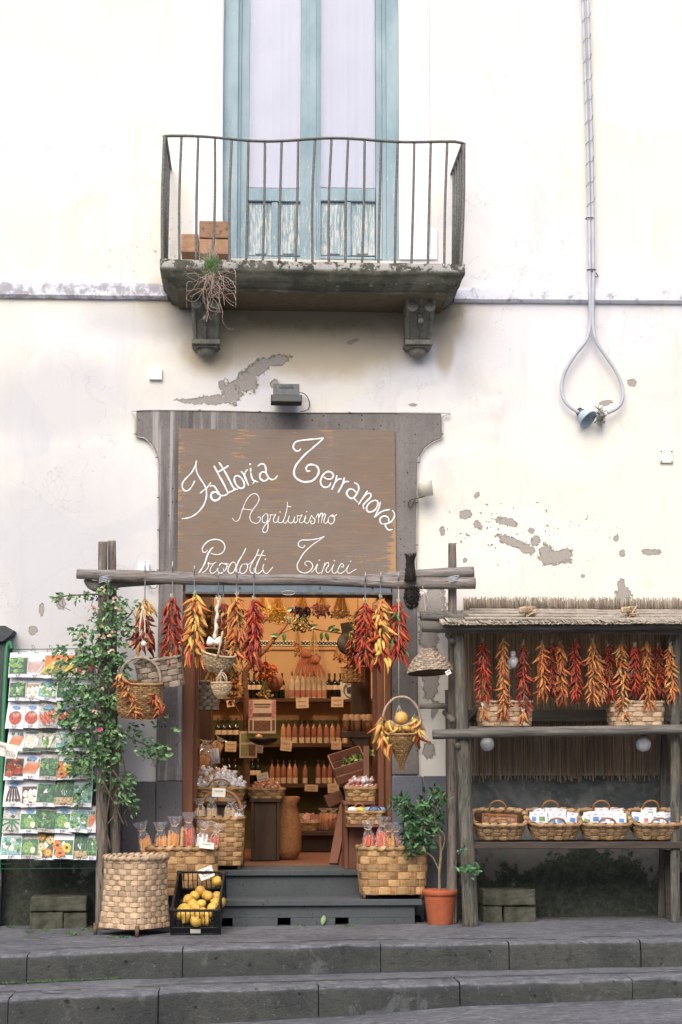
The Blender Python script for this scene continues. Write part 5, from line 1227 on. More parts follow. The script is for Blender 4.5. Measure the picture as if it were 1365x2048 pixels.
# ---------------------------------------------------------------- hanging baskets
# brown wicker basket with chillies draped on it
Yb = yf_-.05; c = at(277, 1436, Yb); hw6 = 44*mpp(Yb)
hb, hpos = basket('wicker_basket', 'brown wicker basket with an arched handle hung on the left post, chillies draped over it', (c.x, Yb, c.z), hw6, hw6*.72, 2.6, .25, [(0,.78),(.2,.95),(.6,1.02),(1,.98)], 26, 17, .0045, m=wick, rim='rope', rimr=.010,
   handle=[dict(a=((-hw6*.92,0,.24),(hw6*.92,0,.24),.19,.010), tw=1.5, m=wick_grey)], rot=(R(8),R(2),0), stw=.35, gap=.12)
for kinds_, pts_ in ((['rust','tan'], [(240,1350),(246,1362),(255,1375),(262,1392),(268,1408),(270,1425)]), (['rust','dark'], [(312,1392),(318,1400),(322,1410),(318,1425)])):
    t_ = thing('chilli_string', 'dried rust chilli garland draped down the front of the brown wicker basket' if pts_[0][0] < 300 else 'short dried chilli tail hanging off the right side of the wicker basket', 'chilli string', at(*pts_[0], Yb-.15), 'dried chilli garlands on the wicker basket')
    mb = MB(); mb.tube([at(x, y, Yb-.14) for x, y in pts_], .002, 4); mb.build('cord', twine, t_)
    for x, y in catmull([Vector((x, y, 0)) for x, y in pts_], 5)[:, ] if False else [(v.x, v.y) for v in catmull([Vector((x, y, 0)) for x, y in pts_], 5)]:
        for q in range(2): put_chilli(t_, rnd.choice(kinds_), jitter(at(x, y, Yb-.145), .016)-t_.location, rnd.uniform(PI, 2*PI), rnd.uniform(.4,1.3), .8)
# pale woven oblong basket hung on its side
Yb = yf_+.06; c = at(325, 1376, Yb)
basket('low_basket', 'greyish woven oblong basket hung sideways behind the brown wicker one', (c.x, Yb, c.z), .165, .12, 4, .21, [(0,.96),(1,1.0)], 14, 5, .007, m=chip_grey, rimr=.012, nw=14, rot=(R(6),R(-9),0), stw=.6)
# pale shallow basket hung by its handle, tipped
Yb = yf_-.03; c = at(432, 1342, Yb); hw7 = 33*mpp(Yb)
basket('wicker_basket', 'pale round wicker bowl tipped under the white garlic heads', (c.x, Yb, c.z), hw7, hw7*.9, 2.0, .135, [(0,.55),(.35,.85),(.8,1.0),(1,1.02)], 22, 9, .004, m=wick_pale, rim='rope', rimr=.008, rot=(R(16),R(10),0), stw=.35, gap=.1,
   handle=[dict(a=((0,-hw7,.13),(0,hw7*.9,.13),.16,.007), tw=1.2, m=wick_pale)])
c = at(443, 1398, yf_-.08)
basket('wicker_basket', 'tiny two tone wicker basket hanging below the pale bowl', (c.x, yf_-.08, c.z), .070, .06, 2.0, .115, [(0,.35),(.3,.75),(.7,1.0),(1,1.02)], 18, 9, .003, m=wick_pale, rim='rope', rimr=.006, stw=.35, gap=.1, handle=[dict(a=((-.03,-.05,.11),(.04,-.05,.11),.075,.004), m=wick_pale)])
mb = MB()
for i in range(26): a = rnd.uniform(0,6.28); o0 = at(443,1345,yf_-.10); mb.tube([o0, o0+Vector((math.cos(a)*.04, math.sin(a)*.02, math.sin(a*3)*.06-.01))], .0022, 4)
for q in range(2): mb.tube(catmull([at(440,1310,yf_-.1), at(447+q*4,1330,yf_-.11), at(442,1346,yf_-.11), at(443,1368,yf_-.1)], 5), .004, 5)
tag(mb.build('raffia_bow', braidm), 'straw coloured raffia bow tying the tiny basket to the bowl', 'bow')
# upturned wicker bowl at the right
Yb = yf_-.06; c = at(861, 1346, Yb); hw8 = 45*mpp(Yb)
ub, _ = basket('wicker_basket', 'grey wicker bowl hanging upside down right of the doorway', (c.x, Yb, c.z), hw8, hw8*.8, 2.0, .165, [(0,1.02),(.25,.96),(.6,.75),(.85,.5),(1,.22)], 28, 11, .004, m=wick_grey, rim='rope', rimr=.012, rot=(R(-8),R(-3),0), stw=.35, gap=.12)
mb = MB(); mb.tube([Vector((c.x, Yb, c.z+.16)), at(846, 1172, Yb)], .0018, 4); mb.build('string', twine, loc=(c.x,Yb,c.z)); tag(bpy.data.objects[-1] if False else COL.objects[-1], 'thin string holding the upturned wicker bowl', 'string')
card('small cream tag tied to the rim of the upturned wicker bowl', 897, 1345, 11, 9, Yb-.11, -30, lines=1)
# cone basket with fruit
Yb = yf_-.04; c = at(803, 1543, Yb); H_ = at(803, 1466, Yb).z-c.z; hw9 = 29*mpp(Yb)
cb, _ = basket('wicker_basket', 'cone shaped wicker basket of citrus hanging on a string at the right door jamb', (c.x, Yb, c.z), hw9, hw9*.9, 2.0, H_, [(0,.10),(.22,.22),(.5,.55),(.85,.97),(1,1.04)], 20, 17, .0035, m=wick, rim='rope', rimr=.008, stw=.35, gap=.12, rot=(R(6),0,0),
   handle=[dict(a=((-hw9*1.35,0,H_+.02),(hw9*1.35,0,H_+.02),.24,.009), tw=1.4, m=wick_grey)])
mb = MB(); mb.tube([at(798, 1180, Yb), at(798, 1412, Yb)], .003, 5)
for q in (-1, 0, 1): mb.tube([at(798,1410,Yb), at(800+q*9,1432,Yb-.02)], .0018, 4)
tag(mb.build('string', twine), 'pale string holding the cone shaped basket', 'string')
cit = mat('dull_citrus_skin', 'C99A4E', 'D9B06A', scale=50, rough=.5, bump=.5, bd=.003)
for i, (px, py, r_, l) in enumerate(((803,1436,.052,'large dull yellow citrus on top of the cone basket'),(780,1452,.042,'yellow citrus at the left in the cone basket'),(796,1458,.034,'small yellow citrus at the front of the cone basket'),(815,1456,.034,'yellow citrus at the right in the cone basket'),(828,1458,.03,'small citrus at the right rim of the cone basket'))):
    mb = MB(); lemon_mesh(mb, r_*.93); o_ = mb.build('citrus', cit, loc=(0,0,0)); o_.location = at(px, py, Yb-.03*(i>0)-.02*(i==2)); o_.rotation_euler = (rnd.uniform(0,3),rnd.uniform(0,3),0); tag(o_, l, 'fruit')
def swag(label, pts, kinds, Y, n, sc=1.2, spread=.03):
    t_ = thing('pepper_bunch', label, 'pepper bunch', at(*pts[0], Y)); C = catmull([Vector((x, y, 0)) for x, y in pts], 8)
    mb = MB(); mb.tube([at(v.x, v.y, Y) for v in C], .003, 4); mb.build('cord', twine, t_)
    for i in range(n):
        v = C[int(i/n*(len(C)-1))]; put_chilli(t_, rnd.choice(kinds), jitter(at(v.x, v.y, Y), spread)-t_.location, rnd.uniform(0, 2*PI), rnd.uniform(.1,1.0), sc*rnd.uniform(.8,1.1))
swag('bunch of yellow and orange peppers hanging off the left side of the cone basket', [(766,1438),(764,1455),(772,1475),(776,1495)], ['yellow','yellow','orange','orange'], Yb-.05, 26)
swag('bunch of yellow and orange peppers hanging off the right side of the cone basket', [(836,1438),(834,1455),(836,1475)], ['yellow','orange','yellow','yellow','red'], Yb-.03, 20)
swag('few peppers lying across the fruit of the cone basket', [(778,1440),(800,1452),(822,1444)], ['orange','yellow'], Yb-.08, 5, 1.0)
# dark dried bundles tied round the pole
bris = mat('black_bristle', '1E1B19', '37322D', scale=80, rough=.95, bump=.8, bd=.01)
for (px, py, h, l) in ((821,1135,50,'black bristly bundle standing on top of the crossbeam'),(824,1192,46,'black round bristly bundle hanging under the crossbeam')):
    mb = MB(); c = at(px, py, yp-.06 if py < 1160 else yp)
    for i in range(600):
        a = rnd.uniform(0, 6.28); u_ = rnd.uniform(-1,1)
        if py < 1160: s_ = table(u_, [(-1,.042),(-.2,.03),(.4,.026),(1,.042)])*rnd.uniform(.6,1); p1 = c+Vector((math.cos(a)*s_, math.sin(a)*s_, u_*h*.0018)); d_ = Vector((math.cos(a)*.006, math.sin(a)*.006, .02))
        else: s_ = .052*math.sqrt(max(0,1-u_*u_)); p1 = c+Vector((math.cos(a)*s_, math.sin(a)*s_, u_*.085)); d_ = (p1-c)*.22
        mb.tube([p1, p1+jitter(d_, .006)], [.0028,.0012], 3, cap=False)
    if py < 1160: mb.lathe([(0,-.1),(.045,-.1),(.035,-.02),(.025,.03),(.03,.075),(0,.075)], c, 12)
    else: mb.lathe([(0,-.075),(.04,-.05),(.055,0),(.04,.05),(0,.075)], c, 12)
    tag(mb.build('bristle_bundle', bris), l, 'bundle')
# ---------------------------------------------------------------- stall at the right
ys = -.62
st = thing('market_stall', 'rustic log and cane stall with a reed roof right of the shop door', 'stall', at(1140, 1845, ys))
xe = 1480
def spost(px_t, py_t, px_b, Y, Yb, r, m=logd, mid=None): return post(px_t, py_t, px_b, Y, r, m, st, 'post', Yb, mid)
spost(917, 1238, 941, ys, -.60, [.042,.046,.052,.060], mid=(926,1500)); 
spost(1352, 1238, 1350, ys+.05, ys+.05, [.034,.034,.034]); spost(898, 1380, 908, -.16, -.2, [.03,.03,.03]); spost(1334, 1240, 1322, -.1, -.14, [.024,.024,.026]); spost(1478, 1238, 1478, ys, ys, [.036,.036,.04])
mb = MB(); log(mb, [at(866,1469,ys-.06), at(1100,1463,ys-.05), at(xe,1457,ys-.05)], [.036,.036,.034]); mb.build('rail', logdh, st)
mb = MB(); log(mb, [at(842,1232,ys+.03), at(880,1233,ys+.05), at(935,1236,ys+.1)], [.036,.036,.03]); mb.build('rail', logdh, st)
mb = MB(); log(mb, [at(845,1255,ys-.03), at(925,1258,ys-.02), at(1100,1259,ys), at(xe,1262,ys)], [.034,.034,.03,.03]); mb.build('rail', logdh, st)
mb = MB(); log(mb, [at(840,1412,ys+.1), at(893,1412,ys+.12)], [.02,.02]); mb.build('rail', logdh, st)
for (x0, y0, x1, y1) in ((896,1270,905,1282),(905,1478,916,1492),(890,1425,905,1440)):
    mb = MB(); log(mb, [at(x0,y0,-.1), at(x1,y1,ys-.05)], [.022,.022]); mb.build('rail', logdh, st)
# roof: bundles of thin canes running from the wall to the front, cross canes on top
reed = mat('grey_reed', '8E857B', 'ACA397', '6A6259', scale=20, st=(1,.3,1), rough=.8, bump=.3, isl=.35); reed_b = mat('brown_reed', 'A08870', 'C2AA8C', '786450', scale=14, st=(1,1,.2), rough=.85, bump=.4, isl=.4)
yfr = -.80; pfL, pfR = at(884,1246,yfr), at(xe,1243,yfr); pbL, pbR = at(930,1222,-.08), at(xe,1221,-.08)
mb = MB(); N_ = 300
for i in range(N_):
    t = i/(N_-1); j = rnd.uniform(-.035,.02); a = pfL.lerp(pfR, t)+Vector((rnd.uniform(-.003,.003), j, rnd.uniform(-.005,.005)+.008*mnoise.noise((t*14,0,0)))); b = Vector((lerp(pbL.x, pbR.x, t)-.0, pbL.y, lerp(pbL.z,pbR.z,t)))
    b.x = a.x+.02; mb.tube([a, b], rnd.uniform(.0042,.0055), 5)
mb.build('cane_roof', reed, st)
mb = MB()
for i in range(N_):
    t = i/(N_-1); a = pfL.lerp(pfR, t)+Vector((rnd.uniform(-.003,.003), -.035+rnd.uniform(-.01,.01), rnd.uniform(-.006,.004)-.012)); mb.tube([a, a+Vector((0,.25,.03))], rnd.uniform(.0038,.005), 5)
mb.build('roof_fringe', mat('straw_reed', '98907E', 'B4AB98', scale=20, rough=.8, bump=.3, isl=.35), st)
for (y, zo, xa, xb) in ((-.70,.02,930,xe),(-.52,.02,905,xe),(-.34,.02,925,xe),(-.2,.02,940,xe)):
    mb = MB(); pts = []
    for i in range(20):
        t = i/19; f = (y-yfr)/(pbL.y-yfr); x = lerp(at(xa,1240,y).x, pfR.x, t); pts.append(Vector((x, y+.01*mnoise.noise((t*6,y,0)), lerp(pfL.z, pbL.z, f)+zo+.006*mnoise.noise((t*8,y,3)))))
    mb.tube(pts, [.0125*(1+.2*(i % 3 == 0)) for i in range(20)], 7); mb.build('cross_cane', reed, st)
for px in (1060, 1262):
    mb = MB(); c = at(px, 1226, -.55)
    for q in range(14): a0 = jitter(c, .02); mb.tube(catmull([a0, jitter(c,.05)*1.0, jitter(c,.06)], 3), .006, 5)
    for q in range(3): mb.tube([c+Vector((-.09,-.12,-.0))+Vector((0,0,q*.01)), c+Vector((.06,.12,.03))+Vector((0,0,q*.01))], .012, 6)
    mb.build('knot', mat('tied_cane','A08A70','C2AC8E','7A6450',scale=20,rough=.8,bump=.4,isl=.3), st)
mb = MB(); log(mb, [pfL+Vector((-.0,.05,-.03)), pfR+Vector((0,.05,-.03))], [.02,.02]); mb.build('roof_beam', logdh, st)
# reed mat on the wall behind
mb = MB(); a, b = at(932,1560,-.06), at(xe,1560,-.06); nr = 330
for i in range(nr):
    t = i/(nr-1); x = lerp(a.x, b.x, t); zt2 = at(1100, 1197+rnd.uniform(-3,6)+4*mnoise.noise((t*20,0,0)), -.06).z; zb2 = at(1100, 1556+rnd.uniform(-14,8)+8*mnoise.noise((t*12,5,0)), -.06).z
    mb.tube([Vector((x+rnd.uniform(-.002,.002), -.055+rnd.uniform(-.006,.006), zt2)), Vector((x+rnd.uniform(-.006,.006), -.06+rnd.uniform(-.008,.008), zb2))], rnd.uniform(.0028,.0042), 4, cap=False)
mb.build('reed_mat', reed_b, st)
mb = MB()
for i in range(150):
    t = i/149; x = lerp(a.x, b.x-.05, t)
    if mnoise.noise((t*9,2,2)) < -.35 and t > .4: continue
    zt2 = at(1100, 1196+rnd.uniform(-3,4), -.05).z; mb.tube([Vector((x, -.07, zt2)), Vector((x+rnd.uniform(-.004,.004), -.07, zt2-.09))], rnd.uniform(.0035,.005), 5)
mb.build('reed_tips', reed, st)
# shelves
dkplank = mat('dark_plank', '37302B', '544A42', scale=8, st=(.4,4,4), rough=.8, bump=.5); gplank = mat('grey_plank', '5B5852', '77736C', scale=8, st=(.4,4,4), rough=.85, bump=.5)
zu = at(1100, 1452, ys).z; xa_, xb_ = at(938,1450,ys).x, at(xe,1450,ys).x
for k in range(3): mb = MB(); mb.box(((xa_+xb_)/2, ys+.08+k*.16, zu-.012-rnd.uniform(0,.004)), (xb_-xa_, .15, .022)); mb.build('shelf_plank', gplank, st, bevel=.003)
for k in range(3): mb = MB(); q = at(1060,1438-k*7,-.15); mb.box(((xa_+xb_)/2, -.12, q.z), (xb_-xa_, .03, .035)); mb.build('batten', gplank, st, bevel=.003)
zlow = at(1150, 1684, ys-.0).z; xl0, xl1 = at(946,1690,ys).x, at(xe,1690,ys).x
mb = MB(); mb.box(((xl0+xl1)/2, ys+.2, zlow-.024), (xl1-xl0, .40, .048)); mb.build('shelf_board', dkplank, st, bevel=.004)
for px in (1335,): mb = MB(); mb.beam(at(px,1700,-.3), Vector((at(px,1700,-.3).x, -.3, .0)), .05, .04); mb.build('leg', dkplank, st)
mb = MB(); mb.beam(at(940,1440,-.1), at(960,1415,-.5), .03, .03); mb.build('brace', gplank, st)
# bulbs
frost = mat('frosted_glass_globe', 'C4C6CA', 'D4D6DA', rough=.25, bump=0, spec=.5)
for (px, py, r_, l) in ((1027,1326,.048,'round frosted bulb between the first chilli strings under the stall roof'),(975,1488,.052,'round frosted bulb under the rail at the left of the stall'),(1287,1488,.056,'round frosted bulb under the rail at the right of the stall'),(1262,1345,.046,'round frosted bulb half hidden by chillies at the right of the stall')):
    Y = ys+.12; c = at(px, py, Y); t_ = thing('light_bulb', l, 'bulb', c); mb = MB(); prof_ = [(r_*math.sin(PI*i/12), -r_*math.cos(PI*i/12)) for i in range(11)]+[(r_*.35, r_*1.05)]; mb.lathe(prof_, c, 18); mb.build('globe', frost, t_)
    mb = MB(); mb.lathe([(r_*.36,r_*.95),(r_*.42,r_*1.2),(r_*.4,r_*1.75),(0,r_*1.8)], c, 12); mb.build('socket', pw if py < 1400 else dkplank, t_)
mb = MB(); mb.tube(catmull([at(1027,1300,-.5), at(1018,1335,-.48), at(1019,1380,-.45), at(1020,1425,-.42)], 5), .006, 6); tag(mb.build('cable', wc), 'white cable hanging behind the orange string left in the stall', 'cable')
# chilli strings
SS = [(966,'red',1283,1412,['red','dark','red'],'fat red'),(1006,'orange',1282,1450,['rust','orange','tan'],'long tan orange'),(1047,'dark red',1288,1444,['dark','wine','red'],'broad dark red'),(1084,'orange',1288,1410,['rust','orange'],'narrow orange'),(1103,'wine',1284,1406,['wine','dark'],'narrow wine red'),
      (1121,'orange',1286,1418,['orange','rust'],'thin orange'),(1151,'red',1282,1410,['red','dark'],'short red'),(1185,'orange',1282,1420,['rust','orange'],'thick rust'),(1199,'tan',1320,1415,['orange','tan'],'low light orange'),(1217,'wine',1290,1408,['wine','dark','red'],'deep red'),(1243,'orange',1286,1440,['orange','rust','tan'],'big light orange'),
      (1270,'red',1292,1398,['red','dark'],'small scarlet'),(1293,'orange',1284,1430,['orange','rust'],'long orange'),(1317,'red',1290,1406,['dark','red','wine'],'dull red'),(1341,'orange',1290,1412,['rust','orange','tan'],'rightmost rusty')]
for i, (px, nm, y0, y1, kk, ad) in enumerate(SS):
    ristra(f'{ad} chilli string, {ordn[i]} from the left under the stall roof', px, y0, y1, 34 if ad.split()[0] in ('fat','broad','thick','big') else 27, kk, ys+.03+rnd.uniform(-.02,.06)-(.03 if i < 3 else 0), 62, 'chilli strings under the stall roof', sc=.82)
    mb = MB(); o_ = COL.objects[-1]
for i, (px, y0, y1) in enumerate(((966,1412,1455),(1047,1425,1452),(1250,1425,1450))):
    ristra(['tan bunch of peppers hanging below the first red string','small brown bunch hanging below the third string','loose tan pepper pair hanging over the right hand basket'][i], px, y0, y1, 22, ['tan','rust'], ys-.05, 9, 'small pepper bunches in the stall', sc=.8)
for i, px in enumerate([s_[0] for s_ in SS]): pass
mb = MB()
for s_ in SS: p_ = at(s_[0], s_[2], ys+.05); mb.tube([p_, Vector((p_.x, p_.y, pfL.z-.03))], .0018, 4)
mb.tube([at(930,1262,ys+.05), at(xe,1264,ys+.05)], .004, 5)
mb.build('hanging_wire', black_iron, st)
# baskets on the upper shelf
for (px0, px1, l) in ((956,1062,'pale woven basket at the left of the upper stall shelf'),(1218,1324,'pale woven basket at the right of the upper stall shelf')):
    Y = ys+.20; a, b = at(px0,1440,Y), at(px1,1440,Y); basket('low_basket', l, ((a.x+b.x)/2, Y, zu), (b.x-a.x)/2, .13, 5, at(1000,1404,ys+.1).z-zu, [(0,.95),(1,1.03)], 16, 5, .007, m=chip_old, rimr=.011, nw=16, stw=.6)
# baskets of packets on the lower shelf, tipped forward
pk_m = mat('white_packet', 'D0D2D6', 'E4E5E8', scale=6, rough=.55, bump=.05, isl=.08); pk_blue = mat('blue_print', '3F74B8', '6F9CD0', scale=30, rough=.5, bump=0); pk_g = mat('green_print','4E7A52','8AA86E',scale=60,rough=.5,bump=0); pk_r = mat('red_print','A8432F','C9705A',scale=60,rough=.5,bump=0)
LB = [(945,1050,'wooden frames','woven basket of small framed pictures, first on the lower stall shelf'),(1052,1157,'p','woven basket of white seed packets, second on the lower stall shelf'),(1156,1257,'p','woven basket of white and blue packets, third on the lower stall shelf'),(1257,1357,'p','woven basket of white packets, rightmost on the lower stall shelf')]
for bi, (px0, px1, kd, l) in enumerate(LB):
    Y = ys+.16; a, b = at(px0,1660,Y), at(px1,1660,Y); hw_ = (b.x-a.x)/2*.97; hd = .125; H_ = .125; al = R(24)
    cx_ = (a.x+b.x)/2; cz_ = zlow+.002+math.sin(al)*0
    rt = (al, 0, R((-3,2,-1,3)[bi]))
    loc = Vector((cx_, Y+.0, zlow+hd*math.sin(al)+.004))
    t_, _ = basket('low_basket', l, loc, hw_, hd, 5, H_, [(0,.86),(1,1.03)], 18, 4, .006, rimr=.015, nw=16, stw=.6, rot=rt, m=mat('varnished_strip','A07C56','CBAA82','E0C6A2',scale=16,st=(1,1,5),rough=.4,bump=.4,bd=.002,isl=.3),
       handle=[dict(a=((-.06,-hd*.95,H_),(.06,-hd*.95,H_),.05,.007)), dict(a=((-.06,hd*.95,H_),(.06,hd*.95,H_),.075,.007))])
    Mx = Matrix.Translation(loc) @ Euler(rt).to_matrix().to_4x4()
    if kd == 'p':
        names = ['leftmost','second','third','fourth','fifth']
        for r_ in range(2):
            for k in range(5):
                x = lerp(-hw_*.72, hw_*.72, k/4)+rnd.uniform(-.01,.01); y = lerp(.055, -.03, r_)+rnd.uniform(-.01,.01); w2, h2 = .082, .115
                mb = MB(); mb.box((0,0,h2/2), (w2, .004, h2))
                mb.box((0,-.0028,h2*.88), (w2*.25,.001,.004), mi=1)
                mb.box((rnd.uniform(-.008,.008),-.003,h2*rnd.uniform(.5,.62)), (w2*rnd.uniform(.35,.6),.0015,h2*rnd.uniform(.2,.3)), mi=rnd.choice([1,1,2,3]))
                for q in range(3): mb.box((rnd.uniform(-.02,.02),-.003,h2*(.15+q*.09)), (w2*rnd.uniform(.2,.6),.0012,.003), mi=rnd.choice([1,4,4]))
                o_ = mb.build('seed_packet', [pk_m, pk_blue, pk_g, pk_r, pen], loc=(0,0,0)); o_.matrix_world = Mx @ Matrix.Translation((x, y, H_*.35+.01*r_)) @ Euler((R(rnd.uniform(-48,-26)), R(rnd.uniform(-14,14)), R(rnd.uniform(-10,10)))).to_matrix().to_4x4()
                tag(o_, f'{["back","front"][r_]} row white packet, {names[k]} in the {["","second","third","rightmost"][bi]} basket of the lower stall shelf', 'packet', 'packets in the stall baskets')
    else:
        fm = mat('frame_wood','8A5A38','A4704A',scale=14,rough=.5,bump=.2)
        for k, (x, w2, h2) in enumerate(((-.08,.085,.09),(-.03,.1,.10),(.05,.15,.11))):
            tt = thing('picture_frame', f'{["small","middle","large"][k]} brown framed picture in the first basket of the lower stall shelf', 'frame', (0,0,0), 'framed pictures in the stall basket')
            mb = MB()
            for s_ in (-1,1): mb.box((s_*(w2/2-.008),0,h2/2), (.016,.012,h2)); mb.box((0,0,h2/2+s_*(h2/2-.008)), (w2-.034,.011,.016))
            mb.build('frame', fm, tt, bevel=.001); mb = MB(); mb.box((0,.002,h2/2), (w2-.03,.004,h2-.03)); mb.build('picture', mat('small_print','B9A890','8A4A3A','DAD2C2',scale=45,rough=.5,bump=0), tt)
            tt.matrix_world = Mx @ Matrix.Translation((x, .03-.03*k, H_*.35)) @ Euler((R(-20), R(4), 0)).to_matrix().to_4x4()
# ---------------------------------------------------------------- seed rack
gpaint = mat('green_painted_steel', '2C6A48', '3B7C58', scale=12, rough=.45, bump=.1); gwire = mat('green_wire', '2E5C46', '3C6E56', rough=.5, bump=0)
yr = lambda py: lerp(-.16, -.42, (py-1290)/430)
rk = thing('seed_rack', 'green metal rack of seed packets against the wall at the left', 'rack', at(95, 1760, -.42))
def RP(px, py, d=0): return at(px, py, yr(py)+d)
mb = MB(); mb.tube(catmull([RP(24,1298,.03), RP(21,1286,.03), RP(16,1290,.03), RP(12,1330,.03), RP(4,1550,.03), RP(-2,1760,.03)], 8), .017, 8); mb.build('frame_tube', gpaint, rk)
mb = MB(); mb.tube([RP(212,1298,.06), RP(215,1500,.06), RP(217,1760,.06)], .013, 8); mb.build('frame_tube', gpaint, rk)
mb = MB(); mb.tube([at(-2,1745,-.42), at(-2,1800,-.42)], .02, 8); mb.build('foot', black_iron, rk)
for py in (1299, 1352, 1400, 1452, 1500, 1553, 1606, 1658, 1728, 1738):
    mb = MB(); mb.tube([RP(18-(py-1299)*.035, py, .03), RP(212, py-2, .03)], .0032, 5); mb.build('wire_bar', gwire, rk)
for px in range(30, 212, 32):
    mb = MB(); mb.tube([RP(px+2, 1299, .035), RP(px-5, 1738, .035)], .0025, 5); mb.build('wire_bar', gwire, rk)
def P_(n, a, b=None, **k):
    h = lambda c, f: ''.join('%02X' % int(min(255, (int(c[i:i+2],16)*.82+128*.18)*f+8)) for i in (0,2,4))
    return mat(n, h(a, .75), h(a, 1.0), h(b or a, 1.0), scale=70, rough=.55, bump=0, lo=.38, hi=.52)
sp_white = mat('packet_white', 'C4C6CE', 'D8DAE0', scale=5, rough=.5, bump=.05); sp_gr = P_('packet_grey','B5B2AE','CAC7C2'); C_ = dict(green=P_('print_green','2F6B3E','63935A'), lgreen=P_('print_light_green','6A9A48','A4C072'), dgreen=P_('print_dark_green','1F4430','3C6A48'), red=P_('print_red','A83322','D05238'), orange=P_('print_orange','D96A22','E88A3A'), yellow=P_('print_yellow','D8B030','ECD060'),
   white=P_('print_white','D6D0C8','EDE9E2'), brown=P_('print_brown','3E2A26','5E423A'), blue=P_('print_blue','5C8CC8','8AB0DC'), teal=P_('print_teal','6FA8A8','9CC8C4'), pink=P_('print_pink','C87A70','DDA49A'), tan=P_('print_tan','A88A60','C4A880'), black=P_('print_black','20201E','343430'), cream=P_('print_cream','DDD2B8','EAE2CE'))
ck = list(C_); mats_p = [sp_white, sp_gr]+[C_[k] for k in ck]; ci = {k: i+2 for i, k in enumerate(ck)}
def disc(mb, cx, cz, rx, rz_, y, mi, n=12, wob=0, rot=0):
    vs = [Vector((cx, y, cz))]
    for k in range(n):
        a = 2*PI*k/n; r_ = 1+wob*rnd.uniform(-1,1); x, z = rx*math.cos(a)*r_, rz_*math.sin(a)*r_; vs.append(Vector((cx+x*math.cos(rot)-z*math.sin(rot), y, cz+x*math.sin(rot)+z*math.cos(rot))))
    mb.add(vs, [(0, 1+(k+1) % n, 1+k) for k in range(n)][::1], mi)
    mb.f[-n:] = [f[::-1] for f in mb.f[-n:]]
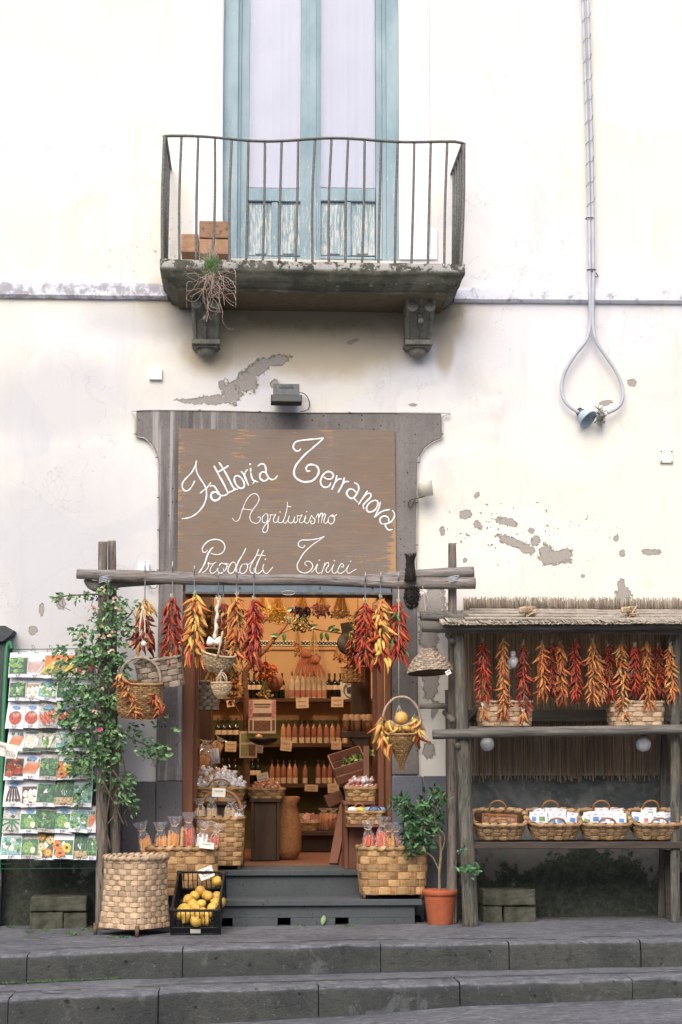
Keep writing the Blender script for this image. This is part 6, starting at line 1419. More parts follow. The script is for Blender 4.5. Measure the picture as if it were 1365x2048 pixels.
def packet(px0, px1, py0, py1, kind, bg, label, rz=0, blue=False):
    cpx, Yc = (px0+px1)/2, yr(py1); k = mpp(Yc); w_, h_ = (px1-px0+3)*k, (py1-py0+3)*k; mb = MB()
    b0 = 1 if bg == 'grey' else 0
    mb.grid(lambda u, v: Vector(((u-.5)*w_, -.004-.004*math.sin(PI*u)-.004*math.sin(PI*v), (v-.5)*h_)), 6, 6, b0, True); mb.grid(lambda u, v: Vector(((.5-u)*w_, .002, (v-.5)*h_)), 2, 2, b0)
    y = -.0125; S2 = h_/.2; top = h_*.20
    def pic(c, z0=-.36, z1=.28, x0=-.46, x1=.46): mb.add([(x0*w_, y+.001, z0*h_), (x1*w_, y+.001, z0*h_), (x1*w_, y+.001, z1*h_), (x0*w_, y+.001, z1*h_)], [(0,1,2,3)], ci[c])
    L = 0
    def d(x, z, rx, rz2, c, wob=.1, rot=0):
        nonlocal L; L += 1; disc(mb, x*w_, z*h_, rx*w_, rz2*h_, y-.0004-L*.00006, ci[c], 12, wob, rot)
    if kind == 'leaf':
        pic('dgreen' if bg != 'pale' else 'teal')
        for q in range(26): d(rnd.uniform(-.38,.38), rnd.uniform(-.3,.24), rnd.uniform(.08,.15), rnd.uniform(.05,.1), rnd.choice(['green','lgreen','green','dgreen'] if bg != 'pale' else ['teal','lgreen','green','white']), .3, rnd.uniform(0,3))
    elif kind == 'tomato':
        if bg == 'full': pic('brown')
        for (x, z, r_) in (((-.2,.0,.2),(.2,-.12,.27),(-.22,-.26,.2),(.05,.2,.16)) if bg == 'full' else ((0,-.1,.36),)):
            d(x, z, r_, r_*.72, 'red', .05); d(x, z+r_*.35, r_*.55, r_*.3, 'pink' if bg != 'full' else 'orange', .2)
            for q in range(5): d(x+rnd.uniform(-.05,.05), z+r_*.5, .02, .06, 'green', 0, rnd.uniform(-1,1))
    elif kind == 'redbunch':
        if bg == 'full': pic('brown')
        for q in range(7): x = lerp(-.32,.32,q/6); d(x, -.05-.12*(q % 2)+.25*x, .10, .19, 'red', .08, .3); d(x-.02, .0-.12*(q%2)+.25*x, .03, .09, 'orange', .1, .3)
        d(0, .2, .3, .05, 'green', .3)
    elif kind == 'carrot':
        for q in range(8): x = lerp(-.3,.3,q/7); d(x, -.08, .035, .27, 'orange' if bg != 'full' else 'red', .05, -.35); 
        for q in range(8): d(rnd.uniform(-.3,.38), .22, .05, .07, 'green', .3)
    elif kind == 'dark':
        for q in range(5): x = lerp(-.28,.25,q/4); d(x, -.1, .055, .27, 'brown', .04, .25*(q-1.5)*.5); d(x, -.28, .05, .05, 'black', .05)
        d(-.05,.16,.22,.05,'brown',.2)
    elif kind == 'bean':
        for q in range(7): a = lerp(-1.9,1.9,q/6); d(.33*math.sin(a)*.6, -.08-.22*math.cos(a)*.7, .045, .24, 'green', .05, a*.9); 
        d(0,.08,.1,.06,'dgreen',.3)
    elif kind == 'flower':
        pic('dgreen', -.42, .42)
        for (x, z, c) in ((-.22,-.05,'yellow'),(.22,.2,'yellow'),(.16,-.26,'orange'),(-.2,.32,'orange'),(-.3,-.33,'white')): d(x, z, .21, .15, c, .12); d(x, z, .12, .09, 'cream' if c == 'yellow' else 'yellow', .15); d(x, z, .035, .03, 'dgreen', .1)
    elif kind == 'daisy':
        pic('green', -.36, .18)
        for (x, z) in ((.16,-.1),(-.3,-.02),(-.15,-.3)): d(x, z, .24, .17, 'orange' if x < 0 else 'yellow', .12); d(x, z, .08, .06, 'black', .1)
    elif kind == 'white':
        pic('brown' if bg == 'full' else 'tan', -.36, .22)
        for (x, z) in ((-.25,-.05),(.05,-.2),(.25,.0),(-.2,-.3),(.28,-.28)): d(x, z, .17, .13, 'white', .1); d(x, z+.02, .08, .07, 'cream', .1)
    elif kind == 'ball':
        d(0, -.08, .38, .28, 'white', .03); d(-.05,-.02,.22,.17,'cream',.05); pic('dgreen', -.47, -.33); d(0,.3,.34,.05,'dgreen',.1)
    elif kind == 'lettuce':
        pic('dgreen', -.47, -.36)
        for q in range(14): a = rnd.uniform(-1,1); d(.25*a, -.08+rnd.uniform(-.14,.16), .09, .2, rnd.choice(['lgreen','lgreen','green','cream']), .15, -a*.6)
        d(0,.3,.34,.05,'dgreen',.1)
    elif kind == 'basketpic':
        pic('dgreen', -.2, .4)
        for q in range(18): d(rnd.uniform(-.4,.4), rnd.uniform(-.15,.34), .03, .13, rnd.choice(['green','dgreen','lgreen']), .2, rnd.uniform(-.4,.4))
        pic('tan', -.46, -.2)
    elif kind == 'corn':
        pic('orange', -.36, .38)
        for q in range(6): d(lerp(-.4,.4,q/5), -.05+rnd.uniform(-.1,.1), .06, .34, ['yellow','lgreen','yellow','yellow','green','yellow'][q], .05, -.7)
    elif kind == 'root':
        for q in range(9): d(lerp(-.34,.36,q/8), -.1, .025, .28, rnd.choice(['cream','tan','pink']), .05, -.5)
        d(-.35,.0,.1,.1,'pink',.1); d(.35,.15,.06,.05,'dgreen',.3)
    elif kind == 'veg':
        pic('green', -.36, .2); d(-.05,-.1,.28,.2,'lgreen',.2,.5); d(.2,-.2,.13,.12,'cream',.1)
    if blue:   # pale blue cloud-shaped emblem
        for (x, z, r_) in ((-.14,.29,.10),(0,.31,.12),(.14,.29,.10),(0,.27,.2)): d(x, z, r_, r_*.38, 'blue', .12)
    mb.add([(-.12*w_, y, .44*h_), (.12*w_, y, .44*h_), (.12*w_, y, .455*h_), (-.12*w_, y, .455*h_)], [(0,1,2,3)], ci['black'])
    for q in range(3): d(rnd.uniform(-.05,.05), -.405-.02*q, .22-.05*q, .004, 'black' if bg != 'white' else 'tan', .0)
    # wire hook holding it
    mb.tube(catmull([Vector((-.012,-.02,-.5*h_+.02)), Vector((-.006,-.03,-.5*h_-.006)), Vector((.008,-.03,-.5*h_-.006)), Vector((.014,-.02,-.5*h_+.025))], 4), .0016, 4, mi=ci['dgreen'])
    o_ = mb.build('seed_packet', mats_p, loc=(0,0,0)); o_.location = at(cpx, (py0+py1)/2, yr((py0+py1)/2)-.012-rnd.uniform(0,.02)); o_.rotation_euler = (R(-24), R(rz), 0)
    tag(o_, label, 'seed packet', 'seed packets on the green rack')
ROWS = [
 (1304,1356,[(21,55,'leaf','w',0,0,'green leaves'),(55,91,'root','white',1,0,'pale roots'),(91,125,'corn','full',-2,0,'yellow cobs'),(125,156,'corn','w',1,0,'orange pods'),(156,190,'redbunch','full',2,0,'orange flowers')]),
 (1357,1402,[(21,51,'leaf','full',0,0,'bright lettuce'),(51,80,'white','w',2,0,'white bulbs'),(80,116,'leaf','pale',9,1,'pale green cabbage'),(116,150,'leaf','w',0,0,'mixed greens'),(150,184,'veg','white',0,0,'a pale squash')]),
 (1404,1457,[(16,48,'tomato','white',2,1,'one ribbed tomato'),(48,80,'tomato','white',3,1,'one pinkish tomato'),(80,115,'redbunch','grey',0,1,'long red peppers'),(115,149,'redbunch','full',0,1,'small red tomatoes'),(149,183,'leaf','w',0,0,'leaves behind the vine')]),
 (1457,1503,[(18,48,'carrot','white',2,0,'radishes'),(48,81,'ball','grey',0,0,'a round white melon'),(81,114,'lettuce','grey',0,0,'a head of lettuce'),(114,148,'leaf','pale',0,0,'silvery leaves'),(148,182,'leaf','w',0,0,'dark herbs')]),
 (1507,1559,[(12,47,'tomato','full',0,0,'several ripe tomatoes'),(46,82,'carrot','white',4,1,'thin red carrots'),(82,114,'leaf','grey',1,0,'grey green leaves'),(113,148,'daisy','w',0,0,'mixed peppers'),(148,184,'veg','grey',0,0,'a pale marrow')]),
 (1558,1613,[(11,46,'dark','white',1,1,'dark aubergines'),(46,77,'white','full',0,0,'mushrooms on soil'),(76,111,'leaf','w',2,0,'round green leaves'),(111,147,'basketpic','full',1,0,'chives in a basket'),(146,183,'leaf','pale',1,0,'a blue green cabbage')]),
 (1612,1665,[(9,43,'bean','grey',1,1,'a star of green beans'),(43,76,'veg','w',0,1,'a courgette'),(72,111,'leaf','grey',4,0,'spiky dark leaves'),(110,146,'veg','w',5,1,'green shoots'),(143,176,'leaf','pale',5,0,'pale blue flowers'),(172,192,'carrot','w',2,0,'red carrots')]),
 (1664,1718,[(5,42,'leaf','pale',0,0,'frosty blue leaves'),(43,76,'veg','grey',0,0,'flat green grass'),(73,110,'flower','full',1,0,'yellow and orange zinnias'),(110,146,'daisy','w',0,0,'orange daisies with black eyes'),(145,178,'basketpic','w',1,0,'herbs in a basket'),(177,193,'leaf','w',0,0,'clustered leaves')])]
for ri, (y0, y1, cols_) in enumerate(ROWS):
    for (x0, x1, kind, bg, rz, bl_, desc) in cols_: packet(x0, x1, y0+rnd.uniform(-1,1), y1+rnd.uniform(-1,2), kind, bg, f'seed packet showing {desc} in the {["top","second","third","fourth","fifth","sixth","seventh","bottom"][ri]} row of the green rack', rz+rnd.uniform(-1,1), bl_)
# loop hooks along the top
for px in (33, 66, 101):
    mb = MB(); mb.tube(catmull([RP(px+7,1302,-.01), RP(px+2,1292,-.03), RP(px-2,1291,-.04), RP(px,1297,-.03), RP(px+6,1306,-.01)], 5), .0018, 4); mb.build('hook', gwire, rk)
def scrib(mb, w_, h_):
    """handwriting: Semi / Sacc. / 2000"""
    def ln(L, ox, oz, s_):
        for pts in L: mb.tube([Vector((ox+x*s_, -.0085, oz+z*s_)) for x, z in (catmull([Vector((a, b, 0)) for a, b in pts], 4) and [(v.x, v.y) for v in catmull([Vector((a, b, 0)) for a, b in pts], 4)])], .0011, 4)
    G = {'S': [[(.8,.9),(.3,1),(.1,.75),(.5,.5),(.8,.25),(.4,0),(.0,.1)]], 'e': [[(.1,.3),(.6,.4),(.4,.6),(.1,.4),(.2,.05),(.6,.1)]], 'm': [[(.0,0),(.1,.55),(.1,.1)],[(.1,.4),(.35,.55),(.38,0)],[(.38,.4),(.65,.55),(.68,0)]], 'i': [[(.2,.5),(.25,0),(.4,.05)],[(.2,.75),(.24,.78)]],
         'a': [[(.6,.5),(.2,.55),(.1,.2),(.3,0),(.6,.3),(.6,.5),(.65,0)]], 'c': [[(.6,.5),(.2,.5),(.1,.2),(.3,0),(.6,.1)]], '2': [[(.1,.75),(.35,1),(.65,.8),(.4,.4),(.05,0),(.4,.08),(.75,.0)]], '0': [[(.4,1),(.1,.6),(.15,.15),(.4,0),(.7,.3),(.65,.8),(.4,1)]]}
    for word, ox, oz, s_ in (('Semi', -.42*w_, .14*h_, .022), ('Sacc', -.1*w_, -.12*h_, .022), ('2000', -.02*w_, -.4*h_, .022)):
        for i, ch in enumerate(word): ln(G[ch], ox+i*s_*.85, oz, s_)
card('handwritten cream price card at the left edge over the seed rack', 13, 1500, 46, 26, -.46, 13, draw=scrib)
# ---------------------------------------------------------------- inside the shop
YW = 3.05
brs = mat('brown_shelf_wood','3E2A1C','5A3E2A',scale=7,st=(.5,4,4),rough=.6,bump=.3)
def shelf(label, px0, px1, py, Y, d=.24, th=.035, m=brs):
    a, b = at(px0, py, Y), at(px1, py, Y); mb = MB(); mb.box(((a.x+b.x)/2, Y+d/2, a.z-th/2), (b.x-a.x, d, th)); o_ = mb.build('shelf', m, bevel=.003); tag(o_, label, 'shelf'); return a.z
z1s = shelf('upper brown shelf of wine bottles across the back wall', 405, 760, 1396, YW); z2s = shelf('middle brown shelf of bottles across the back wall', 405, 760, 1487, YW); z3s = shelf('lower brown shelf of bottles across the back wall', 405, 760, 1568, YW)
# tile border on the back wall
tb = MB(); a, b = at(440,1281,3.28), at(760,1292,3.28); tb.box(((a.x+b.x)/2, 3.285, (a.z+b.z)/2), (b.x-a.x, .012, a.z-b.z)); zt3 = (a.z+b.z)/2; n_ = 44
for i in range(n_):
    x = lerp(a.x, b.x, (i+.5)/n_)
    for q in range(5): an = q*1.257+i; tb.lathe([(0,0),(.009,0),(0,.002)], (x+math.cos(an)*.014, 3.278, zt3+math.sin(an)*.012), 6, 1, rot=(PI/2,0,0))
tb.box(((a.x+b.x)/2, 3.28, b.z-.035), (b.x-a.x, .02, .012), mi=2)
tb.build('tile_border', [mat('cream_tile','D8CDB0','E2D8BE',rough=.3,bump=0), mat('tile_blue_grey','3A4A50','4A5A58',rough=.3,bump=0), mat('rail_wood','A07040','B08050',rough=.5,bump=0)], bld)
# bottles
bgl = mat('dark_bottle_glass','0C120E','141C16',rough=.08,bump=0,spec=.6); bcap = mat('black_capsule','1A1514','2A201C',rough=.4,bump=0); blab = mat('cream_bottle_label','8A6A50','CDB294','DCC6A8',scale=70,rough=.7,bump=0,obj=.15,lo=.36,hi=.46); cgl = mat('pale_bottle_glass','B9A88C','CBB99C',rough=.12,bump=0); pinkl = mat('pink_liqueur','A46A54','B88068',rough=.15,bump=0,obj=.3); redl = mat('rose_label','9A5C4C','B07460',rough=.7,bump=0,obj=.25); gcap = mat('green_grey_capsule','3A4638','546050',rough=.4,bump=0)
def bottle_proto(name, h, r, body, lab, cap, lz=(.3,.55), neck=.32):
    t_ = thing(name, 'x', 'bottle'); mb = MB()
    mb.lathe([(0,0),(r*.96,.0),(r,.01),(r,h*.6),(r*.85,h*.67),(r*neck*1.1,h*.76),(r*neck,h*.8),(r*neck,h*.985),(0,h*.985)], (0,0,0), 14); mb.build('glass', body, t_)
    mb = MB(); mb.lathe([(r*1.015,h*lz[0]),(r*1.02,h*lz[0]+.001),(r*1.02,h*lz[1]),(r*1.0,h*lz[1]+.001)], (0,0,0), 14); mb.build('label', lab, t_)
    mb = MB(); mb.lathe([(r*neck*1.08,h*.84),(r*neck*1.1,h*.845),(r*neck*1.1,h),(0,h)], (0,0,0), 10); mb.build('capsule', cap, t_); return t_
protos = {'wine': bottle_proto('wine_bottle', .235, .028, bgl, blab, bcap, (.34,.52)), 'clear': bottle_proto('liqueur_bottle', .25, .0235, cgl, redl, gcap, (.05,.3)), 'pink': bottle_proto('liqueur_bottle', .22, .0235, pinkl, blab, bcap, (.02,.25), .42)}
used = set()
def bottles(kind, pxs, z, Y, label, group, sc=1.0):
    for bi_, px in enumerate(pxs):
        for dy in (0,):
            x = at(px, 1450, Y).x; p_ = protos[kind]
            if kind in used: o_ = dup(p_)
            else: o_ = p_; used.add(kind)
            o_.location = (x, Y, z+.0005); o_.scale = (sc,)*3; o_.rotation_euler = (0,0,rnd.uniform(-.4,.4)); o_['label'] = (f'{ordn[bi_]} '+label) if len(pxs) > 1 else label; o_['group'] = group
Yq = YW+.06
bottles('wine', [497,508,519,531], z1s, Yq, 'of the dark wine bottles left of the dried flowers, upper back shelf', 'dark wine bottles on the upper shelf, left')
bottles('wine', [541,553,564], z1s, Yq, 'of the wine bottles between dried flowers and pale bottles, upper shelf', 'dark wine bottles on the upper shelf, middle')
bottles('clear', [584,595,606,617,628,639,649], z1s, Yq, 'from left of the pale tall necked bottles on the upper shelf', 'pale bottles on the upper shelf')
bottles('wine', [659,670,681,692], z1s, Yq, 'of the dark wine bottles right of the pale ones, upper shelf', 'dark wine bottles on the upper shelf, right')
bottles('wine', [437,449,461,473], z2s, Yq, 'from left of the dark wine bottles on the middle shelf', 'dark wine bottles on the middle shelf')
bottles('pink', [567,578,590,604,616,628,640,653,665,677,690], z2s, Yq, 'from left of the peach coloured bottles on the middle shelf', 'peach bottles on the middle shelf')
bottles('wine', [447,459,471,506,517], z3s, Yq, 'from left of the dark wine bottles on the lower shelf', 'dark wine bottles on the lower shelf')
bottles('pink', [545,557,568,580,591], z3s, Yq, 'from left of the five peach bottles left on the lower shelf', 'left peach bottles on the lower shelf')
bottles('pink', [611], z3s, Yq, 'peach liqueur bottle standing alone mid way along the lower back shelf', 'lone peach bottle', .95)
bottles('pink', [637,649,660,673,685], z3s, Yq, 'of the peach bottles right of the lone one, lower shelf', 'right peach bottles on the lower shelf')
lit = mat('warm_card','CDB294','DCC4A6',rough=.8,bump=0)
for (px, py, w_, h_, rz, l) in ((605,1406,25,20,-3,'price card under the pale bottles of the upper back shelf'),(675,1404,24,20,0,'price card under the right wine bottles of the upper back shelf'),(462,1493,22,20,2,'price card under the left wine bottles of the middle back shelf'),(573,1491,22,21,6,'price card left of centre under the middle back shelf'),(673,1491,20,16,0,'price card at the right under the middle back shelf'),(623,1576,26,13,2,'price card in the middle under the lower back shelf'),(667,1576,22,18,-4,'price card at the right under the lower back shelf'),(526,1554,23,16,-12,'price card standing tilted over the basket of sweets')):
    card(l, px, py, w_, h_, YW-.03 if py != 1554 else 1.4, rz, m=lit)
card('small price card on the upper shelf left of the branch', 462, 1407, 16, 13, YW-.03, -8, m=lit)
def nocam(mb, w_, h_):
    y = -.009; r_ = w_*.34
    mb.tube([Vector((math.cos(a/24*2*PI)*r_, y, math.sin(a/24*2*PI)*r_*1.15)) for a in range(24)], .0035, 5, closed=True); mb.tube([Vector((-r_*.7, y-.002, r_*.8)), Vector((r_*.7, y-.002, -r_*.8))], .0035, 5)
    mb.box((0, y, -.002), (r_*1.0, .002, r_*.75)); mb.box((0, y, r_*.42), (r_*.4, .002, r_*.2))
card('white no photography card hanging at the right of the shop', 700, 1380, 36, 35, 1.9, -4, draw=nocam, m=mat('notice_card','E2D8C2','ECE4D0',rough=.8,bump=0))
# dried flower bunches
def bunch(label, px, y0, y1, wpx, Y, stem_m, fl_m, fl2=None, n=150, fs=.012, split=.5):
    top, bot = at(px, y0, Y), at(px, y1, Y); H = top.z-bot.z; w_ = wpx*mpp(Y)/2; t_ = thing('dried_flower_bunch', label, 'dried flowers', top, 'dried bunches hanging in the shop')
    mb = MB(); ends = []
    for i in range(n//2):
        a = rnd.uniform(0,6.28); r_ = w_*math.sqrt(rnd.random()); e = Vector((top.x+math.cos(a)*r_, top.y+math.sin(a)*r_, top.z-H*rnd.uniform(split, .95))); ends.append(e)
        mb.tube([top+Vector((math.cos(a)*.008, math.sin(a)*.008, rnd.uniform(0,.02))), top.lerp(e, .5)+Vector((math.cos(a)*r_*.1,0,0)), e], .0017, 3, cap=False)
    mb.tube([top+Vector((0,0,-.015)), top+Vector((0,0,.12))], .003, 4); mb.build('stems', stem_m, t_)
    mb = MB()
    for i in range(n):
        e = jitter(rnd.choice(ends), fs*1.2); s_ = fs*rnd.uniform(.5,1.1); mb.lathe([(0,-s_),(s_*.8,-s_*.3),(s_*.6,s_*.6),(0,s_)], e, 5, rnd.choice([0,0,1]), rot=(rnd.uniform(0,3),rnd.uniform(0,3),0), sm=False)
    mb.build('flower_heads', [fl_m, fl2 or fl_m], t_); return t_
F_ = lambda n, a, b: mat(n, a, b, scale=50, rough=.9, bump=.2, isl=.3)
straw = F_('dry_straw','B8935C','D4B27C'); cream_f = F_('cream_flower','D8C08A','E8D8A8'); yell_f = F_('yellow_statice','D0B04A','E4CC70'); purp = F_('purple_statice','2A1E3A','4A3258'); pinkf = F_('mauve_flower','8E5E6C','B48490'); rustf = F_('rust_flower','8A3E22','B0582E'); olive = F_('olive_leaf','4A4A24','6A6434')
Yn = .85
bunch('pale cream dried bunch at the left under the shop lintel', 527, 1186, 1246, 34, Yn, straw, cream_f); bunch('yellow dried flower bunch under the shop lintel', 556, 1184, 1246, 36, Yn-.05, straw, yell_f, n=190); bunch('dark purple dried bunch under the shop lintel', 604, 1184, 1234, 38, Yn, straw, purp, n=190, split=.6)
bunch('mauve dried flower bunch under the shop lintel', 642, 1184, 1236, 40, Yn, straw, pinkf, n=170); bunch('straw coloured dried bunch at the right under the shop lintel', 682, 1184, 1238, 40, Yn-.04, straw, cream_f, straw, n=170, split=.65)
bunch('olive dried bunch below the dark purple one', 603, 1228, 1262, 46, Yn+.2, olive, olive, straw, n=160, split=.2); bunch('long straw bunch on the back wall over the tile border', 597, 1262, 1312, 22, 2.9, straw, straw, rustf, n=90); bunch('purple headed bunch hanging low on the back wall', 628, 1262, 1324, 26, 2.9, straw, purp, pinkf, n=90, split=.75)
bunch('brown dried bunch at the right of the back wall', 681, 1278, 1328, 26, 2.9, straw, rustf, straw, n=80, split=.6); bunch('brown tangled dried bunch at the left behind the yellow peppers', 425, 1215, 1345, 60, .9, olive, rustf, olive, n=260, fs=.016, split=.1)
bunch('brown dried bunch behind the wicker bowl inside the doorway', 460, 1330, 1410, 56, 1.0, olive, rustf, olive, n=200, fs=.016, split=.1); bunch('olive bunch beside the right chillies inside the doorway', 716, 1225, 1300, 36, 1.1, olive, olive, straw, n=160, split=.1); bunch('orange dried flower head above the gourd on the left', 532, 1328, 1362, 44, 1.6, rustf, rustf, F_('orange_dry_flower','B4562A','D07840'), n=200, split=.1)
bunch('garlic and herb bunch hanging over the old poster', 530, 1365, 1412, 30, 1.5, olive, straw, rustf, n=80, split=.3)
for (px, y0, y1, l) in ((612,1300,1350,'left rust coloured straw figure on the back wall'),(630,1312,1352,'right rust coloured straw figure on the back wall')):
    mb = MB(); c = at(px, y0+8, 2.85); mb.lathe([(0,.05),(.035,.035),(.05,0),(.04,-.03),(0,-.04)], c, 12)
    for i in range(11): a = lerp(-1.2,1.2,i/10); L_ = (y1-y0)*mpp(2.8)*.85; mb.tube(catmull([c+Vector((a*.02,0,-.02)), c+Vector((a*.06,0,-L_*.5)), c+Vector((a*.085+.01*math.sin(i*3),-.01,-L_))], 4), [.009]*4+[.007]*4+[.003], 5)
    tag(mb.build('straw_figure', mat('rust_raffia','8E5236','A86A4C',scale=30,rough=.8,bump=.4)), l, 'ornament')
# branch with leaves across the shop
brk = mat('branch_bark','5A3A26','7A5438',scale=30,rough=.9,bump=.5); lfm = mat('dark_leaf','1F3A20','345A30',scale=20,rough=.4,bump=.1,isl=.3)
tr = thing('bare_branch', 'tall bare branch with a few green leaves standing inside the shop at the left', 'branch', at(490,1560,1.5))
mb = MB(); B = lambda L: [at(x, y, 1.5) for x, y in L]
mb.tube(catmull(B([(492,1600),(494,1500),(492,1400),(490,1350),(505,1325),(530,1300),(555,1270),(575,1245),(590,1205),(596,1170)]), 5), [table(i/45, [(0,.03),(.4,.024),(1,.008)]) for i in range(46)], 8)
for L in ([(505,1325),(520,1310),(548,1298)],[(575,1245),(555,1248),(530,1240),(500,1245)],[(555,1270),(600,1255),(650,1262),(690,1268)],[(492,1400),(475,1380),(460,1375)],[(493,1470),(480,1430),(465,1400),(455,1380)],[(575,1250),(560,1228),(545,1200)],[(490,1350),(478,1300),(470,1240),(462,1190)]): mb.tube(catmull(B(L), 4), .006, 5)
mb.build('wood', brk, tr)
def leaf(mb, p, d, L, w, mi=0, up=None, fold=.25):
    d = Vector(d).normalized(); s_ = d.cross(up or Vector((rnd.uniform(-1,1), -1, rnd.uniform(-.3,1)))).normalized(); n_ = s_.cross(d)
    p = Vector(p); c1 = p+d*L*.35; c2 = p+d*L*.7-n_*L*.05; tip = p+d*L-n_*L*.15
    mb.add([p, c1+s_*w/2+n_*w*fold, c1, c1-s_*w/2+n_*w*fold, c2+s_*w*.36+n_*w*fold*.6, c2, c2-s_*w*.36+n_*w*fold*.6, tip], [(0,2,1),(0,3,2),(1,2,5,4),(2,3,6,5),(4,5,7),(5,6,7)], mi, True)
mb = MB()
for (x, y, dx, dy) in ((655,1262,.8,.6),(662,1262,.9,.1),(645,1263,-.1,-.9),(652,1264,.25,-.9),(618,1256,.6,.2),(570,1265,-.1,-1),(560,1272,-.9,.1),(572,1222,.9,.3),(575,1232,.3,-.9),(560,1238,.8,.5),(690,1268,.5,-.5)): leaf(mb, at(x, y, 1.48), (dx, -.2, dy), .085, .038, up=Vector((0,-1,.1)))
mb.build('leaves', lfm, tr)
# gourd, orange slice, posters
mb = MB(); mb.lathe([(0,-.09),(.05,-.085),(.085,-.04),(.09,.01),(.07,.06),(.04,.085),(0,.09)], at(546,1362,1.7), 18); tag(mb.build('gourd', mat('brown_gourd','8A5838','A06C48',scale=12,rough=.6,bump=.2)), 'round brown gourd under the orange dried flowers', 'gourd')
c = at(478,1377,1.2); mb = MB(); mb.lathe([(0,-.006),(.036,-.006),(.038,0),(.036,.006),(0,.006)], c, 24, rot=(PI/2,0,0)); mb.lathe([(.034,-.008),(.04,-.008),(.04,.008),(.034,.008)], c, 24, 1, rot=(PI/2,0,0))
for i in range(8): a = i*PI/8; mb.beam(c+Vector((math.cos(a)*.034,-.0075,math.sin(a)*.034)), c-Vector((math.cos(a)*.034,.0075,math.sin(a)*.034)), .002, .001, mi=1)
tag(mb.build('dried_orange_slice', [mat('orange_pulp','C0602E','D87A42',scale=40,rough=.5,bump=.2), mat('orange_rind','D8935A','E0A870',rough=.6,bump=0)]), 'dried orange slice hanging in front of the branch', 'fruit slice')
def poster(label, px, py, w_, h_, Y, bands):
    t_ = thing('poster', label, 'poster', at(px, py+h_/2, Y)); c = at(px, py, Y); k = mpp(Y); W_, H_ = w_*k, h_*k; mb = MB(); mb.box(c, (W_, .004, H_)); mb.build('sheet', lit, t_); mb = MB()
    for (x0, x1, z0, z1, mi) in bands: mb.box(c+Vector(((x0+x1)/2*W_, -.0035, (z0+z1)/2*H_)), (abs(x1-x0)*W_, .002+.0007*mi, abs(z1-z0)*H_), mi=mi)
    mb.build('print', [mat('print_pink','C78A6A','D6A080',scale=50,rough=.8,bump=0), mat('print_brown_ink','5A3A28','8A6448',scale=70,rough=.8,bump=0), mat('print_olive','7A7A3E','A09A60',scale=70,rough=.8,bump=0)], t_)
poster('pinkish poster with two framed pictures hung on the branch', 525, 1433, 54, 66, 1.42, [(-.5,-.34,-.05,.5,0),(.34,.5,-.05,.5,0),(-.3,.3,.35,.38,1),(-.28,.28,.28,.3,1),(-.34,.34,.0,.1,1),(-.3,.3,-.42,-.12,1),(-.22,.22,-.36,-.18,0),(-.46,-.36,-.42,-.1,1),(.36,.46,-.42,-.1,1)])
poster('greenish patterned poster below the pinkish one on the branch', 497, 1489, 34, 52, 1.46, [(-.4,.4,.1,.42,2),(-.42,-.02,-.42,.0,2),(.02,.42,-.42,.0,1),(-.3,.0,-.3,-.1,0)]); card('small green and cream card right of the greenish poster', 519, 1498, 15, 16, 1.5, 3, m=lit)
mb = MB(); c = at(527,1480,1.2); mb.lathe([(0,-.045),(.05,-.04),(.11,-.01),(.125,.015),(.12,.016),(0,-.02)], c, 22); o_ = mb.build('scale_pan', bcap); tag(o_, 'dark shallow pan hanging below the pinkish poster', 'pan')
mb = MB(); mb.lathe([(0,-.02),(.03,-.01),(.03,.01),(0,.025)], at(518,1474,1.2), 12); tag(mb.build('citrus', cit), 'single fruit lying in the dark pan', 'fruit')
# right hand side: dark tools, jar shelf
mb = MB(); Yt = 1.5
mb.prism([at(x, y, Yt) for x, y in ((681,1247),(702,1243),(708,1262),(706,1275),(688,1280))][::-1], (0,.02,0)); mb.lathe([(0,-.012),(.09,-.01),(.10,0),(.09,.01),(0,.012)], at(698,1287,Yt), 20, rot=(PI/2,0,0)); mb.beam(at(694,1290,Yt), at(697,1322,Yt), .02, .015); tag(mb.build('iron_pan', black_iron if False else mat('black_iron','141312','221F1D',scale=20,rough=.6,bump=.3)), 'black iron pan and shovel hanging left of the right chillies', 'pan')
mb = MB(); mb.box(at(722,1380,1.75), (.16,.2,1.0)); tag(mb.build('dark_cupboard', chestnut, bevel=.004), 'dark narrow cupboard behind the right chillies', 'cupboard')
ristra('dark chilli string in the shade beside the iron pan', 707, 1265, 1345, 30, ['wine','dark'], 1.25, 50, 'chilli strings inside the shop', sc=.95)
zj = at(710,1462,1.3).z; mb = MB(); mb.box((at(714,1462,1.3).x, 1.4, zj-.03), (.26,.24,.05)); mb.prism([Vector((at(700,1470,1.3).x, 1.3, zj-.05)), Vector((at(738,1470,1.3).x, 1.3, zj-.05)), Vector((at(738,1470,1.3).x, 1.3, zj-.30))], (0,.2,0)); tag(mb.build('bracket_shelf', chestnut, bevel=.003), 'dark bracket shelf with glass jars at the right of the shop', 'shelf')
jar_g = mat('jar_contents','8A5C3C','A87A54',scale=40,rough=.15,bump=.1); cloth_j = mat('jar_cloth','B09070','C8AC88',scale=50,rough=.9,bump=.4)
for i, px in enumerate((693,704,716,728,738)):
    Y = 1.36+.05*(i % 2); x = at(px,1460,Y).x; t_ = thing('jar', f'cloth capped glass jar, {ordn[i]} from the left on the bracket shelf', 'jar', (x, Y, zj), 'jars on the bracket shelf'); mb = MB(); mb.lathe([(0,0),(.027,0),(.028,.08),(.02,.1),(0,.1)], (x,Y,zj), 12); mb.build('glass', jar_g, t_); mb = MB(); mb.lathe([(.036,.085),(.03,.1),(.024,.115),(.026,.135),(0,.14)], (x,Y,zj), 12); mb.build('cloth_cap', cloth_j, t_)
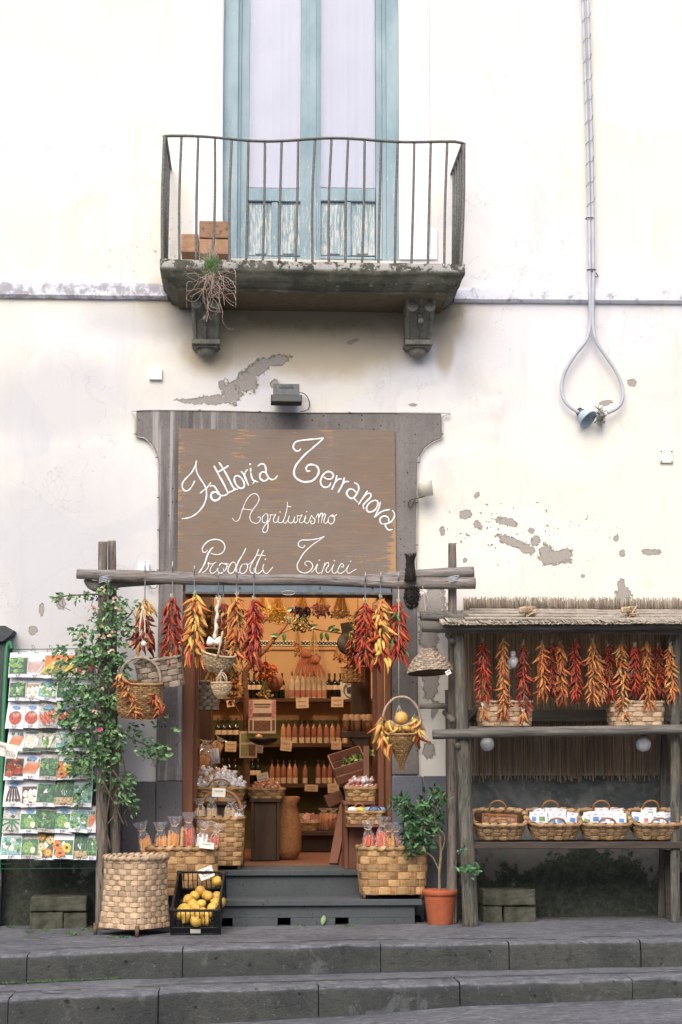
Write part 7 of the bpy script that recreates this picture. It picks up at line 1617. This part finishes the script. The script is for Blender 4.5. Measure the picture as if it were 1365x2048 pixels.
basket('low_basket', 'brown wicker basket on top of the dark cupboard', (at(706,1362,1.5).x, 1.45, at(706,1366,1.5).z+.0), .10, .08, 3, .13, [(0,.9),(1,1)], 14, 7, .004, m=wick, rim='rope', rimr=.008)
# tilted crate of produce and leaning plank
def crate(label, px0, px1, py, Y, d, h, rot, m=redwood):
    a, b = at(px0, py, Y), at(px1, py, Y); w_ = b.x-a.x; t_ = thing('wooden_crate', label, 'crate', (0,0,0))
    for y in (0, d):
        for k in range(2): mb = MB(); mb.box((0, y, h*(.27+.48*k)), (w_, .01, h*.42)); mb.build('slat', m, t_, bevel=.001)
    for x in (-w_/2, w_/2): mb = MB(); mb.box((x, d/2, h*.5), (.01, d-.014, h*.92)); mb.build('slat', m, t_, bevel=.001)
    mb = MB(); mb.box((0, d/2, .005), (w_-.02, d-.012, .01)); mb.build('base', m, t_)
    t_.location = ((a.x+b.x)/2, Y, a.z); t_.rotation_euler = rot; return t_
crate('reddish wooden crate tipped toward the door above the reddish stand', 676, 742, 1562, .42, .3, .15, (R(22), R(-17), 0))
leafy = MB()
for i in range(170): q = at(rnd.uniform(690,742), rnd.uniform(1508,1532), .55); q = at(690+52*(i/170), 1530-22*(i/170)+rnd.uniform(-5,5), .52+rnd.uniform(0,.15)); leaf(leafy, q, (rnd.uniform(-1,1), rnd.uniform(-1,0), rnd.uniform(-.2,1)), .045, .025, rnd.choice([0,1]))
tag(leafy.build('lettuce', [lfm, mat('yellow_green_leaf','8A9A48','B4B468',rough=.6,bump=0,isl=.3)]), 'leafy produce in the tipped reddish crate', 'produce')
mb = MB(); mb.beam(at(733,1560,.35), at(733,1492,.38), .045, .02); tag(mb.build('plank', redwood, bevel=.002), 'reddish upright plank behind the tipped crate', 'plank')
mb = MB(); mb.beam(at(668,1728,.55), at(690,1610,.75), .075, .03); mb.beam(at(672,1640,.7)+Vector((-.03,.03,0)), at(690,1628,.75), .02, .02); tag(mb.build('leaning_board', redwood, bevel=.002), 'reddish board leaning against the stand at the right of the shop floor', 'board')
crate('small wooden box of produce behind the leaning board', 658, 690, 1610, .9, .2, .10, (0, R(-20), 0)); 
# left: table with sweets basket and sack
ztb = stand('small_table', 'dark table carrying a basket of amber sweets', 503, 560, 1.25, .4, 1598, chestnut)
basket('low_basket', 'low basket of amber sweets on the dark table inside the shop', (at(533,1598,1.4).x, 1.42, ztb+.001), .15, .13, 4, .075, [(0,.92),(1,1.02)], 16, 3, .006, m=chip, rimr=.011, nw=14)
amber = {'a': mat('amber_sweet','B8682C','D89048',rough=.3,bump=0,isl=.3)}; food['amber'] = amber['a']
rows([(1579,508,560,8,'front row'),(1574,510,558,7,'middle row'),(1569,514,552,6,'back row')], 'amber sweet', 'of the low basket on the dark table', lambda px, py, l: sweet(l, at(px, py, 1.32+(1580-py)*.015), .04, 'amber', 'amber sweets on the dark table'))
mb = MB(); c = at(572,1700,1.5); c.z = zsill
mb.lathe([(0,0),(.10,.005),(.13,.08),(.13,.22),(.11,.36),(.09,.44),(.12,.50),(.10,.51),(.07,.45),(0,.44)], c, 22, sq=(1,.9)); o_ = mb.build('burlap_sack', mat('burlap','8A5E3A','A87A50',scale=60,rough=.95,bump=.8,bd=.006)); tag(o_, 'standing burlap sack with a slumped neck inside the shop', 'sack')
# bottom counter at the back
zc = at(630,1662,2.6).z; mb = MB(); a, b = at(575,1662,2.6), at(760,1662,2.6); mb.box(((a.x+b.x)/2, 2.85, zc-.02), (b.x-a.x, .5, .04)); mb.box(((a.x+b.x)/2, 2.9, (zc+zsill)/2-.02), (b.x-a.x-.04, .4, zc-zsill-.04)); tag(mb.build('low_counter', chestnut, bevel=.003), 'low dark counter along the back wall', 'counter')
basket('low_basket', 'basket of brown sachets on the low counter', (at(609,1660,2.75).x, 2.75, zc), .13, .1, 4, .07, [(0,.92),(1,1.05)], 14, 3, .006, m=chip, rimr=.010, nw=12)
def sach(px, py, l):
    c = at(px, py, 2.72+(1650-py)*.003); mb = MB(); mb.box(c, (.05,.008,.06), (rnd.uniform(-.4,.4), rnd.uniform(-.5,.5), rnd.uniform(-.4,.4))); tag(mb.build('sachet', rnd.choice([lit, food['pink'], lit])), l, 'sachet', 'sachets on the low counter')
rows([(1647,588,632,7,'front row'),(1634,588,632,7,'back row')], 'cream or pink sachet', 'of the basket on the low counter', sach)
for i, (px, l) in enumerate(((650,'amber bag of dried goods left of its neighbour on the low counter'),(668,'amber bag of dried goods at the right on the low counter'))): bag(l, (at(px,1660,2.6).x, 2.7, zc), .2, .11, 'amber', name='goods_bag', n=7)
# left jamb: herb bags, woven basket hanging inside
basket('wicker_basket', 'grey woven basket hanging inside the left door jamb', (at(416,1420,.7).x, .75, at(416,1420,.7).z), .10, .09, 3, .22, [(0,.8),(1,1)], 16, 8, .005, m=chip_grey, rimr=.01, nw=14)
for i, (px, py) in enumerate(((405,1530),(418,1522),(430,1515),(408,1508),(425,1500))): bag(f'clear bag of dried herbs, {ordn[i]} of the pile behind the garlic packs', tuple(at(px, py+14, .95+.05*i)), .17, .10, rnd.choice(['tan','orange','white']), 0, rnd.uniform(-25,35), 'herb bags behind the garlic packs', name='herb_bag', n=5)
mb = MB(); a, b = at(392,1540,.9), at(480,1540,.9); mb.box(((a.x+b.x)/2, 1.1, (a.z+zsill)/2-.01), (b.x-a.x, .5, a.z-zsill-.02)); tag(mb.build('side_counter', chestnut, bevel=.004), 'dark side counter behind the garlic packs at the left', 'counter')
mb = MB(); mb.box((at(412,1400,1.6).x, 1.9, 1.6), (.10, .5, 2.4)); tag(mb.build('tall_cupboard', chestnut, bevel=.004), 'tall dark cupboard edge behind the left door leaf', 'cupboard')
# ---------------------------------------------------------------- plants
ivy = [mat('vine_leaf_mid','426640','628A54',scale=14,rough=.5,bump=.15,isl=.35), mat('vine_leaf_dark','2A442C','42643E',scale=14,rough=.5,bump=.15,isl=.35), mat('vine_leaf_light','6A9458','94B480',scale=14,rough=.5,bump=.15,isl=.3), mat('withered_flower','B09480','C8AE98','9A7468',scale=30,rough=.8,bump=.2,isl=.3)]
bark = mat('vine_bark','4A4038','6E6256',scale=40,rough=.9,bump=.4)
cp = thing('climbing_vine', 'green climbing vine with withered blossoms covering the left log post', 'climbing plant', at(208, 1700, -.55))
blobs = [(212,1180,22,16,60),(160,1192,48,9,55),(120,1194,14,8,14),(232,1210,26,20,60),(262,1205,14,10,10),(215,1235,30,24,110),(180,1270,42,30,170),(225,1275,36,30,170),(250,1250,24,26,60),(150,1310,44,26,150),(200,1320,50,30,260),(235,1335,26,30,120),(130,1350,34,24,90),(175,1380,50,34,280),(215,1400,40,40,280),(150,1430,46,30,190),(190,1460,46,34,300),(225,1480,26,40,160),(165,1500,40,26,150),(205,1520,34,30,170),(150,1535,26,18,50),(200,1560,26,22,80),(245,1560,24,26,70),(250,1600,22,18,60),(160,1600,14,20,26),(262,1620,12,10,14),(290,1480,20,14,20),(300,1500,36,16,60),(320,1505,20,14,30),(268,1460,18,24,30),(250,1620,18,12,24),(318,1440,24,16,20),(345,1460,14,10,8)]
Yv = yp-.0
mb = MB(); fl_mb = MB()
for (bx, by, rx, ry, n_) in blobs:
    for i in range(int(n_*1.4)):
        a = rnd.uniform(0, 6.28); r_ = rnd.random()**.6; x, y = bx+math.cos(a)*rx*r_, by+math.sin(a)*ry*r_
        if mnoise.noise((x*.09, y*.09, 1.7)) < -.12: continue
        dep = Yv+rnd.uniform(-.16, .16)*min(1, rx/28); p = at(x, y, dep); sz = rnd.uniform(.024, .052)
        outw = Vector(((x-205)/70+rnd.uniform(-1,1), rnd.uniform(-1.2,.1), rnd.uniform(-1.1,.5)))
        leaf(mb, p, outw, sz, sz*rnd.uniform(.38,.55), rnd.choice([0,0,1,1,2]))
for q in mb.f[:0]: pass
mb.build('foliage', ivy, cp)
mb = MB()
for L in ([(206,1745),(212,1650),(222,1560),(214,1450),(222,1350),(214,1250),(216,1165)],[(222,1700),(200,1600),(208,1500),(190,1400),(204,1300),(214,1200),(160,1190),(105,1196)],[(214,1350),(180,1330),(140,1340),(108,1370)],[(212,1430),(170,1440),(130,1420)],[(240,1460),(270,1480),(320,1500),(345,1502)],[(225,1540),(245,1570),(262,1625)],[(214,1250),(250,1240),(270,1215)],[(215,1500),(240,1600),(215,1650)],[(205,1560),(235,1620),(248,1650)],[(232,1480),(250,1540),(225,1600)]):
    mb.tube(catmull([at(x, y, Yv-.045+rnd.uniform(-.02,.02)) for x, y in L], 5), [.009]*3+[.0055]*(5*(len(L)-1)-2), 6)
for i in range(60):
    b_ = rnd.choice(blobs); p = at(b_[0]+rnd.uniform(-1,1)*b_[2]*.8, b_[1]+rnd.uniform(-1,1)*b_[3]*.8, Yv); mb.tube(catmull([p, p+jitter((0,0,-.03),.04), p+jitter((0,0,-.07),.07)], 3), .0022, 4, cap=False)
mb.build('stem', bark, cp)
mb = MB()
for (x, y) in ((206,1178),(222,1206),(232,1215),(238,1218),(190,1216),(200,1252),(206,1272),(220,1268),(165,1272),(163,1300),(222,1300),(196,1268),(200,1375),(258,1262),(262,1285),(186,1214),(155,1452),(170,1345),(230,1190),(190,1420),(212,1272),(226,1262)):
    for q in range(3): leaf(mb, jitter(at(x, y, Yv-.15), .012), (rnd.uniform(-1,1), -.4, rnd.uniform(-1,.2)), .03, .02, 0)
mb.build('withered_blossoms', ivy[3], cp)
mb = MB(); p = at(201,1459,Yv-.2)
for q in range(7): leaf(mb, p, (math.cos(q), -.5, math.sin(q)), .022, .016, 0)
mb.build('pink_blossom', mat('pink_petal','C8427A','E070A0',rough=.6,bump=0), cp)

# potted citrus tree
pg_ = gl(881, 1848); pot_m = mat('terracotta', 'A9583A', 'BC6A48', '96492E', scale=5, rough=.8, bump=.15); pt = thing('potted_citrus_tree', 'small green leaved citrus tree in a terracotta coloured pot right of the steps', 'potted plant', pg_)
k = mpp(pg_.y); rp = 33*k; hp = 66*k
mb = MB(); mb.lathe([(0,0),(rp*.72,0),(rp*.74,.004),(rp*.93,hp*.80),(rp*.935,hp*.82),(rp*.99,hp*.83),(rp*1.03,hp*.90),(rp*1.03,hp*.99),(rp*1.0,hp),(rp*.93,hp),(rp*.9,hp*.9),(0,hp*.88)], pg_, 36)
for zz in (.60,.66,.72): rr_ = rp*lerp(.74,.93,zz/.8); mb.tube([pg_+Vector((math.cos(a/30*2*PI)*rr_, math.sin(a/30*2*PI)*rr_, hp*zz)) for a in range(30)], .0022, 5, closed=True)
mb.build('pot', pot_m, pt)
mb = MB(); mb.lathe([(rp*.9,hp*.9),(rp*.5,hp*.93),(0,hp*.92)], pg_, 20); mb.build('soil', mat('soil','2E241C','453A2E',scale=60,rough=1,bump=.8), pt)
yt = pg_.y; T_ = lambda L: [at(x, y, yt) for x, y in L]
mb = MB(); mb.tube(catmull(T_([(880,1790),(879,1750),(882,1710),(880,1672)]), 5), [.012,.0115,.011]+[.010]*13, 8, mod=lambda i, a: 1+.1*math.sin(2*a+i))
for L in ([(880,1745),(868,1718),(855,1705)],[(881,1710),(890,1680),(884,1662)],[(879,1690),(866,1660),(850,1630),(835,1600)],[(880,1675),(870,1640),(868,1600),(872,1580)],[(868,1650),(840,1630),(812,1610),(795,1596)],[(878,1672),(850,1668),(825,1680),(808,1700)],[(870,1620),(885,1595),(892,1585)],[(866,1660),(830,1650),(805,1645)]): mb.tube(catmull(T_(L), 4), .0055, 6)
mb.build('trunk', mat('pale_bark','7A6A50','9A8A6A',scale=40,rough=.8,bump=.4), pt)
cl_ = [mat('citrus_leaf','203C22','3C5C36',scale=14,rough=.3,bump=.1,isl=.35), mat('citrus_leaf_light','3C6E42','5C9058',scale=14,rough=.3,bump=.1,isl=.3)]
mb = MB()
for (bx, by, rx, ry, n_) in ((800,1600,16,12,30),(815,1612,22,18,50),(845,1625,26,24,80),(865,1600,22,20,50),(875,1585,16,10,22),(850,1655,32,22,100),(825,1650,20,22,60),(812,1670,14,16,30),(840,1685,26,14,60),(870,1640,20,22,50),(885,1605,10,12,12),(828,1700,16,12,30),(790,1608,10,8,10),(818,1706,8,10,12),(820,1625,16,14,30)):
    for i in range(n_):
        a = rnd.uniform(0,6.28); r_ = rnd.random()**.6; x, y = bx+math.cos(a)*rx*r_, by+math.sin(a)*ry*r_; sz = rnd.uniform(.04,.066)
        leaf(mb, at(x, y, yt+rnd.uniform(-.14,.14)), (rnd.uniform(-1,1), rnd.uniform(-.9,.2), rnd.uniform(-.9,.5)), sz, sz*.36, rnd.choice([0,0,0,1]))
mb.build('foliage', cl_, pt)
# small plant growing on the front post of the stall
mb = MB()
for i in range(36): leaf(mb, at(938+rnd.gauss(0,11), 1738+rnd.gauss(0,6), ys-.08+rnd.uniform(-.05,.03)), (rnd.uniform(-1,1), -.5, rnd.uniform(-.6,.6)), rnd.uniform(.03,.055), .022, rnd.choice([0,1]))
for i in range(12): leaf(mb, at(925+rnd.gauss(0,4), 1703+rnd.gauss(0,5), ys-.08), (rnd.uniform(-1,1), -.5, rnd.uniform(-.6,.6)), .03, .018, 0)
tag(mb.build('sprig', [mat('grey_green_leaf','3A5C48','5A7C62',rough=.5,bump=0,isl=.3), cl_[1]]), 'grey green leafy sprig on the stall front post near the pot', 'plant')
# balcony weed: green tuft and dry vines
wd = thing('balcony_weed', 'green tuft with dry tangled vines hanging over the left balcony edge', 'weed', at(425, 540, -.70))
mb = MB()
for i in range(320):
    p = at(424+rnd.gauss(0,8), 535+rnd.gauss(0,10), -.70+rnd.uniform(-.05,.04)); d = Vector((rnd.uniform(-.5,.5), rnd.uniform(-.4,.1), rnd.uniform(.1,1))); mb.tube([p, p+d*.035, p+d*.06+Vector((rnd.uniform(-.02,.02),0,-.005))], [.0018,.0014,.0006], 3, cap=False)
mb.build('tuft', mat('feathery_green','5C7A4A','86A06A',scale=30,rough=.8,bump=0,isl=.35), wd)
mb = MB()
for i in range(70): p = at(424+rnd.gauss(0,14), 500+rnd.gauss(0,14), -.6); mb.tube([at(425,530,-.66), p.lerp(at(425,530,-.66),.4)+jitter((0,0,0),.02), p], [.0016,.0014,.0008], 3, cap=False)
for i in range(52):
    x, y = 425+rnd.gauss(0,9), 545+rnd.uniform(-6,12); L = [(x, y)]; an = rnd.uniform(-1.3, 1.3)
    for q in range(rnd.randint(3,8)):
        an += rnd.uniform(-.9,.9); an = max(-2.0, min(2.0, an)); x += math.sin(an)*rnd.uniform(8,20); y += math.cos(an)*rnd.uniform(8,22)
        x = max(374, min(472, x)); y = max(530, y)
        if y > 660: break
        L.append((x, y))
    if len(L) > 1: mb.tube([at(a, b, -.74+.05*math.sin(i+k_)) for k_, (a, b) in enumerate([(v.x, v.y) for v in catmull([Vector((p[0], p[1], 0)) for p in L], 4)])] if False else catmull([at(a, b, -.74+rnd.uniform(-.05,.05)) for a, b in L], 3), rnd.uniform(.0008,.0018), 4, cap=False)
mb.build('dry_vines', mat('dry_vine','AC968A','CBB8AA',scale=30,rough=.9,bump=.2,isl=.3), wd)
# small tufts of weeds in the joints
mb = MB()
def tuft(px, py, Y, n_, sp, hgt):
    for i in range(n_): p = at(px+rnd.uniform(-sp,sp), py+rnd.uniform(-1.5,1.5), Y+rnd.uniform(-.02,.02)); leaf(mb, p, (rnd.uniform(-1,1), rnd.uniform(-1,.3), rnd.uniform(.1,1)), hgt*rnd.uniform(.5,1), hgt*.4, rnd.choice([0,1]))
for px in range(10, 250, 9):
    if rnd.random() < .75: c = at(px, table(px, b1), 0); yk = interp(2, at(px, 1960, -1.9).x)[0]; tuft(px, table(px, b1)-2, yk-.02, 16, 6, .014)
for (px, py) in ((143,1868),(150,1872),(60,1866),(250,1876),(225,1877),(600,1853),(480,1852),(170,1860),(700,1853),(1110,1834),(20,1856),(90,1862)):
    g_ = gl(px, py); tuft(px, py-1, g_.y, 26, 10, .02)
tag(mb.build('moss_and_weeds', [mat('weed_green','3A5A34','587A48',rough=.8,bump=0,isl=.3), mat('moss_green','4A6438','6E8450',rough=.9,bump=0,isl=.3)], loc=(0,0,0)), kind='stuff', label='small green weeds in the joints of kerb and pavement', cat='weeds')
# ---- warm lamps inside the shop
lp_m = NT('lit_bulb'); e = lp_m.n('Emission'); e.inputs[0].default_value = (1, .8, .58, 1); e.inputs[1].default_value = 12
lp_m.l(e.outputs[0], lp_m.t.nodes['Material Output'].inputs[0])
for i, (x, y, z, pw) in enumerate(((.2, 1.0, 2.85, 34), (-.9, 2.2, 2.85, 25), (1.5, 2.2, 2.85, 25))):
    t_ = thing('pendant_lamp', ['bare glowing bulb hanging just inside the shop doorway', 'bare glowing bulb hanging at the left back of the shop', 'bare glowing bulb hanging at the right back of the shop'][i], 'lamp', (x, y, z), group='bulbs lighting the shop')
    mb = MB(); mb.lathe([(0,-.05),(.02,-.045),(.032,-.02),(.026,.01),(.014,.03),(0,.03)], (x, y, z), 12); mb.build('bulb', lp_m.m, t_)
    mb = MB(); mb.tube([(x, y, z+.03), (x, y, 3.04)], .004, 5); mb.tube([(x,y,z+.02),(x,y,z+.07)], .016, 8); mb.build('cord', black_iron, t_)
    l = bpy.data.lights.new('lamp_light', 'POINT'); l.energy = pw; l.color = (1, .78, .56); l.shadow_soft_size = .06
    lo = bpy.data.objects.new('lamp_light', l); COL.objects.link(lo); lo.parent = t_; lo.location = (0, 0, -.1)
